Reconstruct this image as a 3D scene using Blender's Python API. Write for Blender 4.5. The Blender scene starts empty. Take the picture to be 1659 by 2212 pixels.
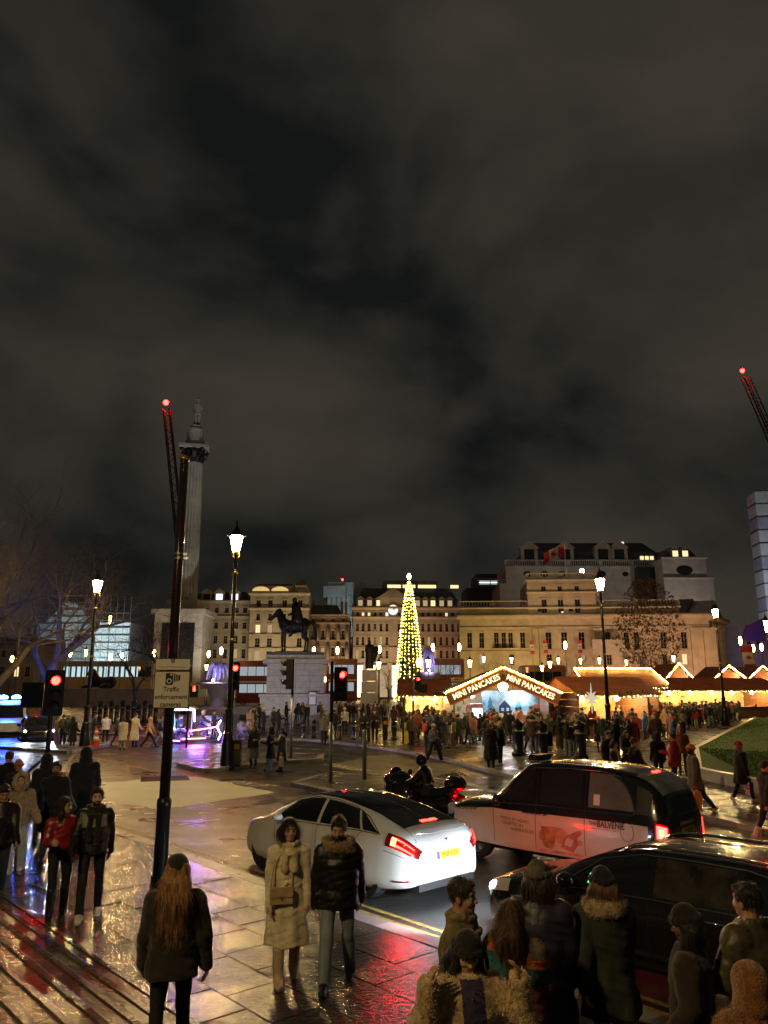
import bpy, bmesh, math, random
import numpy as np
from mathutils import Vector, Matrix
SC = bpy.context.scene
COL = SC.collection
random.seed(7)
RNG = np.random.default_rng(7)
PI = math.pi
R = math.radians
# ------------------------------------------------------------------ camera
CAM_H = 3.35
CAM_PITCH = R(12.62)
FPX, CU, CV = 1661.0, 829.5, 1106.0          # focal length and centre on a 1659 x 2212 picture
cam_d = bpy.data.cameras.new('camera')
cam_d.sensor_fit = 'HORIZONTAL'
cam_d.sensor_width = 36.0
cam_d.lens = 36.0 * FPX / 1659.0
cam_d.clip_start = 0.05
cam_d.clip_end = 3000
cam = bpy.data.objects.new('camera', cam_d)
cam.location = (0, 0, CAM_H)
cam.rotation_euler = (PI / 2 + CAM_PITCH, 0, 0)
COL.objects.link(cam)
SC.camera = cam
# ------------------------------------------------------------------ render / view
SC.render.engine = 'CYCLES'
SC.view_settings.view_transform = 'Standard'
SC.view_settings.look = 'None'
SC.view_settings.gamma = 1.0
SC.view_settings.exposure = 0.45
SC.view_settings.use_curve_mapping = False
cy = SC.cycles
cy.use_denoising = True
try:
 cy.denoiser = 'OPENIMAGEDENOISE'
except Exception:
 pass
cy.max_bounces = 5
cy.diffuse_bounces = 2
cy.glossy_bounces = 3
cy.transmission_bounces = 4
cy.transparent_max_bounces = 8
cy.volume_bounces = 0
cy.caustics_reflective = False
cy.caustics_refractive = False
cy.sample_clamp_indirect = 4.0
cy.use_adaptive_sampling = True
cy.adaptive_threshold = 0.012
# ------------------------------------------------------------------ night sky
W = bpy.data.worlds.new('World')
SC.world = W
W.use_nodes = True
def build_world():
 nt = W.node_tree
 nt.nodes.clear()
 N, L = nt.nodes.new, nt.links.new
 out = N('ShaderNodeOutputWorld')
 sky = N('ShaderNodeTexSky')
 sky.sky_type = 'NISHITA'
 sky.sun_disc = False
 sky.sun_elevation = R(-9)
 sky.sun_rotation = R(200)
 bg0 = N('ShaderNodeBackground')
 bg0.inputs['Strength'].default_value = 0.05
 L(sky.outputs[0], bg0.inputs['Color'])
 tc = N('ShaderNodeTexCoord')
 mp = N('ShaderNodeMapping')
 mp.inputs['Scale'].default_value = (1.0, 1.0, 1.7)
 mp.inputs['Location'].default_value = (0.20, 0.2, 0.0)
 L(tc.outputs['Generated'], mp.inputs['Vector'])
 n1 = N('ShaderNodeTexNoise')
 n1.inputs['Scale'].default_value = 2.6
 n1.inputs['Detail'].default_value = 5
 n1.inputs['Roughness'].default_value = 0.47
 n1.inputs['Distortion'].default_value = 0.35
 L(mp.outputs[0], n1.inputs['Vector'])
 n2 = N('ShaderNodeTexNoise')
 n2.inputs['Scale'].default_value = 6.0
 n2.inputs['Detail'].default_value = 6
 n2.inputs['Roughness'].default_value = 0.5
 L(mp.outputs[0], n2.inputs['Vector'])
 mx = N('ShaderNodeMath'); mx.operation = 'MULTIPLY_ADD'
 L(n2.outputs[0], mx.inputs[0]); mx.inputs[1].default_value = 0.28
 L(n1.outputs[0], mx.inputs[2])
 cr = N('ShaderNodeValToRGB')
 e = cr.color_ramp.elements
 e[0].position = 0.50; e[0].color = (0.0042, 0.0048, 0.0045, 1)
 e[1].position = 0.84; e[1].color = (0.026, 0.0228, 0.0168, 1)
 m = e.new(0.60); m.color = (0.0112, 0.0110, 0.0090, 1)
 m = e.new(0.70); m.color = (0.0178, 0.0162, 0.0126, 1)
 L(mx.outputs[0], cr.inputs[0])
 bg1 = N('ShaderNodeBackground')
 bg1.inputs['Strength'].default_value = 1.22
 L(cr.outputs[0], bg1.inputs['Color'])
 ad = N('ShaderNodeAddShader')
 L(bg0.outputs[0], ad.inputs[0]); L(bg1.outputs[0], ad.inputs[1])
 L(ad.outputs[0], out.inputs[0])
build_world()
# ------------------------------------------------------------------ picture -> place helpers
def ray(u, v):
 x = (u - CU) / FPX; y = -(v - CV) / FPX
 c, s = math.cos(CAM_PITCH), math.sin(CAM_PITCH)
 return x, c - y * s, s + y * c
def G(u, v, z=0.0):
 d = ray(u, v); t = (z - CAM_H) / d[2]
 return d[0] * t, d[1] * t
def P(u, v, Y):
 d = ray(u, v); t = Y / d[1]
 return d[0] * t, Y, CAM_H + d[2] * t
def PX(u, Y, v=1450):
 return P(u, v, Y)[0]
def PZ(v, Y):
 return P(CU, v, Y)[2]
# ------------------------------------------------------------------ materials
MATS = {}
def mat(name, col=(.5, .5, .5), rough=.6, metal=0.0, var=.12, scale=4.0, bump=0.0, bscale=30.0,
  coat=0.0, rnd=0.0, emit=None, estr=0.0, sample=True, alpha=1.0, spec=.5, rvar=0.0,
  stretch=None, trans=0.0, ior=1.45, sheen=0.0, col2=None, detail=4, coords='Object'):
 if name in MATS:
  return MATS[name]
 m = bpy.data.materials.new(name)
 m.use_nodes = True
 nt = m.node_tree
 nt.nodes.clear()
 N, L = nt.nodes.new, nt.links.new
 out = N('ShaderNodeOutputMaterial')
 b = N('ShaderNodeBsdfPrincipled')
 L(b.outputs[0], out.inputs[0])
 b.inputs['Roughness'].default_value = rough
 b.inputs['Metallic'].default_value = metal
 b.inputs['Specular IOR Level'].default_value = spec
 b.inputs['Coat Weight'].default_value = coat
 b.inputs['Coat Roughness'].default_value = 0.04
 b.inputs['IOR'].default_value = ior
 b.inputs['Alpha'].default_value = alpha
 b.inputs['Transmission Weight'].default_value = trans
 if sheen:
  b.inputs['Sheen Weight'].default_value = sheen
 c4 = (*col, 1)
 vec = None
 if var or bump or rvar:
  tc = N('ShaderNodeTexCoord')
  mp = N('ShaderNodeMapping')
  if stretch:
   mp.inputs['Scale'].default_value = stretch
  if coords == 'World':
   geo = N('ShaderNodeNewGeometry')
   L(geo.outputs['Position'], mp.inputs['Vector'])
  else:
   L(tc.outputs[coords], mp.inputs['Vector'])
  vec = mp.outputs[0]
 last = None
 if var:
  n = N('ShaderNodeTexNoise')
  n.inputs['Scale'].default_value = scale
  n.inputs['Detail'].default_value = detail
  n.inputs['Roughness'].default_value = .6
  L(vec, n.inputs['Vector'])
  cr = N('ShaderNodeValToRGB')
  lo = tuple(max(0, c * (1 - var)) for c in col)
  hi = tuple(min(1, c * (1 + var)) for c in (col2 or col))
  cr.color_ramp.elements[0].position = .3
  cr.color_ramp.elements[1].position = .7
  cr.color_ramp.elements[0].color = (*lo, 1)
  cr.color_ramp.elements[1].color = (*hi, 1)
  L(n.outputs[0], cr.inputs[0])
  last = cr.outputs[0]
 if rnd:
  oi = N('ShaderNodeObjectInfo')
  hv = N('ShaderNodeHueSaturation')
  mr = N('ShaderNodeMapRange')
  mr.inputs[3].default_value = 1 - rnd; mr.inputs[4].default_value = 1 + rnd
  L(oi.outputs['Random'], mr.inputs[0])
  L(mr.outputs[0], hv.inputs['Value'])
  if last: L(last, hv.inputs['Color'])
  else: hv.inputs['Color'].default_value = c4
  last = hv.outputs[0]
 if last: L(last, b.inputs['Base Color'])
 else: b.inputs['Base Color'].default_value = c4
 if rvar:
  n = N('ShaderNodeTexNoise')
  n.inputs['Scale'].default_value = scale * .6
  n.inputs['Detail'].default_value = 5
  L(vec, n.inputs['Vector'])
  mr = N('ShaderNodeMapRange')
  mr.inputs[1].default_value = .35; mr.inputs[2].default_value = .65
  mr.inputs[3].default_value = max(.02, rough - rvar); mr.inputs[4].default_value = min(1, rough + rvar)
  L(n.outputs[0], mr.inputs[0])
  L(mr.outputs[0], b.inputs['Roughness'])
 if bump:
  n = N('ShaderNodeTexNoise')
  n.inputs['Scale'].default_value = bscale
  n.inputs['Detail'].default_value = 5
  L(vec, n.inputs['Vector'])
  bp = N('ShaderNodeBump')
  bp.inputs['Strength'].default_value = min(1, bump)
  bp.inputs['Distance'].default_value = .02 * max(1, bump)
  L(n.outputs[0], bp.inputs['Height'])
  L(bp.outputs[0], b.inputs['Normal'])
 if emit:
  b.inputs['Emission Color'].default_value = (*emit, 1)
  b.inputs['Emission Strength'].default_value = estr
  if not sample:
   m.cycles.emission_sampling = 'NONE'
 MATS[name] = m
 return m
def glow(name, col, strength, sample=True):
 """something that gives off light"""
 if name in MATS: return MATS[name]
 m = bpy.data.materials.new(name)
 m.use_nodes = True
 nt = m.node_tree
 nt.nodes.clear()
 out = nt.nodes.new('ShaderNodeOutputMaterial')
 e = nt.nodes.new('ShaderNodeEmission')
 e.inputs[0].default_value = (*col, 1)
 e.inputs[1].default_value = strength
 nt.links.new(e.outputs[0], out.inputs[0])
 if not sample:
  m.cycles.emission_sampling = 'NONE'
 MATS[name] = m
 return m
# ------------------------------------------------------------------ mesh building
class MB:
 def __init__(self):
  self.v = []; self.f = []; self.mi = []; self.cm = 0
 def add(self, vs, fs):
  o = len(self.v)
  self.v += [tuple(p) for p in vs]
  for q in fs:
   self.f.append(tuple(i + o for i in q)); self.mi.append(self.cm)
  return self
 def box(self, c, s, rz=0.0, taper=1.0):
  x, y, z = s[0] / 2, s[1] / 2, s[2] / 2
  cr, sr = math.cos(rz), math.sin(rz)
  vs = []
  for dz, k in ((-z, 1.0), (z, taper)):
   for dx, dy in ((-x, -y), (x, -y), (x, y), (-x, y)):
    vs.append((c[0] + (dx * cr - dy * sr) * k, c[1] + (dx * sr + dy * cr) * k, c[2] + dz))
  return self.add(vs, [(3, 2, 1, 0), (4, 5, 6, 7), (0, 1, 5, 4), (1, 2, 6, 5), (2, 3, 7, 6), (3, 0, 4, 7)])
 def b2(self, x0, x1, y0, y1, z0, z1):
  return self.box(((x0 + x1) / 2, (y0 + y1) / 2, (z0 + z1) / 2), (abs(x1 - x0), abs(y1 - y0), abs(z1 - z0)))
 def tube(self, pts, rad, n=8, cap=True):
  pts = [Vector(p) for p in pts]
  if not hasattr(rad, '__len__'): rad = [rad] * len(pts)
  vs, fs = [], []
  up = None
  for i, p in enumerate(pts):
   if i == 0: d = pts[1] - p
   elif i == len(pts) - 1: d = p - pts[i - 1]
   else: d = (pts[i + 1] - pts[i - 1])
   d = d.normalized() if d.length > 1e-9 else Vector((0, 0, 1))
   if up is None:
    up = Vector((0, 0, 1)) if abs(d.z) < .9 else Vector((1, 0, 0))
   a = d.cross(up)
   if a.length < 1e-6: a = d.cross(Vector((0, 1, 0)))
   a.normalize(); b = a.cross(d); up = b
   for k in range(n):
    t = 2 * PI * k / n
    q = p + (a * math.cos(t) + b * math.sin(t)) * rad[i]
    vs.append(q)
  for i in range(len(pts) - 1):
   for k in range(n):
    k2 = (k + 1) % n
    fs.append((i * n + k, i * n + k2, (i + 1) * n + k2, (i + 1) * n + k))
  if cap:
   fs.append(tuple(range(n - 1, -1, -1)))
   fs.append(tuple((len(pts) - 1) * n + k for k in range(n)))
  fs = [tuple(reversed(q)) for q in fs]
  return self.add(vs, fs)
 def lathe(self, prof, n=16, c=(0, 0, 0), cap=True):
  vs, fs = [], []
  for r, z in prof:
   for k in range(n):
    t = 2 * PI * k / n
    vs.append((c[0] + r * math.cos(t), c[1] + r * math.sin(t), c[2] + z))
  for i in range(len(prof) - 1):
   for k in range(n):
    k2 = (k + 1) % n
    fs.append((i * n + k, i * n + k2, (i + 1) * n + k2, (i + 1) * n + k))
  if cap:
   fs.append(tuple(range(n - 1, -1, -1)))
   fs.append(tuple((len(prof) - 1) * n + k for k in range(n)))
  return self.add(vs, fs)
 def prism(self, poly, z0, z1):
  n = len(poly)
  a = sum(poly[i][0] * poly[(i + 1) % n][1] - poly[(i + 1) % n][0] * poly[i][1] for i in range(n))
  if a < 0: poly = poly[::-1]
  vs = [(x, y, z0) for x, y in poly] + [(x, y, z1) for x, y in poly]
  fs = [tuple(range(n - 1, -1, -1)), tuple(range(n, 2 * n))]
  for i in range(n):
   j = (i + 1) % n
   fs.append((i, j, j + n, i + n))
  return self.add(vs, fs)
 def extr(self, poly, o, ux, uz, un, d):
  """polygon in the plane (ux, uz) at o, extruded by d along un"""
  n = len(poly)
  o, ux, uz, un = Vector(o), Vector(ux), Vector(uz), Vector(un)
  vs = [o + ux * a + uz * b for a, b in poly] + [o + ux * a + uz * b + un * d for a, b in poly]
  fs = [tuple(range(n - 1, -1, -1)), tuple(range(n, 2 * n))]
  for i in range(n):
   j = (i + 1) % n
   fs.append((i, j, j + n, i + n))
  return self.add(vs, fs)
 def sheet(self, poly, z):
  n = len(poly)
  a = sum(poly[i][0] * poly[(i + 1) % n][1] - poly[(i + 1) % n][0] * poly[i][1] for i in range(n))
  if a < 0: poly = poly[::-1]
  return self.add([(x, y, z) for x, y in poly], [tuple(range(n))])
 def ball(self, c, r, n=10, m=6):
  rx, ry, rz = (r, r, r) if not hasattr(r, '__len__') else r
  vs = [(c[0], c[1], c[2] - rz)]
  for i in range(1, m):
   ph = -PI / 2 + PI * i / m
   for k in range(n):
    t = 2 * PI * k / n
    vs.append((c[0] + rx * math.cos(ph) * math.cos(t), c[1] + ry * math.cos(ph) * math.sin(t), c[2] + rz * math.sin(ph)))
  vs.append((c[0], c[1], c[2] + rz))
  fs = []
  for k in range(n):
   fs.append((0, 1 + (k + 1) % n, 1 + k))
  for i in range(m - 2):
   for k in range(n):
    k2 = (k + 1) % n
    fs.append((1 + i * n + k, 1 + i * n + k2, 1 + (i + 1) * n + k2, 1 + (i + 1) * n + k))
  top = len(vs) - 1; o = 1 + (m - 2) * n
  for k in range(n):
   fs.append((o + k, o + (k + 1) % n, top))
  return self.add(vs, fs)
 def mesh(self, name, mats, smooth=False):
  me = bpy.data.meshes.new(name)
  me.from_pydata(self.v, [], self.f)
  for m in (mats if isinstance(mats, (list, tuple)) else [mats]):
   me.materials.append(m)
  if any(self.mi):
   me.polygons.foreach_set('material_index', self.mi)
  if smooth is True:
   me.polygons.foreach_set('use_smooth', [True] * len(me.polygons))
  me.update()
  if smooth == 'auto':
   me.polygons.foreach_set('use_smooth', [True] * len(me.polygons))
   try: me.set_sharp_from_angle(angle=R(38))
   except Exception: pass
  return me
 def build(self, name, mats, parent=None, smooth=False, loc=(0, 0, 0), rz=0.0):
  return link(name, self.mesh(name, mats, smooth), parent, loc, rz)
def link(name, data, parent=None, loc=(0, 0, 0), rz=0.0):
 o = bpy.data.objects.new(name, data)
 COL.objects.link(o)
 o.location = loc
 if rz: o.rotation_euler = (0, 0, rz)
 if parent is not None: o.parent = parent
 return o
def tag(o, label, cat, group=None):
 o['label'] = label; o['category'] = cat
 if group: o['group'] = group
 return o
def thing(name, label, cat, loc=(0, 0, 0), rz=0.0, group=None):
 o = link(name, None, None, loc, rz)
 o.empty_display_size = .2
 return tag(o, label, cat, group)
def struct(name, mb, m, **k):
 o = mb.build(name, m, **k)
 o['kind'] = 'structure'
 return o
def dup(root, loc, rz, label=None, group=None):
 """a copy of a thing with copies of its parts and sub-parts"""
 r = root.copy(); COL.objects.link(r)
 r.location = loc; r.rotation_euler = (0, 0, rz)
 if label: r['label'] = label
 if group: r['group'] = group
 for ch in list(root.children):
  c = ch.copy(); COL.objects.link(c); c.parent = r
  for g in list(ch.children):
   d = g.copy(); COL.objects.link(d); d.parent = c
 return r
def text_mesh(s, size, align='CENTER', extrude=0.0, bold=0.0, space=1.0, xs=1.0):
 cu = bpy.data.curves.new('lettering', 'FONT')
 cu.body = s; cu.size = size; cu.align_x = align; cu.align_y = 'CENTER'
 cu.extrude = extrude; cu.offset = bold; cu.space_character = space
 cu.resolution_u = 3
 o = bpy.data.objects.new('lettering', cu)
 COL.objects.link(o)
 dg = bpy.context.evaluated_depsgraph_get()
 me = bpy.data.meshes.new_from_object(o.evaluated_get(dg))
 bpy.data.objects.remove(o)
 if xs != 1.0:
  me.transform(Matrix.Diagonal((xs, 1, 1, 1)))
 return me
def lettering(name, s, size, m, parent, M, **k):
 me = text_mesh(s, size, **k)
 me.materials.clear(); me.materials.append(m)
 o = link(name, me, parent)
 o.matrix_local = M
 return o
def frame(o, x, y, z=None):
 """matrix with given origin, x axis and y axis"""
 x = Vector(x).normalized(); y = Vector(y)
 n = x.cross(y).normalized(); y = n.cross(x)
 M = Matrix.Identity(4)
 for i in range(3):
  M[i][0] = x[i]; M[i][1] = y[i]; M[i][2] = n[i]; M[i][3] = o[i]
 return M
# ------------------------------------------------------------------ rounded forms grown from distance fields
class Vox:
 def __init__(s, lo, hi, h):
  s.h = h
  s.lo = np.array(lo, float) - 2.5 * h
  n = np.ceil((np.array(hi, float) + 2.5 * h - s.lo) / h).astype(int) + 1
  s.n = n
  s.ax = [s.lo[i] + h * np.arange(n[i]) for i in range(3)]
  s.D = np.full(tuple(n), .3, np.float32)
 def sl(s, lo, hi, pad):
  a = np.clip(np.floor((np.array(lo) - pad - s.lo) / s.h).astype(int), 0, s.n - 1)
  b = np.clip(np.ceil((np.array(hi) + pad - s.lo) / s.h).astype(int) + 1, 1, s.n)
  ix = tuple(slice(a[i], b[i]) for i in range(3))
  X = s.ax[0][ix[0]][:, None, None]; Y = s.ax[1][ix[1]][None, :, None]; Z = s.ax[2][ix[2]][None, None, :]
  return ix, X, Y, Z
 def put(s, ix, d, k, op='u'):
  D = s.D[ix]
  if op == 'u':
   if k > 0:
    hh = np.clip(.5 + .5 * (D - d) / k, 0, 1)
    s.D[ix] = D * (1 - hh) + d * hh - k * hh * (1 - hh)
   else: s.D[ix] = np.minimum(D, d)
  else:
   d = -d
   if k > 0:
    hh = np.clip(.5 - .5 * (D - d) / k, 0, 1)
    s.D[ix] = D * (1 - hh) + d * hh + k * hh * (1 - hh)
   else: s.D[ix] = np.maximum(D, d)
 def cone(s, a, b, r1, r2=None, k=.02, op='u'):
  r2 = r1 if r2 is None else r2
  a = np.array(a, float); b = np.array(b, float); rm = max(r1, r2)
  ix, X, Y, Z = s.sl(np.minimum(a, b) - rm, np.maximum(a, b) + rm, k + 3 * s.h)
  ba = b - a; L2 = max(1e-9, float(ba @ ba))
  px, py, pz = X - a[0], Y - a[1], Z - a[2]
  t = np.clip((px * ba[0] + py * ba[1] + pz * ba[2]) / L2, 0, 1)
  d = np.sqrt((px - t * ba[0]) ** 2 + (py - t * ba[1]) ** 2 + (pz - t * ba[2]) ** 2) - (r1 + (r2 - r1) * t)
  s.put(ix, d, k, op)
 def ell(s, c, r, k=.02, op='u', M=None):
  c = np.array(c, float); r = np.array(r, float)
  rm = r.max() if M is not None else r
  ix, X, Y, Z = s.sl(c - rm, c + rm, k + 3 * s.h)
  px, py, pz = X - c[0], Y - c[1], Z - c[2]
  if M is not None:
   px, py, pz = (M[0][0] * px + M[1][0] * py + M[2][0] * pz, M[0][1] * px + M[1][1] * py + M[2][1] * pz, M[0][2] * px + M[1][2] * py + M[2][2] * pz)
  k0 = np.sqrt((px / r[0]) ** 2 + (py / r[1]) ** 2 + (pz / r[2]) ** 2)
  k1 = np.sqrt((px / r[0] ** 2) ** 2 + (py / r[1] ** 2) ** 2 + (pz / r[2] ** 2) ** 2)
  d = k0 * (k0 - 1) / np.maximum(k1, 1e-6)
  s.put(ix, d, k, op)
 def loft(s, tab, k=.02, quilt=0.0, qp=.08, cut=None, flute=0.0, nf=9):
  """stack of ellipses: rows (z, rx, ry, cx, cy), z rising"""
  T = np.array([(*r, 0, 0)[:5] for r in tab], float)
  rm = T[:, 1].max(); ry = T[:, 2].max()
  lo = (T[:, 3].min() - rm, T[:, 4].min() - ry, T[0, 0]); hi = (T[:, 3].max() + rm, T[:, 4].max() + ry, T[-1, 0])
  ix, X, Y, Z = s.sl(lo, hi, k + 3 * s.h)
  z = Z[0, 0, :]
  f = lambda c: np.interp(z, T[:, 0], T[:, c])[None, None, :]
  a, b, cx_, cy_ = f(1), f(2), f(3), f(4)
  x, y = X - cx_, Y - cy_
  q = np.sqrt((x / a) ** 2 + (y / b) ** 2)
  d = (q - 1) * np.minimum(a, b) * .9
  if flute:
   an = np.arctan2(y, x)
   w = np.clip((T[-1, 0] - .35 - Z) / .5, 0, 1)
   d = d - flute * w * np.sin(an * nf + Z * 2.0)
  if quilt:
   d = d - quilt * np.abs(np.sin(PI * Z / qp)) ** .6
  d = np.maximum(d, np.maximum(T[0, 0] - Z, Z - T[-1, 0]))
  s.put(ix, d, k)
 def cutbox(s, lo, hi):
  ix, X, Y, Z = s.sl(lo, hi, 2 * s.h)
  d = np.maximum(np.maximum(np.maximum(lo[0] - X, X - hi[0]), np.maximum(lo[1] - Y, Y - hi[1])), np.maximum(lo[2] - Z, Z - hi[2]))
  s.put(ix, d, .004, 's')
 def noise(s, amp, freq, seed=0, flat=1.0):
  r = np.random.default_rng(seed)
  X = s.ax[0][:, None, None]; Y = s.ax[1][None, :, None]; Z = s.ax[2][None, None, :]
  for _ in range(5):
   k = r.normal(0, 1, 3); k[:2] *= flat; k /= np.linalg.norm(k); k *= freq * r.uniform(.6, 1.6)
   s.D += (amp / 2.2 * np.sin(k[0] * X + k[1] * Y + k[2] * Z + r.uniform(0, 6))).astype(np.float32)
 def surf(s):
  D = s.D
  S = D < 0
  nx, ny, nz = D.shape
  c = np.zeros((nx - 1, ny - 1, nz - 1), np.int8)
  for i in (0, 1):
   for j in (0, 1):
    for k in (0, 1):
     c += S[i:nx - 1 + i, j:ny - 1 + j, k:nz - 1 + k]
  act = (c > 0) & (c < 8)
  I = np.argwhere(act)
  if len(I) == 0: return np.zeros((0, 3)), np.zeros((0, 4), int)
  idx = -np.ones(act.shape, np.int32); idx[act] = np.arange(len(I))
  cor = [(i, j, k) for i in (0, 1) for j in (0, 1) for k in (0, 1)]
  val = np.stack([D[I[:, 0] + a, I[:, 1] + b, I[:, 2] + e] for a, b, e in cor], 1)
  pos = np.zeros((len(I), 3)); cnt = np.zeros(len(I))
  for a in range(8):
   for b in range(a + 1, 8):
    ca, cb = np.array(cor[a]), np.array(cor[b])
    if abs(ca - cb).sum() != 1: continue
    m = (val[:, a] < 0) != (val[:, b] < 0)
    t = val[m, a] / (val[m, a] - val[m, b])
    pos[m] += ca + t[:, None] * (cb - ca); cnt[m] += 1
  V = s.lo + s.h * (I + pos / cnt[:, None])
  F = []
  A = S[:-1, 1:-1, 1:-1]; B = S[1:, 1:-1, 1:-1]
  e = np.argwhere(A != B); fl = A[A != B]
  i, j, k = e[:, 0], e[:, 1] + 1, e[:, 2] + 1
  q = np.stack([idx[i, j - 1, k - 1], idx[i, j, k - 1], idx[i, j, k], idx[i, j - 1, k]], 1); q[~fl] = q[~fl][:, ::-1]; F.append(q)
  A = S[1:-1, :-1, 1:-1]; B = S[1:-1, 1:, 1:-1]
  e = np.argwhere(A != B); fl = A[A != B]
  i, j, k = e[:, 0] + 1, e[:, 1], e[:, 2] + 1
  q = np.stack([idx[i - 1, j, k - 1], idx[i - 1, j, k], idx[i, j, k], idx[i, j, k - 1]], 1); q[~fl] = q[~fl][:, ::-1]; F.append(q)
  A = S[1:-1, 1:-1, :-1]; B = S[1:-1, 1:-1, 1:]
  e = np.argwhere(A != B); fl = A[A != B]
  i, j, k = e[:, 0] + 1, e[:, 1] + 1, e[:, 2]
  q = np.stack([idx[i - 1, j - 1, k], idx[i, j - 1, k], idx[i, j, k], idx[i - 1, j, k]], 1); q[~fl] = q[~fl][:, ::-1]; F.append(q)
  return V, np.concatenate(F)
def np_mesh(name, V, F, mats, mi=None, smooth=True):
 me = bpy.data.meshes.new(name)
 n = len(F); w = F.shape[1] if n else 4
 me.vertices.add(len(V)); me.vertices.foreach_set('co', np.asarray(V, np.float32).ravel())
 me.loops.add(n * w); me.loops.foreach_set('vertex_index', np.asarray(F, np.int32).ravel())
 me.polygons.add(n)
 me.polygons.foreach_set('loop_start', np.arange(0, n * w, w, dtype=np.int32))
 try: me.polygons.foreach_set('loop_total', np.full(n, w, np.int32))
 except Exception: pass
 for m in (mats if isinstance(mats, (list, tuple)) else [mats]): me.materials.append(m)
 if mi is not None: me.polygons.foreach_set('material_index', np.asarray(mi, np.int32))
 me.polygons.foreach_set('use_smooth', np.full(n, smooth))
 me.update(calc_edges=True)
 me.validate()
 return me
def fuzz(V, F, n, ln, wd, down, zmax=99.0, seed=1):
 """short loose strands on a surface"""
 r = np.random.default_rng(seed); Fk = F[V[F[:, 0], 2] < zmax]
 if len(Fk) < 4: return V, F
 q = V[Fk[r.integers(0, len(Fk), n)]]
 nr = np.cross(q[:, 2] - q[:, 0], q[:, 3] - q[:, 1]); nr /= np.maximum(np.linalg.norm(nr, axis=1), 1e-9)[:, None]
 p = q.mean(1) + nr * .001
 g = np.array([0, 0, -1.]) - nr * (-nr[:, 2:3]); g /= np.maximum(np.linalg.norm(g, axis=1), .15)[:, None]
 d = (g * down + nr * (1 - down) * .9 + r.normal(0, .16 if down > .5 else .45, (n, 3))); d /= np.linalg.norm(d, axis=1)[:, None]
 L_ = ln * r.uniform(.5, 1.2, (n, 1)); s = np.cross(d, nr); s = s / np.maximum(np.linalg.norm(s, axis=1), 1e-6)[:, None] * wd
 a = p - nr * .002; m_ = p + d * L_ * .55 + nr * .006 * down; e = p + d * L_ + nr * r.normal(.004, .006, (n, 1)) - np.array([0, 0, .15]) * L_ * down
 X = np.stack([a - s, a + s, m_ + s, m_ - s, e + s * .3, e - s * .3], 1).reshape(-1, 3); o = len(V) + 6 * np.arange(n)[:, None]
 return np.concatenate([V, X]), np.concatenate([F, o + np.array([[0, 1, 2, 3]]), o + np.array([[3, 2, 4, 5]])])
def vox_mesh(name, vx, mats, fn=None, fz=None):
 V, F = vx.surf()
 if fz and len(F): V, F = fuzz(V, F, *fz)
 mi = fn(V[F].mean(1)) if fn is not None and len(F) else None
 return np_mesh(name, V, F, mats, mi)
def vox_join(parts):
 Vs, Fs, o = [], [], 0
 for V, F in parts:
  Vs.append(V); Fs.append(F + o); o += len(V)
 return np.concatenate(Vs), np.concatenate(Fs)
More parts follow.
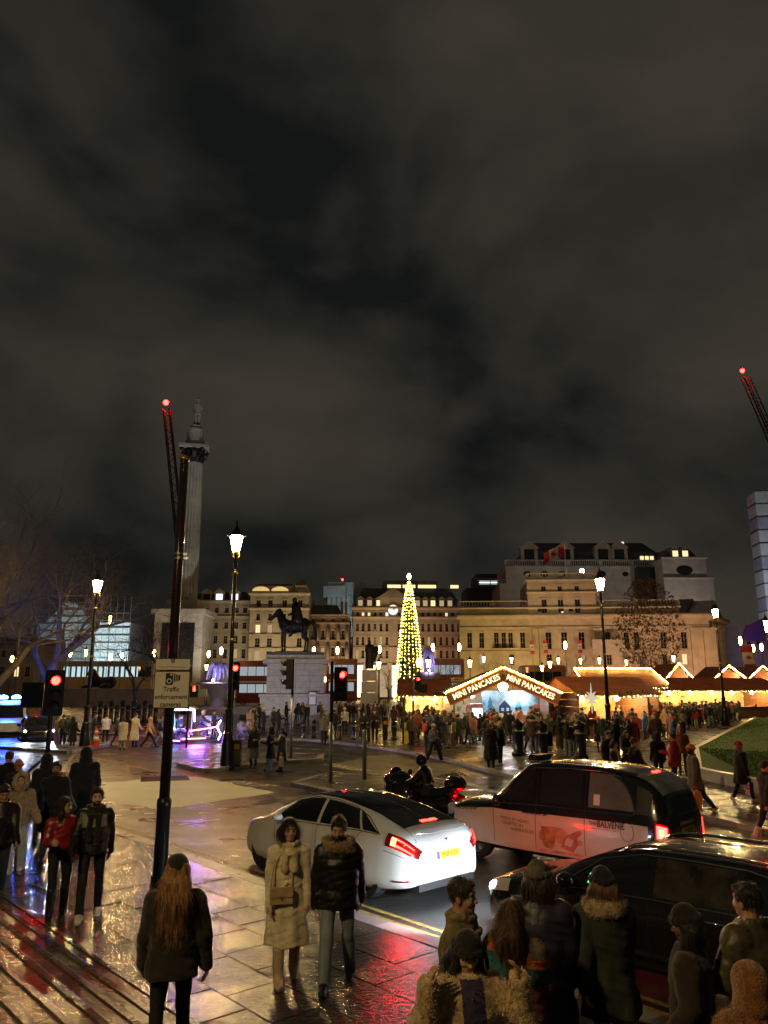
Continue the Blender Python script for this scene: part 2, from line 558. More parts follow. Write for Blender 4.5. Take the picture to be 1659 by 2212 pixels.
# ------------------------------------------------------------------ ground, roads, pavements
E1 = Vector((-0.660, 0.751)); E2 = Vector((0.751, 0.660))
STREET = math.atan2(E1.y, E1.x)
def ST(s, t):
 return (E1.x * s + E2.x * t, E1.y * s + E2.y * t)
PAVE_Z = 0.10
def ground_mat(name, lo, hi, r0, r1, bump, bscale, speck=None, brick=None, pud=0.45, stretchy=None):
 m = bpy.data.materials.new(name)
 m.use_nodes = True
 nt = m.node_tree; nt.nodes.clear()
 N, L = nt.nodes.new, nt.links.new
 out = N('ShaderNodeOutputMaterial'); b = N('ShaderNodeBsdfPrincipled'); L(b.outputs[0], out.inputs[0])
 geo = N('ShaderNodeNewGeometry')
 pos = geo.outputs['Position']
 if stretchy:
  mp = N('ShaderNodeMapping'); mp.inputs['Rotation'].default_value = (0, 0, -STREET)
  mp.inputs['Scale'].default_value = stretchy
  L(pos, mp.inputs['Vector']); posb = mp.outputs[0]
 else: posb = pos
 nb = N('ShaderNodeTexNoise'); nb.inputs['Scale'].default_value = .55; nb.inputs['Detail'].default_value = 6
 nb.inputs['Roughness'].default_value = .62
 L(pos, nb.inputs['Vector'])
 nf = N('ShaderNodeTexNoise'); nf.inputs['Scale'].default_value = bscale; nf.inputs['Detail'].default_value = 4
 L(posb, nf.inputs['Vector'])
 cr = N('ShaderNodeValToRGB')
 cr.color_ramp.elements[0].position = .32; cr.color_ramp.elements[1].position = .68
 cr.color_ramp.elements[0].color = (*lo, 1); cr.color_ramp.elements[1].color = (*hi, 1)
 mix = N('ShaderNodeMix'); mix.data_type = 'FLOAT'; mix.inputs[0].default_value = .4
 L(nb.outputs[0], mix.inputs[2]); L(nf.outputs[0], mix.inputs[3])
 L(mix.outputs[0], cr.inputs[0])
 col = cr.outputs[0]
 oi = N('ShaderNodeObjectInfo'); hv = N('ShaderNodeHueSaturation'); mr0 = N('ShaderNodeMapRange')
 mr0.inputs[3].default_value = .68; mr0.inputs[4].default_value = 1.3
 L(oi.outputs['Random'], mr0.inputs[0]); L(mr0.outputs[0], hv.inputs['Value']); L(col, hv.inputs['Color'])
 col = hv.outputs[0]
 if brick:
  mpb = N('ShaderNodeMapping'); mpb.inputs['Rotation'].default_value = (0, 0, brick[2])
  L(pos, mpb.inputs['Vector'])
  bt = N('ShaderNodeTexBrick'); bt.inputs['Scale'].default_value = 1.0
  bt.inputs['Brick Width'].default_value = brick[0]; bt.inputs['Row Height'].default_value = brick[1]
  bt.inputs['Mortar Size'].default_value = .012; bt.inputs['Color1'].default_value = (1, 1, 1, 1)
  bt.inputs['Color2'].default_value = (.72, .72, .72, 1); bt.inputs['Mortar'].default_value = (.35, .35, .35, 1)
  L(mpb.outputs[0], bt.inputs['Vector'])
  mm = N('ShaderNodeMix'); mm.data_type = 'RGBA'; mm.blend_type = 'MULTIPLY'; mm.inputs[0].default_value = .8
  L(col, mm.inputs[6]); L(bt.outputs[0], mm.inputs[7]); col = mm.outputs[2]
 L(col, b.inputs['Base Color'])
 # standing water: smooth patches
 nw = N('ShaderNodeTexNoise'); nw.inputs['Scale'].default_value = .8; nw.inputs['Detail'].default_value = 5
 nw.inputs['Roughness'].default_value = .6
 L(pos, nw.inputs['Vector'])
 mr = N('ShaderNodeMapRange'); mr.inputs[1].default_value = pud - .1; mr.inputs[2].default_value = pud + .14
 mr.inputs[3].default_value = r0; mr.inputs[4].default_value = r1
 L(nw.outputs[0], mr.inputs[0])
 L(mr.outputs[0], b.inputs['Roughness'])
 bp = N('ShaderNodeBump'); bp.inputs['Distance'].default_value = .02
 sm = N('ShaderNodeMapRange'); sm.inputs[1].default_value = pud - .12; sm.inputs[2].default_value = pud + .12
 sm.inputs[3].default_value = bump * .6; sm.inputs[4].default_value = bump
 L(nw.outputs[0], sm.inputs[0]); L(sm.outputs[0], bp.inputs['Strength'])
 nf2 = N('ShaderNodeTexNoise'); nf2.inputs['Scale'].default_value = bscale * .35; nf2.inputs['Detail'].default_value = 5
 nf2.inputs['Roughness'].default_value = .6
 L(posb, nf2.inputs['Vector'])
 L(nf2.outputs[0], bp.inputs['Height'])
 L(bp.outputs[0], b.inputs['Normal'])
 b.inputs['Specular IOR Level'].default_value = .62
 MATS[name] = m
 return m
M_ASPH = ground_mat('wet_asphalt', (.018, .0175, .0165), (.045, .043, .039), .20, .48, .6, 70, pud=.42)
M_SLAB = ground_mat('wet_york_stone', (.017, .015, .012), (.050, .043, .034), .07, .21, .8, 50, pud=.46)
M_KERB = ground_mat('wet_granite', (.15, .145, .13), (.33, .32, .29), .25, .5, .5, 60)
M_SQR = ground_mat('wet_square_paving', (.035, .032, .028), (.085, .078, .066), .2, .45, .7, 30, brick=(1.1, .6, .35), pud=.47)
M_ISL = ground_mat('wet_island_paving', (.045, .042, .036), (.10, .095, .085), .2, .45, .4, 40, brick=(.6, .6, STREET))
M_PATCH = ground_mat('pale_surfacing', (.40, .43, .35), (.60, .63, .52), .45, .65, .4, 90)
M_PATCH2 = ground_mat('grey_repair', (.07, .068, .06), (.12, .115, .10), .35, .6, .4, 90)
M_YEL = mat('faded_yellow_paint', (.26, .19, .04), .5, var=.7, scale=6, bump=.3, bscale=60)
M_WHT = mat('worn_white_paint', (.62, .60, .54), .5, var=.35, scale=7, bump=.3, bscale=60)
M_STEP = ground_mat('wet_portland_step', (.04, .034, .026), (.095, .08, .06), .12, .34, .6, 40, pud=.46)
mb = MB(); mb.sheet([(-900, -500), (900, -500), (900, 1500), (-900, 1500)], 0.0)
struct('road', mb, M_ASPH)
# near pavement
KT = 7.55                                     # inner edge of the kerb
near = [ST(-14, 3.2), ST(-14, KT), ST(23.5, KT), ST(25.2, 6.9), ST(26.2, 5.3), ST(26.5, 3.0), ST(30, -8), ST(6, -8), ST(6, 3.2)]
mb = MB(); mb.prism(near, -.3, PAVE_Z - .02)
pavement = struct('pavement', mb, M_PATCH2)
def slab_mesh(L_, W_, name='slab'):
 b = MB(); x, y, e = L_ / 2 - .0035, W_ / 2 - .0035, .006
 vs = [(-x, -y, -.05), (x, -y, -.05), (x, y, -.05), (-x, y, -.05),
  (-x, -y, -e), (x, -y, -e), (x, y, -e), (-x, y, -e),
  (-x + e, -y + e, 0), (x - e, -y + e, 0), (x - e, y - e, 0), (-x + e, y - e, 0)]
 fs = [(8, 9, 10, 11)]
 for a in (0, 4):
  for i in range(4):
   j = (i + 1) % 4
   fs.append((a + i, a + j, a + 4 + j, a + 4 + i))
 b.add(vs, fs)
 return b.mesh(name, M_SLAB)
rs = random.Random(3)
SLABS = {}
row_w = [.74, .66, .74, .60, .78]
t0 = 4.02
rows = []
for w in row_w:
 rows.append((t0, w)); t0 += w
tl = 4.02
for w in (.7, .78, .66, .74, .7, .74):        # beyond the steps' end the paving goes on to the left
 tl -= w; rows.append((tl, w))
for (tr, w) in rows:
 s = -6.2 + rs.random() * .8 if tr > 3.9 else 15.2 + rs.random() * .5
 s_end = 24.2 if tr > 6.4 else 25.6
 while s < s_end:
  Ls = rs.choice([.72, .9, .9, 1.08, 1.2])
  key = (Ls, round(w, 2))
  if key not in SLABS: SLABS[key] = slab_mesh(*key)
  if s > -6.5:
   x, y = ST(s + Ls / 2, tr + w / 2)
   o = link('slab', SLABS[key], pavement, (x, y, PAVE_Z + rs.uniform(-.004, .002)))
   o.rotation_euler = (rs.uniform(-.004, .004), rs.uniform(-.004, .004), STREET)
  s += Ls
# kerb stones, near
kb = MB(); kb.box((0, 0, -.12), (.895, .29, .24)); KME = kb.mesh('kerb_stone', M_KERB)
for i in range(-5, 28):
 s = -2.0 + .9 * i
 x, y = ST(s + .45, KT + .15)
 o = link('kerb_stone', KME, pavement, (x, y, PAVE_Z + rs.uniform(-.004, .006)), STREET + rs.uniform(-.006, .006))
prev = None
corner = [ST(23.2, KT + .15), ST(24.3, 7.45), ST(25.3, 6.95), ST(26.1, 6.2), ST(26.5, 5.2), ST(26.7, 4.2), ST(26.9, 3.0), ST(27.5, 1.2), ST(28.1, -.6)]
def kerb_run(parent, pts, me, z, L_=.9):
 for a, b in zip(pts[:-1], pts[1:]):
  d = math.hypot(b[0] - a[0], b[1] - a[1]); n = max(1, round(d / L_)); an = math.atan2(b[1] - a[1], b[0] - a[0])
  for i in range(n):
   f = (i + .5) / n
   o = link('kerb_stone', me, parent, (a[0] + (b[0] - a[0]) * f, a[1] + (b[1] - a[1]) * f, z + rs.uniform(-.004, .004)), an)
   o.scale = (d / n / .9, 1, 1)
kerb_run(pavement, corner, KME, PAVE_Z)
# church steps under and in front of the camera
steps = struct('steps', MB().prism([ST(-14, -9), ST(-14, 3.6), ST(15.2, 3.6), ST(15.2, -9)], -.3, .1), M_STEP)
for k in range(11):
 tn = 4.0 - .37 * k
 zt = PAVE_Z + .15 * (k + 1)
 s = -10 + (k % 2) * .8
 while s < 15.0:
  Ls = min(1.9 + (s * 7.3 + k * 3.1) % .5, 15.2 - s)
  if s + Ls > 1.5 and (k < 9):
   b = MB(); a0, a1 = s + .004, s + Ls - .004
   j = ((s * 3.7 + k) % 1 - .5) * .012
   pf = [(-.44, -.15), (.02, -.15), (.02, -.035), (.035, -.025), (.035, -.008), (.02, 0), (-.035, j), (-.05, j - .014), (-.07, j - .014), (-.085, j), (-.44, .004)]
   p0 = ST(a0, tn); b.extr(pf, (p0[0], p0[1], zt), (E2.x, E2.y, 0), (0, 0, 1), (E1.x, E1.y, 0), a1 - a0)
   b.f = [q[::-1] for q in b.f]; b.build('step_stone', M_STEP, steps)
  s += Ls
# double yellow lines by the near kerb
for tt in (8.05, 8.27):
 b = MB(); b.sheet([ST(-6, tt), ST(23, tt), ST(23, tt + .09), ST(-6, tt + .09)], .004)
 struct('road_marking', b, M_YEL)
# far side of the road: the square
fk = [(-60, 62), (-30, 56), (-16, 52.5)] + [G(*p) for p in ((503, 1598), (658, 1600), (760, 1610), (866, 1625), (947, 1639), (1085, 1675), (1300, 1721), (1510, 1765), (1659, 1802))]
fk += [(12.5, 13.5), (17, 8)]
mb = MB(); mb.prism([(x, y + .3) for x, y in fk] + [(140, 8), (200, 128), (-200, 128), (-90, 66)], -.3, PAVE_Z)
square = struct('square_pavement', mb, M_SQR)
kb2 = MB(); kb2.box((0, 0, -.12), (.89, .32, .26)); KME2 = kb2.mesh('kerb_stone', M_KERB)
kerb_run(square, fk[2:-1], KME2, PAVE_Z + .012)
# slabs that can be told apart on the strip before the lawn
for i in range(9):
 for j in range(4):
  x = 9.2 + j * .95 - i * .30 + (i % 2) * .3; y = 20.5 + i * 1.0 + j * .28
  key = (.9, .9)
  if key not in SLABS: SLABS[key] = slab_mesh(*key)
  link('slab', SLABS[key], square, (x, y, PAVE_Z + .012 + rs.uniform(-.002, .003)), R(106))
# traffic islands
def island(name, poly, front):
 b = MB(); b.prism(poly, -.2, .13)
 o = struct(name, b, M_ISL)
 kerb_run(o, front, KME, .142)
 return o
i1 = [G(388, 1656), G(449, 1669), G(570, 1653), G(690, 1645), G(694, 1634), G(560, 1633), G(470, 1640)]
island('traffic_island', i1, i1 + [i1[0]])
i2 = [G(635, 1699), G(727, 1719), G(900, 1745), (3.4, 24.6), (2.6, 27.5), (.4, 29.4), G(700, 1680)]
island('traffic_island', i2, i2 + [i2[0]])
i3 = [(-30, 43.8), (-22, 43.6), G(150, 1628), G(232, 1612), G(232, 1604), (-22, 47.2), (-30, 47.6)]
island('traffic_island', i3, i3 + [i3[0]])
# patches, markings
def ragged(poly, z, m, seed, name='road_patch', amp=.12, step=.5):
 r = random.Random(seed); pts = []
 n = len(poly)
 for i in range(n):
  a, b = poly[i], poly[(i + 1) % n]
  d = math.hypot(b[0] - a[0], b[1] - a[1]); k = max(1, int(d / step))
  for j in range(k):
   f = j / k
   pts.append((a[0] + (b[0] - a[0]) * f + r.uniform(-amp, amp), a[1] + (b[1] - a[1]) * f + r.uniform(-amp, amp)))
 b = MB(); b.sheet(pts, z)
 return struct(name, b, m)
ragged([G(222, 1692), G(300, 1684), G(420, 1677), G(598, 1711), G(390, 1743), G(330, 1748), G(225, 1728)], .004, M_PATCH, 1)
ragged([G(330, 1752), G(400, 1745), G(440, 1752), G(420, 1766), G(350, 1765)], .004, M_PATCH2, 2)
ragged([G(545, 1740), G(640, 1730), G(665, 1738), G(570, 1752)], .004, M_PATCH2, 4)
ragged([G(705, 1655), G(800, 1632), G(1010, 1655), G(930, 1680), G(830, 1678)], .004, ground_mat('brown_surfacing', (.12, .105, .075), (.2, .175, .125), .4, .6, .4, 90), 3)
def stripe(p, q, w, m, z=.008, name='road_marking'):
 p, q = Vector(p), Vector(q); d = (q - p).normalized(); n = Vector((-d.y, d.x)) * w / 2
 b = MB(); b.sheet([tuple(p - n), tuple(q - n), tuple(q + n), tuple(p + n)], z)
 return struct(name, b, m)
# yellow box junction
bx = [G(190, 1606), G(372, 1673), (-12.4, 31.5), (-19, 37)]
bx = [(-17.5, 42.5), (-8.6, 31.2), (-12.6, 27.6), (-21.5, 36.5)]
for i in range(4):
 stripe(bx[i], bx[(i + 1) % 4], .16, M_YEL)
def lerp2(a, b, f): return (a[0] + (b[0] - a[0]) * f, a[1] + (b[1] - a[1]) * f)
for f in (.25, .5, .75, 1.0):
 stripe(lerp2(bx[0], bx[1], f), lerp2(bx[0], bx[3], f), .13, M_YEL, .012)
 stripe(lerp2(bx[2], bx[1], f), lerp2(bx[2], bx[3], f), .13, M_YEL, .012)
 stripe(lerp2(bx[1], bx[0], f), lerp2(bx[1], bx[2], f), .13, M_YEL, .016)
 stripe(lerp2(bx[3], bx[0], f), lerp2(bx[3], bx[2], f), .13, M_YEL, .016)
# white dashes of the lanes
stripe(G(388, 1782), G(475, 1770), .12, M_WHT)
for t in (11.6,):
 for s in (2.0, 6.5, 11.5, 20.5):
  stripe(ST(s, t), ST(s + 2, t), .1, M_WHT)
stripe(G(860, 1668), G(1000, 1690), .1, M_WHT)
stripe(G(500, 1612), G(690, 1619), .14, M_WHT)
for p in ((268, 1750), (300, 1745), (322, 1758), (480, 1748), (250, 1762), (440, 1757)):
 c = G(*p); stripe((c[0] - .13, c[1]), (c[0] + .13, c[1] + .05), .2, M_WHT)
# LOOK LEFT on the carriageway
for word, pa, pb, sz in (('LOOK LEFT', (488, 1687), (596, 1702), .95), ('LOOK LEFT', (700, 1650), (800, 1668), .8)):
 a, b = Vector(G(*pa)), Vector(G(*pb)); d = (b - a).normalized()
 n = Vector((-d.y, d.x))
 o = lettering('road_lettering', word, sz, M_WHT, None, frame(((a.x + b.x) / 2, (a.y + b.y) / 2, .012), (d.x, d.y, 0), (n.x, n.y, 0)), xs=.85 * (b - a).length / (sz * 5.2), bold=.008)
 o['kind'] = 'structure'
# iron grating in the pale patch
gc = G(356, 1682); gr = thing('drain_grating', 'dark iron grating set in the pale road patch beside the tall pole', 'grating', (gc[0], gc[1], .006))
b = MB(); b.box((0, 0, 0), (1.7, 1.5, .006)); b.build('grating_pit', mat('pit', (.012, .012, .013), .35), gr, rz=.3)
M_IRON = mat('cast_iron', (.05, .05, .052), .38, .6, var=.3, bump=.3)
for i in range(9):
 b = MB(); b.box((0, -.68 + i * .17, .008), (1.66, .07, .012)); b.build('grating_bar', M_IRON, gr, rz=.3)
# manhole lids
for (u, v, w) in ((640, 1735, .9),):
 c = G(u, v); o = MB().lathe([(w * .5, 0), (w * .5, .006), (w * .46, .008), (.0, .008)], 20).build('manhole_cover', M_IRON, loc=(c[0], c[1], .006))
 tag(o, 'round iron manhole lid in the road between the tall pole and white car', 'manhole cover')
# lawn with its stone border
M_LAWN = mat('lawn_soil', (.045, .10, .016), .9, var=.4, scale=9, bump=.8, bscale=50)
lw = [G(1502, 1604, .42), (43, 90), (75, 92), (40, 22.5), G(1659, 1692, .42), G(1572, 1674, .42), G(1508, 1660, .42)]
LZ_ = [.16, .16, .3, .45, .45, .45, .42]
b = MB(); b.add([(x, y, z) for (x, y), z in zip(lw, LZ_)], [(0, 6, 5), (0, 5, 4), (0, 4, 3), (0, 3, 2), (0, 2, 1)]); b.f = [q if (Vector(b.v[q[1]]) - Vector(b.v[q[0]])).cross(Vector(b.v[q[2]]) - Vector(b.v[q[0]])).z > 0 else q[::-1] for q in b.f]; struct('lawn', b, M_LAWN)
M_BORD = mat('pale_border_stone', (.42, .40, .36), .4, var=.2, bump=.3, rvar=.1)
brun = [(*lw[i], LZ_[i]) for i in (3, 4, 5, 6, 0, 1)]
bbm = MB().box((0, 0, -.24), (.9, .28, .5)).mesh('border_stone', M_BORD)
border = tag(link('lawn_border', None), 'pale stone border wall round the raised lawn at the right', 'wall')
n0 = len(COL.objects)
for a, b_ in zip(brun[:-1], brun[1:]):
 d = math.hypot(b_[0] - a[0], b_[1] - a[1]); n = max(1, min(40, round(d / 1.5))); an = math.atan2(b_[1] - a[1], b_[0] - a[0])
 for i in range(n):
  f = (i + .5) / n
  o = link('border_stone', bbm, border, (a[0] + (b_[0] - a[0]) * f, a[1] + (b_[1] - a[1]) * f, a[2] + (b_[2] - a[2]) * f + .03), an)
  o.scale = (d / n / .905, 1, 1)
# grass blades (nobody could count them)
def grass():
 n = 26000
 P0 = []
 a, b_, c = np.array(lw[4]), np.array(lw[0]), np.array((30, 45))
 tris = [((11.5, 24.9), (16.1, 41.2), (24, 30)), ((16.1, 41.2), (24, 30), (42, 87)), ((11.6, 25), (24, 30), (20, 24))]
 w = [.45, .35, .2]
 xs, ys = [], []
 for tr, ww in zip(tris, w):
  k = int(n * ww); r1 = np.sqrt(RNG.random(k)); r2 = RNG.random(k)
  A, B, C = map(np.array, tr)
  p = (1 - r1)[:, None] * A + (r1 * (1 - r2))[:, None] * B + (r1 * r2)[:, None] * C
  xs.append(p[:, 0]); ys.append(p[:, 1])
 x = np.concatenate(xs); y = np.concatenate(ys); k = len(x)
 h = RNG.uniform(.04, .08, k) * np.clip(y / 34, 1, 1.8); an = RNG.uniform(0, 2 * PI, k); wd = RNG.uniform(.012, .02, k) * np.clip(y / 28, 1, 3)
 dx, dy = np.cos(an) * wd, np.sin(an) * wd
 lx, ly = RNG.normal(0, .02, k), RNG.normal(0, .02, k)
 V = np.empty((k * 3, 3))
 zl = np.clip(.45 - (y - 27) * .0205, .16, .45)
 V[0::3] = np.stack([x - dx, y - dy, zl - .02], 1)
 V[1::3] = np.stack([x + dx, y + dy, zl - .02], 1)
 V[2::3] = np.stack([x + lx, y + ly, zl + h * .7], 1)
 me = bpy.data.meshes.new('grass')
 me.from_pydata(V.tolist(), [], np.arange(k * 3).reshape(-1, 3).tolist())
 me.materials.append(mat('grass_blade', (.05, .115, .018), .6, var=.2, scale=1.5))
 o = link('grass', me); o['kind'] = 'stuff'
 tag(o, 'short green grass on the raised lawn at the right', 'grass')
grass()
# ------------------------------------------------------------------ street furniture
M_BLACK = mat('black_enamel', (.012, .012, .014), .28, .0, var=.3, scale=3, bump=.12, bscale=25, coat=.4)
M_GOLD = mat('gilded_brass', (.55, .36, .09), .35, .8, var=.3)
M_GREYP = mat('galvanised_grey', (.30, .32, .33), .38, .7, var=.2, scale=6, bump=.1)
M_PANE = mat('smoked_pane', (.02, .02, .02), .05)
WARM = (1.0, .70, .30)
M_LAMP = glow('gas_mantle_glow', (1.0, .68, .27), 800)
M_LAMPS = glow('small_lamp_glow', (1.0, .58, .16), 34)
M_LAMPW = glow('white_lamp_glow', (.92, .96, 1.0), 160)
def tall_lamp(hl, label):
 """column with a flaring base and a glazed lantern whose middle is hl above the ground"""
 t = thing('street_lamp', label, 'street lamp', group='tall lantern street lamps')
 b = MB(); b.lathe([(.36, 0), (.36, .12), (.30, .16), (.27, .5), (.25, 1.0), (.19, 1.25), (.21, 1.3), (.21, 1.36), (.15, 1.42), (.14, 2.1), (.17, 2.15), (.17, 2.22), (.12, 2.3)], 12)
 b.build('base', M_BLACK, t, 'auto')
 b = MB(); b.lathe([(.105, 2.28), (.095, 4.5), (.075, hl - 1.35), (.075, hl - 1.2)], 12); b.build('shaft', M_BLACK, t, True)
 for z in (2.25, hl * .55, hl - 1.35):
  b = MB(); b.lathe([(.10, z - .06), (.135, z - .03), (.135, z + .03), (.10, z + .06)], 12); b.build('collar', M_GOLD, t, True)
 b = MB(); b.lathe([(.04, hl - 1.2), (.09, hl - .95), (.05, hl - .8), (.06, hl - .62), (.16, hl - .5)], 10); b.build('neck', M_BLACK, t, True)
 b = MB()
 for k in range(4):
  a = PI / 2 * k + PI / 4
  b.tube([(.05 * math.cos(a), .05 * math.sin(a), hl - .75), (.20 * math.cos(a), .20 * math.sin(a), hl - .62), (.17 * math.cos(a), .17 * math.sin(a), hl - .45)], .018, 5)
 b.build('frog_bracket', M_GOLD, t)
 g = MB(); g.lathe([(.13, hl - .42), (.17, hl - .3), (.24, hl + .05), (.255, hl + .14), (.14, hl + .2)], 10); gl = g.build('lantern_glass', M_LAMP, t, True)
 b = MB()
 for k in range(8):
  a = PI / 4 * k
  b.tube([(.145 * math.cos(a), .145 * math.sin(a), hl - .44), (.275 * math.cos(a), .275 * math.sin(a), hl + .16)], .008, 4)
 b.build('glazing_bar', M_BLACK, gl)
 b = MB(); b.lathe([(.27, hl + .17), (.42, hl + .19), (.40, hl + .22), (.26, hl + .30), (.17, hl + .42), (.15, hl + .46), (.06, hl + .60), (.05, hl + .66), (.07, hl + .70), (.02, hl + .85), (.005, hl + .9)], 12)
 b.build('lantern_cap', M_BLACK, t, True)
 return t
LAMP_ROOT = tall_lamp(9.0, 'tall black lamp post with lit lantern on the traffic island, tallest in view')
def set_lamp(u, vb, vl, label, first=False, Y=None):
 if Y is None:
  x, y = G(u, vb, .13)
 else: x, y = PX(u, Y, vl), Y
 zl = PZ(vl, y)
 o = LAMP_ROOT if first else dup(LAMP_ROOT, (0, 0, 0), 0, label)
 o.location = (x, y, 0); o.scale = (1, 1, zl / 9.0)
 return o
LAMP_A = set_lamp(490, 1655, 1168, '', True)
LAMP_B = set_lamp(182, 1612, 1262, 'tall lit lamp post beside the traffic cone at the left')
set_lamp(1296, 0, 1258, 'tall lit lamp post among the crowd right of the pancake stall', Y=43.6)
set_lamp(1545, 0, 1322, 'tall lit lamp post before the columned corner of the stone building', Y=63)
# unseen lamp post added behind the viewer to light the foreground
for (x, y, l) in ((-5.5, 1.0, 'added unseen lamp post on the left of the church steps'),):
 o = dup(LAMP_ROOT, (x, y, 0), 0, l); o.scale = (.62, .62, .95)
# small lanterns and globes round the square
def small_lamp(kind, label):
 t = thing('square_lamp', label, 'lamp', group='small lamps round the square')
 b = MB(); b.lathe([(.2, 0), (.2, .3), (.12, .5), (.07, .7), (.055, 4.3), (.09, 4.4), (.05, 4.5)], 8); b.build('post', M_BLACK, t, True)
 if kind == 'globe':
  b = MB(); b.ball((0, 0, 4.85), .34, 12, 8); b.build('globe', M_LAMPS, t, True)
  b = MB(); b.lathe([(.12, 5.15), (.14, 5.2), (.03, 5.3), (.01, 5.45)], 8); b.build('cap', M_BLACK, t, True)
 else:
  b = MB(); b.lathe([(.14, 4.52), (.3, 5.1), (.12, 5.18)], 8); b.build('lantern_glass', M_LAMPS, t, True)
  b = MB(); b.lathe([(.33, 5.12), (.36, 5.15), (.16, 5.35), (.05, 5.45), (.02, 5.6)], 8); b.build('cap', M_BLACK, t, True)
 return t
SL = {'lantern': small_lamp('lantern', ''), 'globe': small_lamp('globe', '')}
SLU = set()
def set_small(kind, u, v, Y, label, zc=4.85):
 p = P(u, v, Y)
 o = SL[kind] if kind not in SLU else dup(SL[kind], (0, 0, 0), 0)
 SLU.add(kind)
 o['label'] = label
 k = p[2] / zc
 o.location = (p[0], Y, 0); o.scale = (.72, .72, k)
 return o
small = [
('globe', 26, 1423, 120, 'pair of lit globes above the police van at far left, left globe lamp'),
('globe', 38, 1425, 120, 'pair of lit globes above the police van at far left, right globe lamp'),
('globe', 140, 1411, 125, 'lit globe lamp left of the bare tree fork, left of two'),
('globe', 152, 1411, 125, 'lit globe lamp left of the bare tree fork, right of two'),
('lantern', 186, 1410, 118, 'lit lamp seen beside the shaft of the left tall lamp post'),
('lantern', 126, 1450, 105, 'small lit lamp just above the left red traffic light'),
('globe', 239, 1420, 122, 'lit lamp above the bronze lion, left of two'),
('globe', 263, 1416, 122, 'lit lamp above the bronze lion, right of two'),
('lantern', 238, 1340, 135, 'high lit lamp before the scaffolded pale building'),
('globe', 333, 1411, 120, 'lit lamp just left of the tall bare pole above the sign'),
('globe', 451, 1413, 118, 'lit lamp left of the red signal on the island lamp, lower'),
('globe', 478, 1406, 118, 'lit lamp left of the red signal on the island lamp, higher'),
('lantern', 446, 1441, 110, 'lit lamp above the violet fountain'),
('globe', 678, 1405, 135, 'lit lamp right of the horse statue tail, left of three'),
('globe', 697, 1417, 135, 'lit lamp right of the horse statue tail, middle of three'),
('globe', 729, 1405, 130, 'lit lamp right of the horse statue tail, right of three'),
('lantern', 818, 1437, 78, 'large lit lantern beside the standing bronze statue'),
('globe', 820, 1403, 125, 'high lit globe right above the standing bronze statue'),
('globe', 905, 1431, 72, 'big lit globe before the foot of the lit conifer'),
('lantern', 925, 1432, 74, 'lit lantern right of the foot of the lit conifer'),
('globe', 935, 1399, 120, 'high lit globe right of the lit conifer'),
('globe', 992, 1398, 120, 'high lit globe between the conifer and the pancake stall gable'),
('lantern', 1015, 1433, 80, 'lit lantern left of the pancake stall gable'),
('lantern', 1045, 1424, 128, 'lit lantern over the left slope of the pancake stall'),
('lantern', 1105, 1426, 128, 'lit lantern over the right slope of the pancake stall'),
('lantern', 1171, 1443, 95, 'lit lantern before the old red bus, low left'),
('lantern', 1188, 1435, 90, 'lit lantern before the old red bus, middle'),
('lantern', 1206, 1427, 128, 'lit lantern over the rear of the old red bus'),
('globe', 1221, 1394, 118, 'high lit globe before the flag-hung facade'),
('lantern', 1254, 1428, 128, 'lit lantern right of the old red bus'),
('lantern', 1295, 1427, 128, 'lit lantern behind the shaft of the right tall lamp post'),
('lantern', 1353, 1431, 120, 'lit lantern above the stall roof with the bulb row'),
('lantern', 1455, 1422, 120, 'lit lantern right of the leafy brown tree'),
('globe', 1599, 1384, 125, 'lit globe beside the red and white banner at right'),
('globe', 1627, 1400, 130, 'lit lamp at the right edge, left of two'),
('globe', 1645, 1398, 130, 'lit lamp at the right edge, right of two'),
('lantern', 1655, 1352, 80, 'high lit lamp at the right edge of the picture'),
]
for k, u, v, Y, l in small: set_small(k, u, v, Y, l)
# tall bare pole with camera sign
px, py = G(345, 1897, PAVE_Z)
pole = thing('tall_pole', 'tall plain black pole on the near pavement carrying the camera sign', 'pole', (px, py, PAVE_Z))
pz = lambda v: PZ(v, py) - PAVE_Z
b = MB(); b.lathe([(.155, 0), (.155, .05), (.122, .06), (.118, pz(1745)), (.128, pz(1743)), (.128, pz(1728)), (.095, pz(1722))], 18); b.build('lower_tube', M_BLACK, pole, 'auto')
b = MB(); b.lathe([(.092, pz(1724)), (.086, pz(1200)), (.078, pz(992))], 18); b.build('upper_tube', mat('brown_black_enamel', (.022, .015, .011), .25, var=.2, coat=.5), pole, True)
b = MB(); b.lathe([(.095, pz(994)), (.095, pz(988)), (.05, pz(984))], 16); b.build('cap', M_GOLD, pole, True)
for v in (1197, 1206):
 b = MB(); b.lathe([(.098, pz(v) - .02), (.098, pz(v) + .02)], 16); b.box((.13, 0, pz(v)), (.08, .05, .04)); b.build('clamp_band', M_GREYP, pole)
sx0, sx1 = PX(333, py - .12, 1475), PX(411, py - .12, 1475)
sz0, sz1, szm = PZ(1530, py - .12), PZ(1422, py - .12), PZ(1449, py - .12)
sy = py - .13
sgn = thing('camera_sign', 'white rectangular sign reading Traffic enforcement cameras on the tall pole', 'sign', ((sx0 + sx1) / 2, sy, sz0), R(-3))
M_SIGN = mat('sign_white', (.74, .72, .66), .35, var=.06)
M_INK = mat('sign_ink', (.012, .012, .012), .4, var=0)
sw, shh, smm = sx1 - sx0, sz1 - sz0, szm - sz0
def rrect(x0, x1, z0, z1, r, n=4):
 out = []
 for cx_, cz_, a0 in ((x1 - r, z1 - r, 0), (x0 + r, z1 - r, 90), (x0 + r, z0 + r, 180), (x1 - r, z0 + r, 270)):
  for i in range(n + 1):
   a = R(a0 + 90 * i / n); out.append((cx_ + r * math.cos(a), cz_ + r * math.sin(a)))
 return out
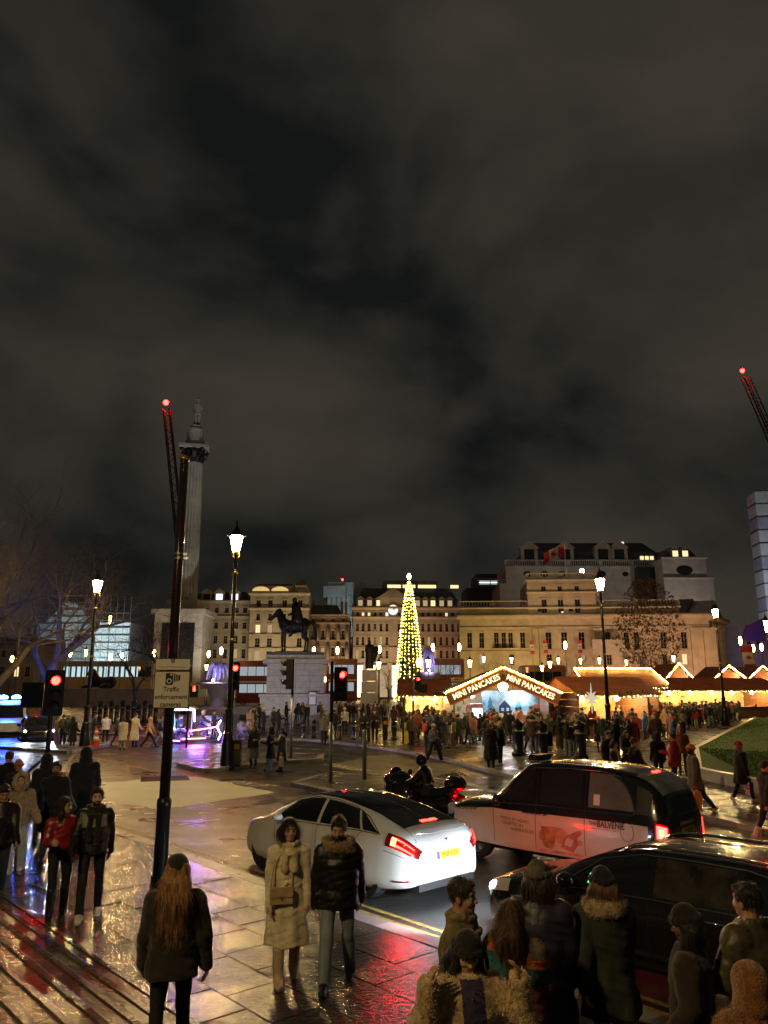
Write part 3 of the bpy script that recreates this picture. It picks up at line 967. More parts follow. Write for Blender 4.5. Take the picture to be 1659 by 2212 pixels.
UX, UZ, UN = (1, 0, 0), (0, 0, 1), (0, -1, 0)
for nm, z0, z1 in (('lower_plate', 0, smm - .006), ('upper_plate', smm + .006, shh)):
 b = MB(); b.extr(rrect(-sw / 2, sw / 2, z0, z1, .03), (0, 0, 0), UX, UZ, UN, .012); pl = b.build(nm, M_INK, sgn)
 b = MB(); b.extr(rrect(-sw / 2 + .014, sw / 2 - .014, z0 + .014, z1 - .014, .022), (0, -.0125, 0), UX, UZ, UN, .003); b.build('white_face', M_SIGN, pl)
def sgn_txt(s, size, z, m=M_INK, **k):
 lettering('lettering', s, size, m, sgn, frame((0, -.019, z), UX, UZ), **k)
sgn_txt('Traffic', .115, smm * .50, bold=.002)
sgn_txt('enforcement', .115, smm * .30, bold=.002)
sgn_txt('cameras', .115, smm * .10, bold=.002)
sgn_txt('City of Westminster', .058, smm + (shh - smm) * .30, mat('grey_ink', (.25, .24, .22), .5, var=0))
b = MB()
cz0 = smm * .62
b.extr(rrect(-.115, .02, cz0, cz0 + smm * .32, .022), (0, -.016, 0), UX, UZ, UN, .003)
for i in range(3):
 b.extr([(.035 + i * .03, cz0 + .05 + i * .008), (.055 + i * .03, cz0 + .05 + i * .008), (.055 + i * .03, cz0 + .2 - i * .012), (.035 + i * .03, cz0 + .2 - i * .012)], (0, -.016, 0), UX, UZ, UN, .003)
b.extr([(.12, cz0 + .08), (.15, cz0 + .07), (.15, cz0 + .18), (.12, cz0 + .17)], (0, -.016, 0), UX, UZ, UN, .003)
ic = b.build('camera_symbol', M_INK, sgn)
def ring(cx_, cz_, r0, r1, n=18):
 bb = MB()
 for k in range(n):
  a, c = 2 * PI * k / n, 2 * PI * (k + 1) / n
  bb.extr([(cx_ + r0 * math.cos(a), cz_ + r0 * math.sin(a)), (cx_ + r1 * math.cos(a), cz_ + r1 * math.sin(a)), (cx_ + r1 * math.cos(c), cz_ + r1 * math.sin(c)), (cx_ + r0 * math.cos(c), cz_ + r0 * math.sin(c))], (0, -.0205, 0), UX, UZ, UN, .002)
 return bb
ring(-.05, cz0 + .07, .028, .046).build('lens_ring', M_SIGN, ic)
ring(-.015, cz0 + .18, .008, .02).build('lens_ring', M_SIGN, ic)
b = MB()
cb = smm + (shh - smm) * .62
for i in range(4): b.b2(-.036 + i * .02, -.026 + i * .02, -.019, -.016, cb, cb + .05)
for i in range(3): b.b2(-.036, .034, -.0195, -.0165, cb + .005 + i * .018, cb + .013 + i * .018)
b.extr([(-.045, cb + .055), (.043, cb + .055), (.05, cb + .085), (.02, cb + .068), (0, cb + .09), (-.022, cb + .068), (-.052, cb + .085)], (0, -.016, 0), UX, UZ, UN, .003)
b.build('crest', mat('crest_ink', (.1, .1, .1), .5, var=0), sgn)
b = MB()
for z in (smm * .5, smm + .08): b.box((0, .06, z), (.22, .1, .03))
b.build('mounting_bracket', M_GREYP, sgn)
# traffic signals
M_RED = glow('red_signal_lens', (1.0, .0045, .003), 85)
M_REDH = glow('red_signal_hot', (1.0, .16, .05), 9)
M_GRN = glow('green_signal_lens', (.02, 1.0, .35), 18)
M_LENS = mat('unlit_lens', (.03, .03, .035), .15, var=0)
def signal_head(t, c, rz, lit='red', sc=1.0, board=True):
 """three-aspect head, facing -Y before rotation"""
 def T(bm, nm, m, par, sm=False):
  o = bm.build(nm, m, par, sm); return o
 rot = Matrix.Translation(c) @ Matrix.Rotation(rz, 4, 'Z') @ Matrix.Scale(sc, 4)
 def put(bm, nm, m, par=t, sm=False):
  me = bm.mesh(nm, m, sm); me.transform(rot); return link(nm, me, par)
 b = MB(); b.extr(rrect(-.15, .15, -.5, .5, .05), (0, .12, 0), UX, UZ, UN, .22); hd = put(b, 'signal_head', M_BLACK)
 if board:
  b = MB(); b.extr(rrect(-.24, .24, -.58, .58, .06), (0, .06, 0), UX, UZ, UN, .02); put(b, 'backing_board', M_BLACK)
 for i, nm in enumerate(('red', 'amber', 'green')):
  z = .31 - .31 * i
  on = (nm == lit)
  b = MB()
  n = 14
  b.add([(0, -.118, z)] + [(.105 * math.cos(2 * PI * k / n), -.105, z + .105 * math.sin(2 * PI * k / n)) for k in range(n)], [(0, 1 + (k + 1) % n, 1 + k) for k in range(n)])
  put(b, 'lens', M_RED if on and nm == 'red' else (M_GRN if on else M_LENS), hd, True)
  b = MB()
  seg = 12
  vs, fs = [], []
  for k in range(seg + 1):
   a = R(-20) + R(220) * k / seg
   L_ = .24 - .13 * abs(k / seg - .5) * 2
   for rr, yy in ((.115, -.095), (.12, -.095 - L_), (.128, -.095 - L_), (.125, -.095)):
    vs.append((rr * math.cos(a), yy, z + rr * math.sin(a)))
  for k in range(seg):
   for q in range(4):
    q2 = (q + 1) % 4
    fs.append((k * 4 + q, k * 4 + q2, (k + 1) * 4 + q2, (k + 1) * 4 + q))
  b.add(vs, fs)
  put(b, 'visor', M_BLACK, hd, True)
def signal(label, u, Y, vb, vt, head_uv, rz, base_z=PAVE_Z, sc=1.0, lit='red', grey_to=None, board=True):
 x = PX(u, Y, vb)
 t = thing('traffic_signal', label, 'traffic light', (x, Y, base_z))
 zt = PZ(vt, Y) - base_z
 zg = (PZ(grey_to, Y) - base_z) if grey_to else 0
 b = MB()
 if grey_to:
  b.lathe([(.065, 0), (.065, zg)], 12); b.build('lower_post', M_GREYP, t, True)
  b = MB()
 b.lathe([(.062, zg), (.062, zt), (.03, zt + .03)], 12); b.build('post', M_BLACK, t, True)
 hu, hv = head_uv
 hp = P(hu, hv, Y - .1)
 signal_head(t, (hp[0] - x, -.1, hp[2] - base_z), rz, lit, sc, board)
 b = MB()
 for dz in (-.35, .35): b.tube([(0, 0, hp[2] - base_z + dz), (hp[0] - x, -.05, hp[2] - base_z + dz)], .02, 6)
 b.build('bracket', M_BLACK, t)
 return t
s1 = signal('traffic light showing red at far left beside the police van', 97, 20.0, 1690, 1450, (117, 1497), R(28), sc=.98)
b = MB(); b.box((-.45, -.05, PZ(1510, 20)), (.55, .2, .62)); b.build('rear_head', M_BLACK, s1)
b = MB(); b.box((.42, -.02, PZ(1690, 20) - .05), (.22, .16, .42)); b.build('push_button_box', mat('yellow_plastic', (.62, .34, .03), .4), s1)
signal('traffic light showing red on the tall grey-footed post behind the white car', 714, 27.3, 1690, 1430, (737, 1477), R(22), .13, sc=.98, grey_to=1560)
sx, sy_ = G(630, 1637, .13)
s3 = signal('traffic light seen from the side before the statue plinth', 628, sy_, 1637, 1424, (624, 1456), R(-82), .13, sc=1.35, lit='none', grey_to=1500, board=False)
signal('traffic light showing red attached beside the island lamp post', 497, 33.6, 1655, 1440, (506, 1460), R(25), .13, sc=1.03)
s5 = signal('traffic light showing red in the crowd left of the pancake stall', 893, 50, 1590, 1437, (903, 1476), R(10), PAVE_Z, sc=.82)
b = MB(); b.box((.62, -.05, PZ(1487, 50) - .1), (.55, .2, .5)); b.build('box_sign', M_BLACK, s5)
# pedestrian signal
x, Y = PX(411, 42), 42.0
t = thing('pedestrian_signal', 'small pedestrian signal with red figure beside the camera sign', 'signal', (x, Y, .1))
b = MB(); b.lathe([(.05, 0), (.05, PZ(1462, Y))], 10); b.build('post', M_BLACK, t, True)
hz = PZ(1494, Y) - .1
b = MB(); b.box((.3, -.05, hz), (.42, .22, .6)); hd = b.build('signal_box', M_BLACK, t)
b = MB(); b.box((.3, -.168, hz + .12), (.12, .008, .2)); b.box((.3, -.168, hz + .25), (.07, .008, .06)); b.build('red_figure', M_RED, hd)
b = MB(); b.box((.75, -.05, hz - .05), (.4, .2, .4)); b.build('side_box', M_GREYP, t)
# small far signals
for (u, v, Y, l) in ((91, 1431, 110, 'tiny red signal beside the far-left globe lamps'),):
 p = P(u, v, Y)
 t = thing('far_signal', l, 'traffic light', (p[0], Y, 0)); b = MB(); b.lathe([(.06, 0), (.06, p[2] - .5)], 6); b.build('post', M_BLACK, t)
 b = MB(); b.box((0, 0, p[2] - .3), (.35, .25, 1.0)); b.build('signal_head', M_BLACK, t)
 b = MB(); b.ball((0, -.16, p[2]), .13, 8, 6); b.build('lens', M_RED, t)
# plain grey posts on the islands
b = MB(); b.lathe([(.075, 0), (.075, PZ(1578, 28.2) - .13), (.04, PZ(1576, 28.2) - .12)], 12)
x, y = G(787, 1683, .13)
o = b.build('post', M_GREYP, None, True, (x, y, .13)); tag(o, 'plain grey metal post on the island behind the motorcycle', 'post')
for (u, vb, vt, r, c, l) in ((832, 1600, 1550, .19, M_BLACK, 'square black bollard beside the far kerb left of the red light'), (512, 1655, 1600, .2, M_BLACK, 'black island bollard beside the tallest lamp post'),):
 x, y = G(u, vb, .12); h = PZ(vt, y) - .12
 t = thing('bollard_post', l, 'bollard', (x, y, .12))
 b = MB(); b.box((0, 0, h / 2), (r * 1.6, r * 1.6, h)); b.box((0, 0, h + .02), (r * 1.7, r * 1.7, .05)); b.build('shaft', c, t)
 b = MB(); b.box((0, -r * .82, h * .78), (r, .01, r)); b.build('marker', mat('amber_marker', (.55, .25, .03), .4), t)
x, y = G(878, 1605, .1)
# yellow post in front of the red light
x, y = G(879, 1607, .1); b = MB(); b.box((0, 0, .55), (.28, .12, 1.1)); b.box((0, 0, 1.12), (.3, .14, .05))
tag(b.build('marker_post', mat('yellow_board', (.75, .62, .03), .4, var=.1), loc=(x, y, .1)), 'yellow marker post by the far kerb behind the grey post', 'post')
# ornate cast bollards
def cast_bollard():
 t = thing('cast_bollard', '', 'bollard', group='cast iron bollards along the square')
 b = MB(); b.lathe([(.17, 0), (.17, .1), (.13, .14), (.12, .7), (.14, .74), (.14, .8), (.11, .84), (.12, .9), (.15, .97), (.13, 1.06), (.05, 1.1), (.05, 1.12), (.0, 1.15)], 12); b.build('shaft', M_BLACK, t, True)
 b = MB(); b.lathe([(.145, .75), (.148, .77), (.145, .79)], 12); b.build('ring', M_GREYP, t, True)
 return t
CB = cast_bollard(); cbn = 0
bspots = [(795, 1600), (852, 1598), (764, 1597), (733, 1596), (703, 1595), (678, 1594), (655, 1595)]
names = ['first', 'second', 'third', 'fourth', 'fifth', 'sixth', 'seventh']
for i, (u, v) in enumerate(bspots):
 x, y = G(u, v, .1)
 o = CB if i == 0 else dup(CB, (0, 0, 0), 0)
 o.location = (x, y, .1); o['label'] = 'cast iron bollard before the statue plinth, %s from the market side' % names[i]
big = [(1121, 1632, 'big black domed bollard between the bald man and the pancake stall'), (1173, 1640, 'big black domed bollard left of the green-coated woman'), (1256, 1640, 'big black domed bollard right of the blonde woman behind the taxi')]
for u, v, l in big:
 x, y = G(u, v, .1)
 o = dup(CB, (x, y, .1), 0, l); o.scale = (1.9, 1.9, 1.45)
for i in range(12):
 u = 205 + i * 12.0; Y = 66 + i * .3
 o = dup(CB, (PX(u, Y, 1530), Y, .1), 0, 'iron bollard in the row below the bronze lion'); o.scale = (1.5, 1.5, 1.7 if i % 2 else 1.35)
# traffic cone
x, y = G(206, 1612, .13)
t = thing('traffic_cone', 'orange and white traffic cone beside the left tall lamp post', 'cone', (x, y, .13), 0)
M_CONE = mat('cone_orange', (.8, .12, .02), .45)
b = MB(); b.box((0, 0, .03), (.5, .5, .06)); b.build('foot', M_CONE, t)
b = MB(); b.lathe([(.2, .06), (.045, .95), (.03, .96)], 14); b.build('cone_body', M_CONE, t, True)
for z0, z1 in ((.3, .5), (.66, .8)):
 f = lambda z: .2 + (.045 - .2) * (z - .06) / .89 + .004
 b = MB(); b.lathe([(f(z0), z0), (f(z1), z1)], 14); b.build('white_band', mat('reflective_white', (.8, .8, .8), .3), t, True)
# ------------------------------------------------------------------ people
def fabric(name, col, kind='wool'):
 if name in MATS: return MATS[name]
 if kind == 'wool': return mat(name, col, .9, var=.22, scale=9, bump=.35, bscale=45, sheen=.25)
 if kind == 'nylon': return mat(name, col, .42, var=.15, scale=7, bump=.5, bscale=14)
 if kind == 'denim': return mat(name, col, .85, var=.3, scale=6, bump=.35, bscale=30, stretch=(1, 1, .4))
 if kind == 'leather': return mat(name, col, .32, var=.2, scale=8, bump=.2, bscale=30, coat=.2)
 if kind == 'fur': return mat(name, col, .95, var=.45, scale=26, bump=1.0, bscale=70, sheen=.5)
 if kind == 'hair': return mat(name, col, .5, var=.5, scale=22, bump=.8, bscale=60, stretch=(1, 1, .12), sheen=.1)
 if kind == 'knit': return mat(name, col, .95, var=.35, scale=16, bump=.8, bscale=55)
 return mat(name, col, .8)
SKIN = {'light': (.55, .34, .25), 'tan': (.46, .27, .175), 'brown': (.17, .085, .05), 'dark': (.07, .036, .023)}
def skinmats(tone):
 c = SKIN[tone]
 return [mat('skin_' + tone, c, .5, var=.1, scale=14, bump=.1, bscale=80),
   mat('lips_' + tone, (c[0] * .75, c[1] * .45, c[2] * .45), .4, var=0),
   mat('eye_dark', (.02, .014, .01), .2, var=0),
   mat('eye_white', (.55, .52, .48), .25, var=0)]
def rotm(yaw, pitch, roll=0):
 return (Matrix.Rotation(yaw, 3, 'Z') @ Matrix.Rotation(pitch, 3, 'X') @ Matrix.Rotation(roll, 3, 'Y'))
class Fig:
 """skeleton in a frame where the person faces +Y and stands on z = 0"""
 def __init__(s, h=1.75, stride=0.0, armL='down', armR='down', yaw=0.0, pitch=0.0, lean=0.0, phase=1, bulk=1.0, slump=0.0, sit=0.0):
  k = h / 1.75; s.k = k; s.h = h; s.bulk = bulk
  V = Vector
  th, sh = .43 * k, .41 * k
  s.leg = {}
  tips = []
  for side, sg in (('L', -1), ('R', 1)):
   fwd = stride * (1 if (sg * phase) > 0 else -1)
   hip = V((sg * .092 * k, 0, 0))
   kb = .12 if fwd > 0 else .55 * abs(stride) + .05     # knee bend
   a1 = fwd + (kb * .45 if fwd < 0 else .08)
   if sit: a1, kb, fwd = sit, sit - .1, 1
   knee = hip + V((sg * .01 * k, math.sin(a1) * th, -math.cos(a1) * th))
   a2 = a1 - kb
   ank = knee + V((0, math.sin(a2) * sh, -math.cos(a2) * sh))
   s.leg[side] = [hip, knee, ank, a2 if fwd < 0 else 0.0]
   tips.append(ank.z)
  base = -min(tips) + .085 * k
  s.pz = base
  for side in 'LR':
   L_ = s.leg[side]
   s.leg[side] = [L_[0] + V((0, 0, base)), L_[1] + V((0, 0, base)), L_[2] + V((0, 0, base)), L_[3]]
  ln = lean
  def up(z, y=0.0):        # torso point at height z above pelvis
   return V((0, math.sin(ln) * z + y, base + math.cos(ln) * z))
  s.up = up
  s.chest = up(.36 * k)
  s.neck = up(.575 * k)
  s.headc = up(.705 * k, .012 * k + slump)
  s.H = rotm(yaw, pitch)
  s.arm = {}
  ua, fa = .285 * k, .255 * k
  for side, sg, spec in (('L', -1, armL), ('R', 1, armR)):
   shd = up(.452 * k) + V((sg * .172 * k * (1 + .12 * (bulk - 1)), 0, 0))
   if isinstance(spec, str):
    spec = {'down': (.05, .10, .25), 'walkF': (.42, .10, .35), 'walkB': (-.45, .10, .2), 'pocket': (-.12, .26, .85, -.35),
      'phone': (.55, .05, 1.75, .35), 'hold': (.35, .16, 1.35, .3), 'carry': (.08, .16, .1), 'face': (.75, .12, 2.35, .3),
      'hat': (1.15, .55, 2.2, .35), 'up': (2.1, .2, .6, 0), 'bar': (.75, .18, .45, 0), 'cross': (.4, .1, 1.7, .9)}[spec]
   sw, ou, bend = spec[:3]; inn = spec[3] if len(spec) > 3 else .0
   d1 = V((sg * math.sin(ou), math.sin(sw) * math.cos(ou), -math.cos(sw) * math.cos(ou)))
   el = shd + d1 * ua
   a = sw + bend
   d2 = V((sg * (math.sin(ou) * .4 - inn), math.sin(a), -math.cos(a))).normalized()
   wr = el + d2 * fa
   s.arm[side] = (shd, el, wr, d2)
def head_vox(f, vox):
 """head and neck"""
 k = f.k; c = f.headc; Hm = f.H
 r = .17 * k
 lo = (c.x - r, c.y - r, f.neck.z - .08 * k); hi = (c.x + r, c.y + r + .02, c.z + .14 * k)
 lo = (lo[0], min(lo[1], f.neck.y - .1 * k), lo[2]); hi = (hi[0], max(hi[1], f.neck.y + .1 * k), hi[2])
 v = Vox(lo, hi, vox)
 def w(p): return c + Hm @ (Vector(p) * k)
 M3 = Hm
 v.ell(w((0, -.012, .012)), Vector((.077, .097, .093)) * k, .0, M=M3)
 v.ell(w((0, .026, -.052)), Vector((.061, .066, .075)) * k, .03 * k, M=M3)
 v.ell(w((0, .060, -.103)), Vector((.030, .028, .022)) * k, .025 * k, M=M3)
 v.cone(w((-.035, .074, .012)), w((.035, .074, .012)), .016 * k, k=.014 * k)
 for sx in (-1, 1):
  v.ell(w((sx * .040, .056, -.045)), Vector((.024, .03, .026)) * k, .02 * k, M=M3)
  if vox < .012:
   v.ell(w((sx * .031, .099, -.014)), Vector((.017, .014, .011)) * k, .010 * k, 's', M=M3)
   v.ell(w((sx * .031, .0765, -.014)), Vector((.0135, .013, .011)) * k, .003 * k, M=M3)
  v.ell(w((sx * .079, -.010, -.024)), Vector((.011, .022, .033)) * k, .008 * k, M=M3)
 v.cone(w((0, .086, -.008)), w((0, .108, -.044)), .009 * k, .0135 * k, k=.008 * k)
 v.cone(w((-.011, .094, -.048)), w((.011, .094, -.048)), .010 * k, k=.008 * k)
 v.cone(w((-.018, .083, -.078)), w((.018, .083, -.078)), .0105 * k, k=.008 * k)
 nb = c + Hm @ Vector((0, -.030, -.07)) * k
 v.cone(nb, f.neck - Vector((0, 0, .05 * k)), .054 * k, .06 * k, k=.03 * k)
 return v
def head_materials(f, beard=0, brow=True):
 k = f.k; Hi = np.array(f.H).T; c = np.array(f.headc)
 def fn(C):
  p = (C - c) @ Hi.T / k
  x, y, z = p[:, 0], p[:, 1], p[:, 2]
  mi = np.zeros(len(C), int)
  fr = y > .055
  mi[fr & (np.abs(x) < .021) & (np.abs(z + .079) < .0085) & (y > .07)] = 1
  e = ((np.abs(x) - .031) / .0165) ** 2 + ((z + .014) / .0085) ** 2
  mi[fr & (e < 1)] = 3
  e2 = ((np.abs(x) - .031) / .0075) ** 2 + ((z + .014) / .0085) ** 2
  mi[fr & (e2 < 1)] = 2
  if brow: mi[fr & (np.abs(np.abs(x) - .031) < .019) & (np.abs(z - .012 + np.abs(np.abs(x) - .028) * .2) < .0055)] = 4
  if beard:
   lim = -.066 if beard > 1 else -.074
   bd = (z < lim) & (z > -.135) & (y > .005) & ~((np.abs(x) < .02) & (np.abs(z + .079) < .009))
   bd |= (np.abs(x) > .055) & (z < -.02) & (z > -.1) & (y > .0) & (y < .05)
   bd |= (np.abs(x) < .03) & (z > -.072) & (z < -.060) & (y > .07)
   mi[bd] = 4
  return mi
 return fn
def hand_vox(f, side, vox, fingers=True, curl=.5):
 sh, el, wr, d = f.arm[side]; k = f.k
 sg = -1 if side == 'L' else 1
 d = d.normalized()
 # palm faces the body: thumb side points forward / up
 th = Vector((0, 1, 0)) - d * d.y
 if th.length < .3: th = Vector((0, 0, 1)) - d * d.z
 th.normalize()
 n = d.cross(th) * (1 if side == 'R' else -1)
 if n.x * sg > 0: n = -n                      # palm normal towards the body
 p0 = wr - d * .05 * k
 p1 = wr + d * .09 * k
 lo = np.minimum(np.array(p0), np.array(wr + d * .2 * k)) - .1 * k; hi = np.maximum(np.array(p0), np.array(wr + d * .2 * k)) + .1 * k
 v = Vox(lo, hi, vox)
 v.cone(p0, wr, .030 * k, .026 * k, 0)
 for j in (-.026, 0, .026):
  v.cone(wr + th * j * k * .7, p1 + th * j * k, .018 * k, .0165 * k, .012 * k)
 if fingers:
  for i, L_ in enumerate((.072, .082, .076, .06)):
   off = th * ((1.5 - i) * .0205) * k
   a = p1 + off * 1.1
   d1 = (d * math.cos(curl * .7) + n * math.sin(curl * .7)); d2 = (d * math.cos(curl * 1.8) + n * math.sin(curl * 1.8))
   m_ = a + d1 * L_ * .55 * k
   v.cone(a - d * .02 * k, m_, .0098 * k, .009 * k, .004 * k)
   v.cone(m_, m_ + d2 * L_ * .5 * k, .009 * k, .0075 * k, .003 * k)
  a = wr + d * .025 * k + th * .026 * k
  b_ = a + (th * .55 + d * .75 + n * .25).normalized() * .048 * k
  v.cone(a, b_, .014 * k, .011 * k, .008 * k)
  v.cone(b_, b_ + (d * .95 + n * .35).normalized() * .032 * k, .0105 * k, .0085 * k, .004 * k)
 else:
  v.cone(p1, p1 + (d * math.cos(curl) + n * math.sin(curl)) * .06 * k, .03 * k, .02 * k, .015 * k)
 return v
def person_parts(f, o, lod):
 """o: dict of clothing. returns list of (name, mesh, child_of)"""
 vb = {0: .0098, 1: .016, 2: .024, 3: .05}[lod]
 vh = {0: .0062, 1: .0105, 2: .018, 3: .034}[lod]
 k, up, bk = f.k, f.up, f.bulk
 V = Vector
 parts = []
 FZ = (2200, .024, .0019, .25) if lod == 0 else None
 tone = o.get('skin', 'light')
 hairc = o.get('hairc', (.03, .02, .014))
 hm = fabric('hair_%d_%d_%d' % tuple(int(c * 1000) for c in hairc), hairc, 'hair')
 # ---- body: head, hands and the figure under the clothes, one mesh
 segs = []
 hv = head_vox(f, vh)
 Vh, Fh = hv.surf()
 fn = head_materials(f, o.get('beard', 0))
 mih = fn(Vh[Fh].mean(1)) if lod < 2 else np.zeros(len(Fh), int)
 tv = Vox((-.3, -.45, .0), (.3, .45, f.neck.z + .03), .02 if lod < 2 else .028)
 tv.loft([(f.pz - .05 * k, .13 * k, .09 * k, 0, up(0).y), (f.pz + .1 * k, .12 * k, .085 * k, 0, up(.1 * k).y), (f.pz + .38 * k, .14 * k, .09 * k, 0, up(.38 * k).y), (f.pz + .5 * k, .11 * k, .06 * k, 0, up(.5 * k).y)], 0)
 tv.cone(up(.42 * k), f.neck, .06 * k, .055 * k, .03)
 for sd in 'LR':
  h_, kn, an, _ = f.leg[sd]
  tv.cone(h_, kn, .07 * k, .048 * k, .03); tv.cone(kn, an, .048 * k, .036 * k, .02)
  s_, e_, w_, d_ = f.arm[sd]
  tv.cone(up(.45 * k), s_, .06 * k, .05 * k, .03); tv.cone(s_, e_, .045 * k, .036 * k, .02); tv.cone(e_, w_, .036 * k, .026 * k, .02)
 Vt, Ft = tv.surf()
 ps = [(Vt, Ft), (Vh, Fh)]; mis = [np.zeros(len(Ft), int), mih]
 glv = o.get('gloves')
 for sd in 'LR':
  if o.get('hide' + sd): continue
  if lod == 3: continue
  x = hand_vox(f, sd, .0045 if lod == 0 else (.008 if lod == 1 else .013), lod < 2, o.get('curl' + sd, .5)).surf()
  ps.append(x); mis.append(np.full(len(x[1]), 5 if glv else 0))
 Vb, Fb = vox_join(ps)
 ms = skinmats(tone) + [hm] + ([glv] if glv else [])
 parts.append(('body', np_mesh('body', Vb, Fb, ms, np.concatenate(mis)), None))
 # ---- trousers / skirt
 tr = o.get('legs', 'slim')
 tm = o.get('legm') or fabric('black_trousers', (.012, .012, .015), 'denim')
 r1, r2, r3 = {'slim': (.088, .060, .050), 'jeans': (.092, .070, .062), 'wide': (.098, .092, .105)}.get(tr, (.085, .06, .045))
 pts = [f.leg[s_][i] for s_ in 'LR' for i in range(3)]
 lo = (-.32, min(p.y for p in pts) - .2, 0); hi = (.32, max(p.y for p in pts) + .2, f.pz + .16 * k)
 lv = Vox(lo, hi, vb)
 lv.loft([(f.pz - .09 * k, .165 * k, .115 * k, 0, up(-.09 * k).y), (f.pz + .03 * k, .175 * k, .125 * k, 0, up(0.03).y), (f.pz + .13 * k, .15 * k, .11 * k, 0, up(.13 * k).y)], 0)
 for sd in 'LR':
  h_, kn, an, aa = f.leg[sd]
  end = an + (an - kn).normalized() * (.02 * k if tr != 'wide' else .05 * k)
  lv.cone(h_ + V((0, 0, .02)), kn, r1 * k, r2 * k, .03); lv.cone(kn, end, r2 * k, r3 * k, .02)
 if tr == 'skirt':
  zh = o.get('skirt_z', .35) * k
  lv.loft([(zh, .22 * k, .2 * k), (.75 * k, .19 * k, .15 * k), (f.pz + .1 * k, .15 * k, .11 * k)], .03, flute=.012)
 lv.noise(.004, 28, 3)
 parts.append(('skirt' if tr == 'skirt' else 'trousers', vox_mesh('trousers', lv, tm), None))
 # ---- shoes
 sm_ = o.get('shoem') or fabric('black_leather', (.012, .011, .011), 'leather')
 for sd in 'LR':
  h_, kn, an, aa = f.leg[sd]
  c, s_ = math.cos(aa), math.sin(aa)
  def fp(y, z): return an + V((0, y * c - z * s_ * -1, z * c + y * s_)) * k
  fwd = V((0, c, s_)); dn = V((0, s_, -c))
  heel = an + (fwd * -.045 + dn * .045) * k; toe = an + (fwd * .15 + dn * .052) * k
  b_ = Vox(np.minimum(np.array(heel), np.array(toe)) - .12, np.maximum(np.array(heel), np.array(toe)) + (.12, .12, .12 if not o.get('boots') else .45), vb * .8)
  b_.cone(heel, an + (fwd * .02 + dn * .02) * k, .045 * k, .05 * k, .02); b_.cone(an + (fwd * .02 + dn * .03) * k, toe, .05 * k, .036 * k, .03)
  b_.cone(an + (fwd * .1 + dn * .055) * k, toe, .044 * k, .036 * k, .02)
  if o.get('boots'):
   b_.cone(an, an + (kn - an) * o['boots'], .055 * k, .066 * k, .02)
  nrm = -dn
  ix = b_.ax[2][None, None, :] * 1.0; yy = b_.ax[1][None, :, None]
  sole = an + dn * .085 * k
  pl = (yy - sole.y) * nrm.y + (ix - sole.z) * nrm.z
  b_.D = np.maximum(b_.D, (-pl + 0 * b_.ax[0][:, None, None]).astype(np.float32))
  Vs, Fs = b_.surf()
  mm = [sm_]; mi = None
  if o.get('sole'):
   mm = [sm_, o['sole']]; C = Vs[Fs].mean(1); mi = ((C[:, 1] - sole.y) * nrm.y + (C[:, 2] - sole.z) * nrm.z < .03 * k).astype(int)
  parts.append(('shoe', np_mesh('shoe', Vs, Fs, mm, mi), None))
 # ---- coat
 ct = o.get('coat', 'jacket'); cm = o.get('coatm') or fabric('black_coat', (.012, .012, .014))
 hem = {'short': .98, 'jacket': .84, 'hip': .76, 'knee': .50, 'long': .34}[ct] * k * (o.get('hemk', 1))
 q = o.get('quilt', 0.0)
 pz = f.pz; B = bk
 def lv_(z, a, b): return (z, a * k * B, b * k * B, 0, up((z - pz)).y if z > pz else up(0).y * .6)
 tab = []
 if hem < .7 * k: tab.append(lv_(hem, .235 + (.02 if ct == 'long' else 0), .205))
 elif hem < .9 * k: tab.append(lv_(hem, .205, .158))
 else: tab.append(lv_(hem, .182, .14))
 if hem < pz - .1 * k: tab.append(lv_(pz - .02 * k, .198, .152))
 belt = o.get('belt')
 tab += [lv_(pz + .14 * k, .168 if belt else .182, .128 if belt else .142), lv_(pz + .33 * k, .190, .142), lv_(pz + .41 * k, .182, .130), lv_(pz + .47 * k, .150, .11), lv_(pz + .515 * k, .105, .092), lv_(pz + .555 * k, .075, .075)]
 arms = [p for sd in 'LR' for p in f.arm[sd][:3]]
 lo = np.minimum.reduce([np.array(p) for p in arms] + [np.array((-.3 * B, -.28 * B + min(0, up(.5).y), hem))]) - .1
 hi = np.maximum.reduce([np.array(p) for p in arms] + [np.array((.3 * B, .28 * B + max(0, up(.5).y), f.neck.z + .12))]) + .1
 cv = Vox(lo, hi, vb)
 cv.loft(tab, 0, q, o.get('qp', .09), flute=(.010 if hem < .7 * k else 0), nf=7)
 for sd in 'LR':
  s_, e_, w_, d_ = f.arm[sd]
  ra, rb, rc = (.078, .066, .056) if not o.get('slimarm') else (.066, .052, .042)
  cv.cone(up(.45 * k), s_ + V((0, 0, -.01 * k)), .085 * k * B, ra * .95 * k * B, .06)
  if q:
   n = 5
   for i in range(n):
    a_ = s_.lerp(e_, i / n); b_ = s_.lerp(e_, (i + 1) / n); cv.ell((a_ + b_) / 2, V((1, 1, 1)) * (ra + (rb - ra) * i / n) * k * B * 1.05, .02)
    a2 = e_.lerp(w_, i / n); b2 = e_.lerp(w_, (i + 1) / n); cv.ell((a2 + b2) / 2, V((1, 1, 1)) * (rb + (rc - rb) * i / n) * k * B * 1.05, .02)
  cv.cone(s_, e_, ra * k * B, rb * k * B, .035); cv.cone(e_, w_ + d_ * .015, rb * k * B, rc * k * B, .02)
 cv.noise(.0035 if lod else .005, 24, 5)
 if lod == 0: cv.noise(.0026, 60, 9); cv.noise(.0028, 34, 31, .35)
 elif lod == 1: cv.noise(.004, 30, 31, .35)
 col = o.get('collar', True)
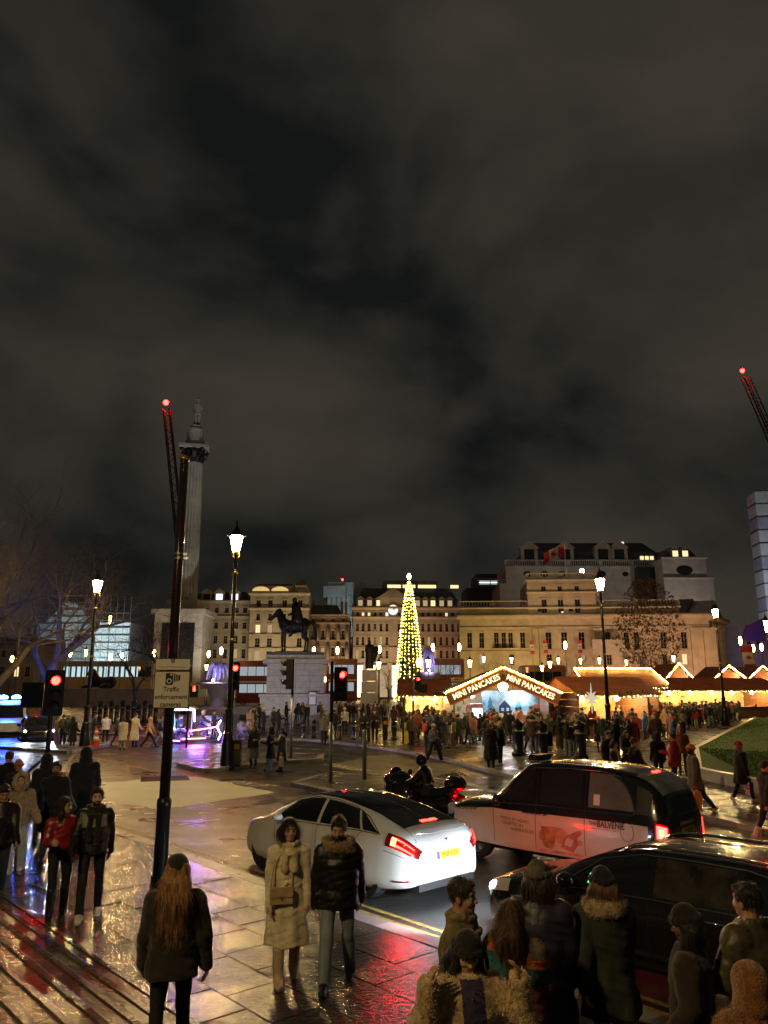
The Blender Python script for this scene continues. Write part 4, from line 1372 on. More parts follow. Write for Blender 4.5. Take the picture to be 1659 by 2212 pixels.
 if col:
  for i in range(14):
   a = 2 * PI * i / 14
   r_ = .082 * k
   zz = .545 + (.02 if math.sin(a) < 0 else -.01)
   cv.ell(up(zz * k) + V((r_ * math.cos(a), r_ * .95 * math.sin(a) - .005, 0)), V((.026, .026, .034)) * k, .015)
 Vc, Fc = cv.surf()
 if lod == 0 and o.get('fuzzy'): Vc, Fc = fuzz(Vc, Fc, 7000, .012, .0018, .3)
 cms = [cm]; mi = None
 if o.get('coatfn'):
  fnc, extra = o['coatfn']; cms = [cm] + extra; mi = fnc(Vc[Fc].mean(1), f)
 parts.append(('coat', np_mesh('coat', Vc, Fc, cms, mi), None))
 if belt:
  b_ = Vox((-.25, -.25 + up(.15).y, pz + .08 * k), (.25, .25 + up(.15).y, pz + .2 * k), vb)
  b_.loft([(pz + .115 * k, .178 * k * B, .138 * k * B, 0, up(.14 * k).y), (pz + .165 * k, .178 * k * B, .138 * k * B, 0, up(.14 * k).y)], 0)
  b_.cone((.03, up(.14).y + .138 * k * B, pz + .14 * k), (.075, up(.14).y + .15 * k * B, pz + .1 * k), .02, .02, .01)
  parts.append(('belt', vox_mesh('belt', b_, o.get('beltm', cm)), None))
 # ---- head wear and hair
 c = f.headc; Hm = f.H
 def w(p): return c + Hm @ (V(p) * k)
 style = o.get('hair', 'short')
 ext = .6 if style in ('long', 'verylong') else .2
 def headbox(m=.2, down=.2): return Vox((c.x - m, c.y - m - .05, c.z - down), (c.x + m, c.y + m + .03, c.z + .2), vh)
 if style != 'none':
  hx = headbox(.2, {'verylong': .62, 'long': .42, 'bob': .24}.get(style, .16) * k)
  if style in ('short', 'buzz'):
   th = .012 if style == 'short' else .006
   hx.ell(w((0, -.016, .022)), V((.081 + th * .6, .099 + th * .5, .089 + th)) * k, 0, M=Hm)
   if style == 'short': hx.cone(w((-.04, .062, .068)), w((.04, .06, .072)), .022 * k, k=.025)
   hx.ell(w((0, .075, -.055)), V((.085, .082, .098)) * k, .012, 's', M=Hm)
   hx.ell(w((0, -.03, -.135)), V((.12, .12, .055)) * k, .02, 's', M=Hm)
  else:
   hx.ell(w((0, -.022, .024)), V((.094, .106, .1)) * k, 0, M=Hm)
   L_ = {'bob': .15, 'long': .33, 'verylong': .5, 'bun': .05}[style]
   if style == 'bun': hx.ell(w((0, -.12, .07)), V((.045, .045, .045)) * k, .02)
   else:
    for x_, lk in ((-.075, .8), (-.045, .95), (-.015, 1.02), (.018, .97), (.048, 1.0), (.075, .82)):
     a_ = w((x_ * .9, -.055, -.02)); b_ = V((c.x + x_ * 1.3 * k, min(a_.y, up(.45 * k).y) - .085 * k * B if L_ > .2 else a_.y, c.z - L_ * lk * k))
     mid = V(((a_.x + b_.x) / 2, min(a_.y, b_.y) - .015, (a_.z + b_.z) / 2 + .03))
     hx.cone(a_, mid, .046 * k, .044 * k, .04); hx.cone(mid, b_, .044 * k, .022 * k, .04)
    for sx in (-1, 1):
     fr = o.get('front', .0)
     hx.cone(w((sx * .083, -.0, .0)), w((sx * .088, .0 + fr, -.13)), .028 * k, .034 * k, .03)
     if L_ > .2: hx.cone(w((sx * .088, .0 + fr, -.13)), V((c.x + sx * .11 * k, up(.4 * k).y + (.02 + fr) * k, c.z - L_ * .85 * k)), .036 * k, .02 * k, .03)
   hx.ell(w((0, .082, -.045)), V((.072, .08, .105)) * k, .015, 's', M=Hm)
  hx.noise(.004, 70, 2)
  parts.append(('hair', vox_mesh('hair', hx, hm, None, ((1700 if style not in ('short', 'buzz') else 900), .11 if style not in ('short', 'buzz') else .022, .0017, .93 if style not in ('short', 'buzz') else .6, c.z - .03 * k if o.get('hat') else 99.) if lod == 0 else None), None))
 hat = o.get('hat')
 if hat:
  kind, hatm = hat
  if kind == 'beanie':
   b_ = headbox(.17, .06)
   b_.ell(w((0, -.014, .028)), V((.098, .114, .118)) * k, 0, M=Hm)
   b_.ell(w((0, .02, -.1)), V((.2, .2, .115)) * k, .01, 's', M=Hm)
   for i in range(16):
    a = 2 * PI * i / 16
    b_.ell(w((.094 * math.cos(a), -.012 + .11 * math.sin(a), .032)), V((.026, .026, .03)) * k, .012, M=Hm)
   if o.get('pom'): b_.ell(w((0, -.02, .165)), V((.05, .05, .05)) * k, .01)
   parts.append(('beanie', vox_mesh('beanie', b_, hatm), None))
  elif kind == 'cap':
   b_ = headbox(.22, .06)
   b_.ell(w((0, -.018, .03)), V((.098, .112, .1)) * k, 0, M=Hm)
   b_.ell(w((0, .0, -.1)), V((.2, .2, .12)) * k, .01, 's', M=Hm)
   b_.ell(w((0, .105, .03)), V((.075, .085, .009)) * k, .01, M=Hm)
   parts.append(('cap', vox_mesh('cap', b_, hatm), None))
  elif kind == 'helmet':
   b_ = headbox(.2, .16)
   b_.ell(w((0, .0, .01)), V((.125, .145, .135)) * k, 0, M=Hm)
   b_.ell(w((0, .13, -.01)), V((.085, .05, .05)) * k, .01, 's', M=Hm)
   parts.append(('helmet', vox_mesh('helmet', b_, hatm), None))
  elif kind in ('hood', 'furhood'):
   b_ = Vox((c.x - .2, c.y - .24, c.z - .26 * k), (c.x + .2, c.y + .2, c.z + .2), vh)
   b_.ell(w((0, -.035, .012)), V((.123, .135, .142)) * k, 0, M=Hm)
   b_.ell(w((0, -.04, -.13)), V((.135, .13, .10)) * k, .05, M=Hm)
   b_.ell(w((0, .11, -.03)), V((.085, .13, .125)) * k, .02, 's', M=Hm)
   parts.append(('hood', vox_mesh('hood', b_, hatm), None))
   if kind == 'furhood':
    b_ = Vox((c.x - .22, c.y - .24, c.z - .26 * k), (c.x + .22, c.y + .22, c.z + .22), vh)
    for i in range(18):
     a = 2 * PI * i / 18
     b_.ell(w((.105 * math.cos(a), .048 - .02 * math.sin(a), -.02 + .145 * math.sin(a))), V((.034, .034, .034)) * k, .012)
    b_.noise(.008, 90, 4)
    parts.append(('fur_trim', vox_mesh('fur_trim', b_, o.get('furm', fabric('fur_beige', (.42, .31, .19), 'fur')), None, FZ), None))
 if o.get('backhood'):            # hood lying on the shoulders, with fur edge
  hm2, fur = o['backhood']
  y0 = up(.53 * k).y; nz = up(.535 * k).z
  b_ = Vox((-.28, y0 - .32, nz - .25), (.28, y0 + .26, nz + .16), vb)
  for i in range(13):
   a = PI + (i / 12 - .0) * PI
   b_.ell(V((.135 * k * math.cos(a), y0 - .02 + .13 * k * math.sin(a), nz - .005)), V((.05, .05, .052)) * k, .03)
  if fur: b_.noise(.010, 80, 4)
  parts.append(('fur_hood' if fur else 'hood', vox_mesh('hood', b_, hm2, None, FZ if fur else None), None))
 if o.get('furcollar'):
  y0 = up(.54 * k).y; nz = up(.53 * k).z
  b_ = Vox((-.28, y0 - .3, nz - .2), (.28, y0 + .3, nz + .16), vb)
  for i in range(20):
   a = 2 * PI * i / 20
   zz = -.02 if math.sin(a) > .3 else .02
   b_.ell(V((.135 * k * math.cos(a), y0 + .115 * k * math.sin(a), nz + zz)), V((.046, .046, .052)) * k, .02)
  b_.noise(.010, 85, 4)
  parts.append(('fur_collar', vox_mesh('fur_collar', b_, o['furcollar'], None, FZ), None))
 if o.get('scarf'):
  scm, lng = o['scarf']
  y0 = up(.56 * k).y; nz = up(.545 * k).z
  b_ = Vox((-.25, y0 - .25, nz - .55), (.25, y0 + .35, nz + .14), vb)
  for j, (rr, zz) in enumerate(((.098, -.03), (.10, .015), (.108, -.07))):
   for i in range(16):
    a = 2 * PI * i / 16
    yo = .03 * (j == 2)
    b_.ell(V((rr * k * math.cos(a), y0 + yo + rr * .95 * k * math.sin(a), nz + zz * k - (.02 * k if math.sin(a) > .4 else 0))), V((.032, .032, .03)) * k, .014)
  if lng:
   for sx in (-.05, .05):
    b_.cone((sx * k, y0 + .12 * k, nz - .1 * k), (sx * 1.1 * k, y0 + .135 * k * B, nz - lng * k), .038 * k, .045 * k, .02)
  b_.noise(.004, 40, 8)
  parts.append(('scarf', vox_mesh('scarf', b_, scm), None))
 if o.get('backpack'):
  y0 = up(.35 * k).y - .2 * k * B
  b_ = Vox((-.25, y0 - .22, pz + .05), (.25, y0 + .22, pz + .65), vb)
  b_.ell((0, y0 - .02, pz + .33 * k), (.15 * k, .12 * k, .25 * k), .03); b_.ell((0, y0 - .09, pz + .22 * k), (.11 * k, .07 * k, .1 * k), .02)
  parts.append(('backpack', vox_mesh('backpack', b_, o['backpack']), None))
 return parts
def person(label, x, y, heading, fig, o, lod=0, z=PAVE_Z, group=None):
 """heading: direction the person faces, in degrees from +X"""
 f = Fig(**fig)
 t = thing('person', label, 'person', (x, y, z), R(heading) - PI / 2, group)
 for nm, me, _ in person_parts(f, o, lod):
  link(nm, me, t)
 t['fig_h'] = f.h
 del t['fig_h']
 return t, f
def at_head(u, v, h, z=PAVE_Z):
 return G(u, v, h + z)
def world_pt(t, p):
 a = t.rotation_euler[2]; c, s = math.cos(a), math.sin(a)
 return Vector((t.location.x + p.x * c - p.y * s, t.location.y + p.x * s + p.y * c, t.location.z + p.z))
# ------------------------------------------------------------------ the people in the foreground
C = fabric
BLK = C('black_wool', (.010, .010, .012)); NAVY = C('navy_wool', (.012, .016, .035)); BLKN = C('black_nylon', (.010, .010, .012), 'nylon')
CREAM = C('cream_wool', (.74, .65, .48)); CREAMK = C('cream_knit', (.66, .56, .38), 'knit'); BEIGE = C('beige_shearling', (.40, .29, .17), 'fur')
PALE = C('pale_cotton', (.42, .40, .35), 'denim'); JEAN = C('washed_jeans', (.20, .24, .30), 'denim'); DJEAN = C('dark_jeans', (.025, .035, .06), 'denim')
REDL = C('red_leather', (.24, .015, .018), 'leather'); OLIVE = C('olive_cotton', (.15, .12, .045), 'denim'); WHITE = C('white_leather', (.7, .69, .66), 'leather')
GREYK = C('grey_knit', (.11, .10, .085), 'knit'); NAVYB = C('navy_padded', (.035, .035, .065), 'nylon'); GRNP = C('green_parka', (.028, .036, .030), 'denim')
FURB = C('brown_fur', (.30, .19, .09), 'fur'); FURL = C('pale_fur', (.50, .38, .22), 'fur'); BRNK = C('rust_knit', (.23, .075, .03), 'knit')
DKBR = C('dark_brown', (.03, .018, .012)); GREYC = C('grey_cloth', (.25, .24, .21)); MUST = C('mustard', (.55, .38, .04), 'knit')
TEAL = C('teal_knit', (.03, .12, .13), 'knit'); ORNK = C('orange_knit', (.55, .13, .04), 'knit'); CRFUR = C('cream_teddy', (.58, .42, .22), 'fur'); PURP = C('purple_cotton', (.045, .03, .10))
BOOTW = C('cream_boot', (.55, .44, .28), 'leather')
DIR = math.degrees(STREET)          # 131 deg, along the street away from the viewer
HERO = {}
def hero(key, label, uv, h, head, fig, o, lod=0, z=PAVE_Z):
 x, y = at_head(uv[0], uv[1], h, z)
 fig = dict(fig); fig['h'] = h
 HERO[key] = person(label, x, y, head, fig, o, lod, z)
 return HERO[key]
# couple
hero('white', 'woman in cream belted coat and scarf holding the man\'s hand', (626, 1762), 1.74, -78,
 dict(stride=.20, armL=(.02, .14, .12), armR='down', yaw=.12, lean=.02), dict(coat='long', coatm=CREAM, belt=1, scarf=(CREAMK, .26), hair='bob', hairc=(.018, .011, .008), front=.01, legs='slim', legm=CREAM, boots=.62, shoem=BOOTW, skin='light', collar=False, hemk=1.12))
hero('fur', 'man in black padded jacket with brown fur collar and light jeans beside cream-coated woman', (733, 1752), 1.81, -95,
 dict(stride=.30, armL='walkB', armR=(-.02, .16, .12), pitch=-.28, lean=.03, bulk=1.12, phase=1), dict(coat='hip', coatm=BLKN, quilt=.008, qp=.11, furcollar=FURB, hair='short', hairc=(.014, .010, .008), beard=1, legs='jeans', legm=JEAN, skin='tan'))
# woman seen from behind
hero('blonde', 'woman seen from behind with black cap and long blonde hair', (385, 1838), 1.70, 100,
 dict(stride=.25, armL=(.1, .2, .3), armR=(-.1, .28, .35), lean=.02, bulk=1.12), dict(coat='hip', coatm=C('brown_black_wool', (.020, .014, .011)), hair='verylong', hairc=(.24, .12, .045), hat=('cap', BLK), legs='slim'), z=.25)
# left group
hero('scarfman', 'smiling man in black jacket with grey chest panels and white trainers', (212, 1695), 1.80, -75,
 dict(stride=.24, armL='walkB', armR=(.3, .2, .6), yaw=.15, lean=.02, bulk=1.04), dict(coat='jacket', coatm=BLKN, hair='short', hairc=(.02, .013, .01), beard=1, scarf=(BLK, .4), legs='slim', shoem=WHITE, skin='light',
 coatfn=(lambda Cc, f: ((Cc[:, 2] > f.pz + .3 * f.k) & (Cc[:, 2] < f.pz + .47 * f.k) & (np.abs(Cc[:, 0]) < .17) & (Cc[:, 1] > .03)).astype(int), [GREYC]), gloves=BLKN))
hero('redgirl', 'woman with long dark hair in dark red leather jacket beside smiling man', (143, 1716), 1.67, -65,
 dict(stride=.22, armL=(.1, .2, .8, .2), armR='hold', yaw=.9, lean=.02), dict(coat='short', coatm=REDL, hair='verylong', hairc=(.012, .008, .007), front=.02, legs='slim', boots=.8, skin='light'))
hero('furhood', 'woman in beige shearling jacket with hood up and wide pale trousers', (48, 1668), 1.68, -70,
 dict(stride=.20, armL='pocket', armR='pocket', lean=.02, bulk=1.15), dict(coat='jacket', coatm=BEIGE, fuzzy=1, hat=('furhood', BEIGE), furm=FURL, hair='long', hairc=(.02, .012, .01), front=.03, legs='wide', legm=PALE, shoem=WHITE, skin='light', hideL=1, hideR=1))
hero('navyman', 'laughing bearded man in long navy coat behind the red-jacketed woman', (124, 1642), 1.80, -72,
 dict(stride=.18, armL='pocket', armR='walkF', yaw=-.1, bulk=1.06), dict(coat='knee', coatm=NAVY, hair='short', hairc=(.02, .012, .008), beard=2, legm=DJEAN, skin='tan', hideL=1))
hero('tall', 'tall person in black hooded coat walking away behind the left group', (188, 1613), 1.90, 118,
 dict(stride=.22, armL=(.0, .22, .2), armR=(.0, .22, .2), bulk=1.28), dict(coat='knee', coatm=BLK, hair='none', hat=('hood', BLK), gloves=BLK))
hero('leftman', 'dark-haired man in black jacket looking down at the left edge', (12, 1690), 1.74, -60,
 dict(stride=.22, armL='walkF', armR='walkB', pitch=-.45, bulk=1.08), dict(coat='jacket', coatm=BLKN, hair='short', hairc=(.01, .008, .008), legm=DJEAN, skin='tan'), lod=1)
hero('behindnavy', 'person in black hood just behind the laughing bearded man', (103, 1628), 1.78, 120, dict(stride=.1, armL='down', armR='down', bulk=1.1), dict(coat='knee', coatm=BLK, hair='none', hat=('hood', BLK), gloves=BLK), lod=1)
hero('leftdark', 'broad dark figure in black coat at the left edge before the police car', (22, 1622), 1.80, 130, dict(armL='down', armR='down', bulk=1.25), dict(coat='hip', coatm=BLK, hair='short'), lod=1)
hero('pinkhat', 'person in salmon pink beanie and dark coat at the left', (42, 1642), 1.62, 125, dict(armL='down', armR='pocket', bulk=1.15), dict(coat='hip', coatm=NAVY, hair='none', hat=('beanie', C('salmon_knit', (.5, .14, .11), 'knit')), hideR=1), lod=1)
# right foreground
hero('olive', 'man in olive coat with scarf looking right at the bottom', (988, 1888), 1.79, -18,
 dict(stride=.2, armL='down', armR='down', yaw=-.1, lean=.04, bulk=1.12), dict(coat='hip', coatm=OLIVE, hair='short', hairc=(.035, .024, .017), scarf=(C('olive_scarf', (.20, .17, .09), 'knit'), 0), legm=DJEAN, skin='tan', beard=0))
hero('teddy', 'person in cream teddy jacket with black beanie pulled low raising hands to it', (1008, 2012), 1.62, -80,
 dict(stride=.1, armL=(.65, .75, 2.35, .45), armR=(.65, .75, 2.35, .45), pitch=-.35, bulk=1.3), dict(coat='jacket', coatm=CRFUR, fuzzy=1, hat=('beanie', BLK), hair='long', hairc=(.012, .009, .008), front=.03, legm=DJEAN, skin='tan',
 coatfn=(lambda Cc, f: ((np.abs(Cc[:, 0]) < .075) & (Cc[:, 1] > .05) & (Cc[:, 2] < f.pz + .55 * f.k)).astype(int), [PURP])))
def poncho(Cc, f):
 z = (Cc[:, 2] - f.pz) / f.k + .06 * np.sin(Cc[:, 0] * 5)
 mi = np.zeros(len(Cc), int)
 mi[(z > .40) & (z < .47)] = 2; mi[(z > .26) & (z <= .40)] = 1; mi[z >= .47] = 3
 return mi
hero('poncho', 'woman in rust knitted wrap with teal and orange bands, brown hair', (1108, 1940), 1.63, 60,
 dict(stride=.1, armL='cross', armR='cross', bulk=1.22, yaw=-.5), dict(coat='knee', coatm=BRNK, hair='long', hairc=(.06, .028, .016), legs='wide', legm=MUST, coatfn=(poncho, [TEAL, ORNK, C('taupe_knit', (.14, .10, .08), 'knit')])))
hero('navyback', 'person seen from behind in grey knit beanie and navy padded coat', (1160, 1860), 1.76, 75,
 dict(stride=.15, armL='down', armR=(.05, .16, .2), bulk=1.2), dict(coat='knee', coatm=NAVYB, hat=('beanie', GREYK), hair='bob', hairc=(.03, .02, .015), legm=DJEAN))
hero('parka', 'woman seen from behind in dark green parka with pale fur hood, black beanie', (1298, 1866), 1.72, 85,
 dict(stride=.28, armL='walkB', armR='walkF', bulk=1.16), dict(coat='knee', coatm=GRNP, hat=('beanie', BLK), hair='bob', hairc=(.12, .06, .03), backhood=(FURL, 1), legm=JEAN, hemk=1.15, legs='slim'))
hero('dark', 'figure in black beanie and dark jacket turned left near the bottom right', (1480, 1958), 1.64, 150,
 dict(armL='pocket', armR='pocket', bulk=1.15, pitch=-.2), dict(hideL=1, hideR=1, coat='hip', coatm=DKBR, hat=('beanie', BLK), hair='bob', hairc=(.012, .01, .009), skin='brown'))
hero('greenback', 'dark-haired person in green-brown coat at the right edge before the black car', (1612, 1905), 1.78, 120,
 dict(armL=(.2, .35, 1.0, .3), armR='down', bulk=1.3), dict(coat='hip', coatm=C('moss_coat', (.075, .07, .035), 'nylon'), hair='short', hairc=(.012, .01, .009)))
hero('rusthood', 'close figure in rust fur hood at the bottom right corner', (1612, 2082), 1.55, 110,
 dict(armL='down', armR='down', bulk=1.35), dict(coat='hip', fuzzy=1, coatm=C('rust_fur', (.26, .10, .025), 'fur'), hat=('hood', C('rust_fur', (.26, .10, .025), 'fur')), hair='none', gloves=BLK))
# cream bag on the woman's hip
t, f = HERO['white']
p = world_pt(t, Vector((.09, .155, f.pz + .02)))
bag = thing('handbag', 'beige leather handbag on the cream-coated woman\'s hip', 'handbag', p, t.rotation_euler[2])
b = MB(); b.extr(rrect(-.13, .13, -.085, .085, .02), (0, .045, 0), UX, UZ, UN, .085); b.build('bag_body', C('beige_leather', (.50, .36, .20), 'leather'), bag)
b = MB(); b.extr(rrect(-.13, .13, -.01, .09, .02), (0, .056, 0), UX, UZ, UN, .014); b.build('flap', C('beige_leather', (.50, .36, .20), 'leather'), bag)
b = MB(); b.extr([(-.012, -.02), (.012, -.02), (0, -.045)], (0, .062, 0), UX, UZ, UN, .01); b.build('clasp', M_GOLD, bag)
b = MB(); b.tube([(-.12, 0, .08), (-.13, -.03, .3), (-.22, -.12, .55)], .008, 5); b.tube([(.12, 0, .08), (.09, -.03, .3), (-.05, -.05, .52)], .008, 5); b.build('strap', C('beige_leather', (.50, .36, .20), 'leather'), bag)
# ------------------------------------------------------------------ vehicles
def pchip(xs, ys, x):
 xs, ys = np.asarray(xs, float), np.asarray(ys, float)
 h = np.diff(xs); d = np.diff(ys) / h
 m = np.zeros(len(xs)); m[0], m[-1] = d[0], d[-1]
 for i in range(1, len(xs) - 1):
  if d[i - 1] * d[i] > 0:
   w1, w2 = 2 * h[i] + h[i - 1], h[i] + 2 * h[i - 1]
   m[i] = (w1 + w2) / (w1 / d[i - 1] + w2 / d[i])
 x = np.asarray(x, float); i = np.clip(np.searchsorted(xs, x) - 1, 0, len(xs) - 2)
 t = (x - xs[i]) / h[i]
 return ys[i] * (1 + 2 * t) * (1 - t) ** 2 + m[i] * h[i] * t * (1 - t) ** 2 + ys[i + 1] * t * t * (3 - 2 * t) + m[i + 1] * h[i] * t * t * (t - 1)
class CarSurf:
 """half section: 0 floor centre, 1 sill, 2 flank, 3 shoulder, 4 roof rail, 5 roof, 6 roof centre"""
 def __init__(s, tab):
  s.x = [r[0] for r in tab]
  s.c = list(zip(*[r[1:] for r in tab]))      # zb, yw, zw, yb, zbelt, yr, zr, zt
 def sec(s, x):
  zb, yw, zw, yb, zl, yr, zr, zt = [float(pchip(s.x, c, x)) for c in s.c]
  return [(0, zb), (yw * .93, zb), (yw, zw), (yb, zl), (yr, zr), (yr * .55, zt - (zt - zr) * .18), (0, zt)]
 def at(s, x, q, side=1, off=0.0):
  p = s.pt(x, q)
  if off:
   e = .01
   px = s.pt(x + e, q); pq = s.pt(x, min(5.999, q + e));
   tx = Vector((e, px[1] - p[1], px[2] - p[2])); tq = Vector((0, pq[1] - p[1], pq[2] - p[2]))
   n = tx.cross(tq)
   if n.length > 1e-12:
    n.normalize()
    if n.y < 0 or (abs(n.y) < 1e-3 and n.z < 0): n = -n
    if q > 4.2 and n.z < 0: n = -n
    p = (p[0] + n.x * off, p[1] + n.y * off, p[2] + n.z * off)
  return Vector((p[0], p[1] * side, p[2]))
 def pt(s, x, q):
  K = s.sec(x); n = len(K)
  i = min(int(q), n - 2); t = q - i
  def g(j):
   if j < 0: return (-K[1][0], K[1][1])
   if j >= n: return (-K[n - 2][0], K[n - 2][1])
   return K[j]
  p0, p1, p2, p3 = g(i - 1), g(i), g(i + 1), g(i + 2)
  if i == 0: return (x, p1[0] + (p2[0] - p1[0]) * t, p1[1] + (p2[1] - p1[1]) * t)
  out = []
  for a in (0, 1):
   # centripetal-like tension to avoid overshoot
   m1 = (p2[a] - p0[a]) * .5; m2 = (p3[a] - p1[a]) * .5
   l1 = math.hypot(p1[0] - p0[0], p1[1] - p0[1]); l2 = math.hypot(p2[0] - p1[0], p2[1] - p1[1]); l3 = math.hypot(p3[0] - p2[0], p3[1] - p2[1])
   m1 *= min(1, 2 * l2 / max(1e-6, l1 + l2)); m2 *= min(1, 2 * l2 / max(1e-6, l3 + l2))
   out.append(p1[a] * (1 + 2 * t) * (1 - t) ** 2 + m1 * t * (1 - t) ** 2 + p2[a] * t * t * (3 - 2 * t) + m2 * t * t * (t - 1))
  return (x, max(0.0, out[0]) if i < 5 else out[0], out[1])
 def body(s, nx=72, nq=4, extra_x=(), matfn=None):
  xs = sorted(set([round(v, 4) for v in np.linspace(s.x[0], s.x[-1], nx)] + [round(v, 4) for v in s.x] + list(extra_x)))
  qs = [0] + [1 + i / nq for i in range(5 * nq + 1)]
  ring = [(q, 1) for q in qs] + [(q, -1) for q in qs[-2:0:-1]]
  b = MB(); n = len(ring)
  for x in xs:
   for q, sd in ring:
    p = s.pt(x, q); b.v.append((p[0], p[1] * sd, p[2]))
  for i in range(len(xs) - 1):
   for k in range(n):
    k2 = (k + 1) % n
    b.f.append((i * n + k, (i + 1) * n + k, (i + 1) * n + k2, i * n + k2))
    qa = (ring[k][0] + ring[k2][0]) / 2
    b.mi.append(matfn((xs[i] + xs[i + 1]) / 2, qa) if matfn else 0)
  for i, fl in ((0, 0), (len(xs) - 1, 1)):
   c = len(b.v); K = s.sec(xs[i]); b.v.append((xs[i], 0, (K[0][1] + K[6][1]) / 2))
   for k in range(n):
    k2 = (k + 1) % n
    b.f.append((c, i * n + k2, i * n + k) if fl else (c, i * n + k, i * n + k2)); b.mi.append(matfn(xs[i], 2.5) if matfn else 0)
  return b
 def patch(s, xf, xr, q0, q1, side=1, off=.005, nx=14, nq=6, both=False):
  """panel lying on the surface; xf(f), xr(f) bounds as function of height fraction"""
  b = MB()
  for j in range(nq + 1):
   f = j / nq
   a = xf(f) if callable(xf) else xf; r_ = xr(f) if callable(xr) else xr
   for i in range(nx + 1):
    x = r_ + (a - r_) * i / nx
    qa = q0(x) if callable(q0) else q0; qb = q1(x) if callable(q1) else q1
    b.v.append(tuple(s.at(x, qa + (qb - qa) * f, side, off)))
  for j in range(nq):
   for i in range(nx):
    q = (j * (nx + 1) + i, j * (nx + 1) + i + 1, (j + 1) * (nx + 1) + i + 1, (j + 1) * (nx + 1) + i)
    b.f.append(q if side > 0 else q[::-1]); b.mi.append(0)
  return b
 def strip(s, pts, side=1, r=.008, off=.006):
  b = MB(); b.tube([s.at(x, q, side, off) for x, q in pts], r, 6); return b
def cut_arches(me_obj, cuts, dark):
 """wheel arches"""
 me = me_obj.data; me.materials.append(dark); di = len(me.materials) - 1
 for (x, z, r_, y0, y1) in cuts:
  b = MB(); n = 28
  vs = [(x + r_ * math.cos(2 * PI * k / n), y0, z + r_ * math.sin(2 * PI * k / n)) for k in range(n)] + [(x + r_ * math.cos(2 * PI * k / n), y1, z + r_ * math.sin(2 * PI * k / n)) for k in range(n)]
  fs = [tuple(range(n)), tuple(range(2 * n - 1, n - 1, -1))] + [(k, k + n, (k + 1) % n + n, (k + 1) % n) for k in range(n)]
  b.add(vs, fs)
  c = b.build('cutter', dark)
  bm = bmesh.new(); bm.from_mesh(c.data); bmesh.ops.recalc_face_normals(bm, faces=bm.faces); bm.to_mesh(c.data); bm.free()
  m = me_obj.modifiers.new('arch', 'BOOLEAN'); m.operation = 'DIFFERENCE'; m.object = c; m.solver = 'EXACT'
  dg = bpy.context.evaluated_depsgraph_get(); dg.update()
  new = bpy.data.meshes.new_from_object(me_obj.evaluated_get(dg))
  me_obj.modifiers.clear(); me_obj.data = new
  bpy.data.objects.remove(c)
 me = me_obj.data
 while len(me.materials) <= di: me.materials.append(dark)
 for p in me.polygons:
  for (x, z, r_, y0, y1) in cuts:
   c = p.center
   d = math.hypot(c.x - x, c.z - z)
   if d < r_ + .004 and min(y0, y1) - .01 < c.y < max(y0, y1):
    ylim = y0 if abs(y0) < abs(y1) else y1
    if abs(c.y - ylim) < .012 or d > r_ - .02 and abs(Vector((c.x - x, 0, c.z - z)).normalized().dot(p.normal)) > .6: p.material_index = di
 me.polygons.foreach_set('use_smooth', [True] * len(me.polygons))
 try: me.set_sharp_from_angle(angle=R(40))
 except Exception: pass
M_TYRE = mat('tyre_rubber', (.015, .015, .016), .65, var=.2, bump=.2)
M_CAR_DARK = mat('black_plastic', (.012, .012, .013), .5, var=.1)
M_GLASS = mat('dark_car_glass', (.010, .011, .012), .04, var=0, spec=.9, coat=.3)
M_CHROME = mat('chrome_trim', (.75, .74, .72), .12, 1.0, var=0)
M_TAIL = glow('tail_light_glow', (1.0, .0022, .0016), 190)
M_TAILH = glow('tail_light_hot', (1.0, .10, .04), 11)
M_BRAKE = glow('brake_bar', (1.0, .02, .012), 14)
M_TAILD = mat('tail_lens', (.18, .008, .008), .12, var=0, coat=.5)
M_PLATE = mat('yellow_plate', (.75, .52, .02), .4, var=.05)
M_BLUE = mat('plate_blue', (.01, .05, .4), .4, var=0)
def wheel(parent, x, y, z, r_, rim, spokes=5, w=.22, side=1):
 t = link('wheel', MB().mesh('wheel', M_CAR_DARK), parent, (x, y, z)); t.rotation_euler = (PI / 2 * (-1 if side > 0 else 1), 0, 0)
 bpy.data.meshes.remove(t.data) if False else None
 b = MB(); b.lathe([(r_ * .66, -w / 2), (r_ * .95, -w / 2), (r_, -w * .38), (r_, w * .38), (r_ * .95, w / 2), (r_ * .66, w / 2), (r_ * .64, w * .3), (r_ * .64, -w * .3)], 28, cap=False)
 t.data = b.mesh('wheel', M_TYRE, 'auto')
 b = MB(); b.lathe([(r_ * .66, w * .34), (r_ * .68, w * .47), (r_ * .62, w * .46), (r_ * .58, w * .30), (.0, w * .26)], 28, cap=False); b.build('rim', rim, t, 'auto')
 b = MB()
 for k in range(spokes):
  a = 2 * PI * k / spokes
  ca, sa = math.cos(a), math.sin(a)
  def q(rr, tt, z_): return (rr * ca - tt * sa, rr * sa + tt * ca, z_)
  b.add([q(.05, -.035, w * .44), q(.05, .035, w * .44), q(r_ * .63, .055, w * .40), q(r_ * .63, -.015, w * .40), q(.05, -.04, w * .3), q(.05, .04, w * .3), q(r_ * .63, .06, w * .3), q(r_ * .63, -.02, w * .3)],
   [(0, 1, 2, 3), (0, 4, 5, 1), (1, 5, 6, 2), (2, 6, 7, 3), (3, 7, 4, 0)])
 b.lathe([(.06, w * .3), (.06, w * .46), (.0, w * .47)], 12)
 b.build('spokes', rim, t)
 return t
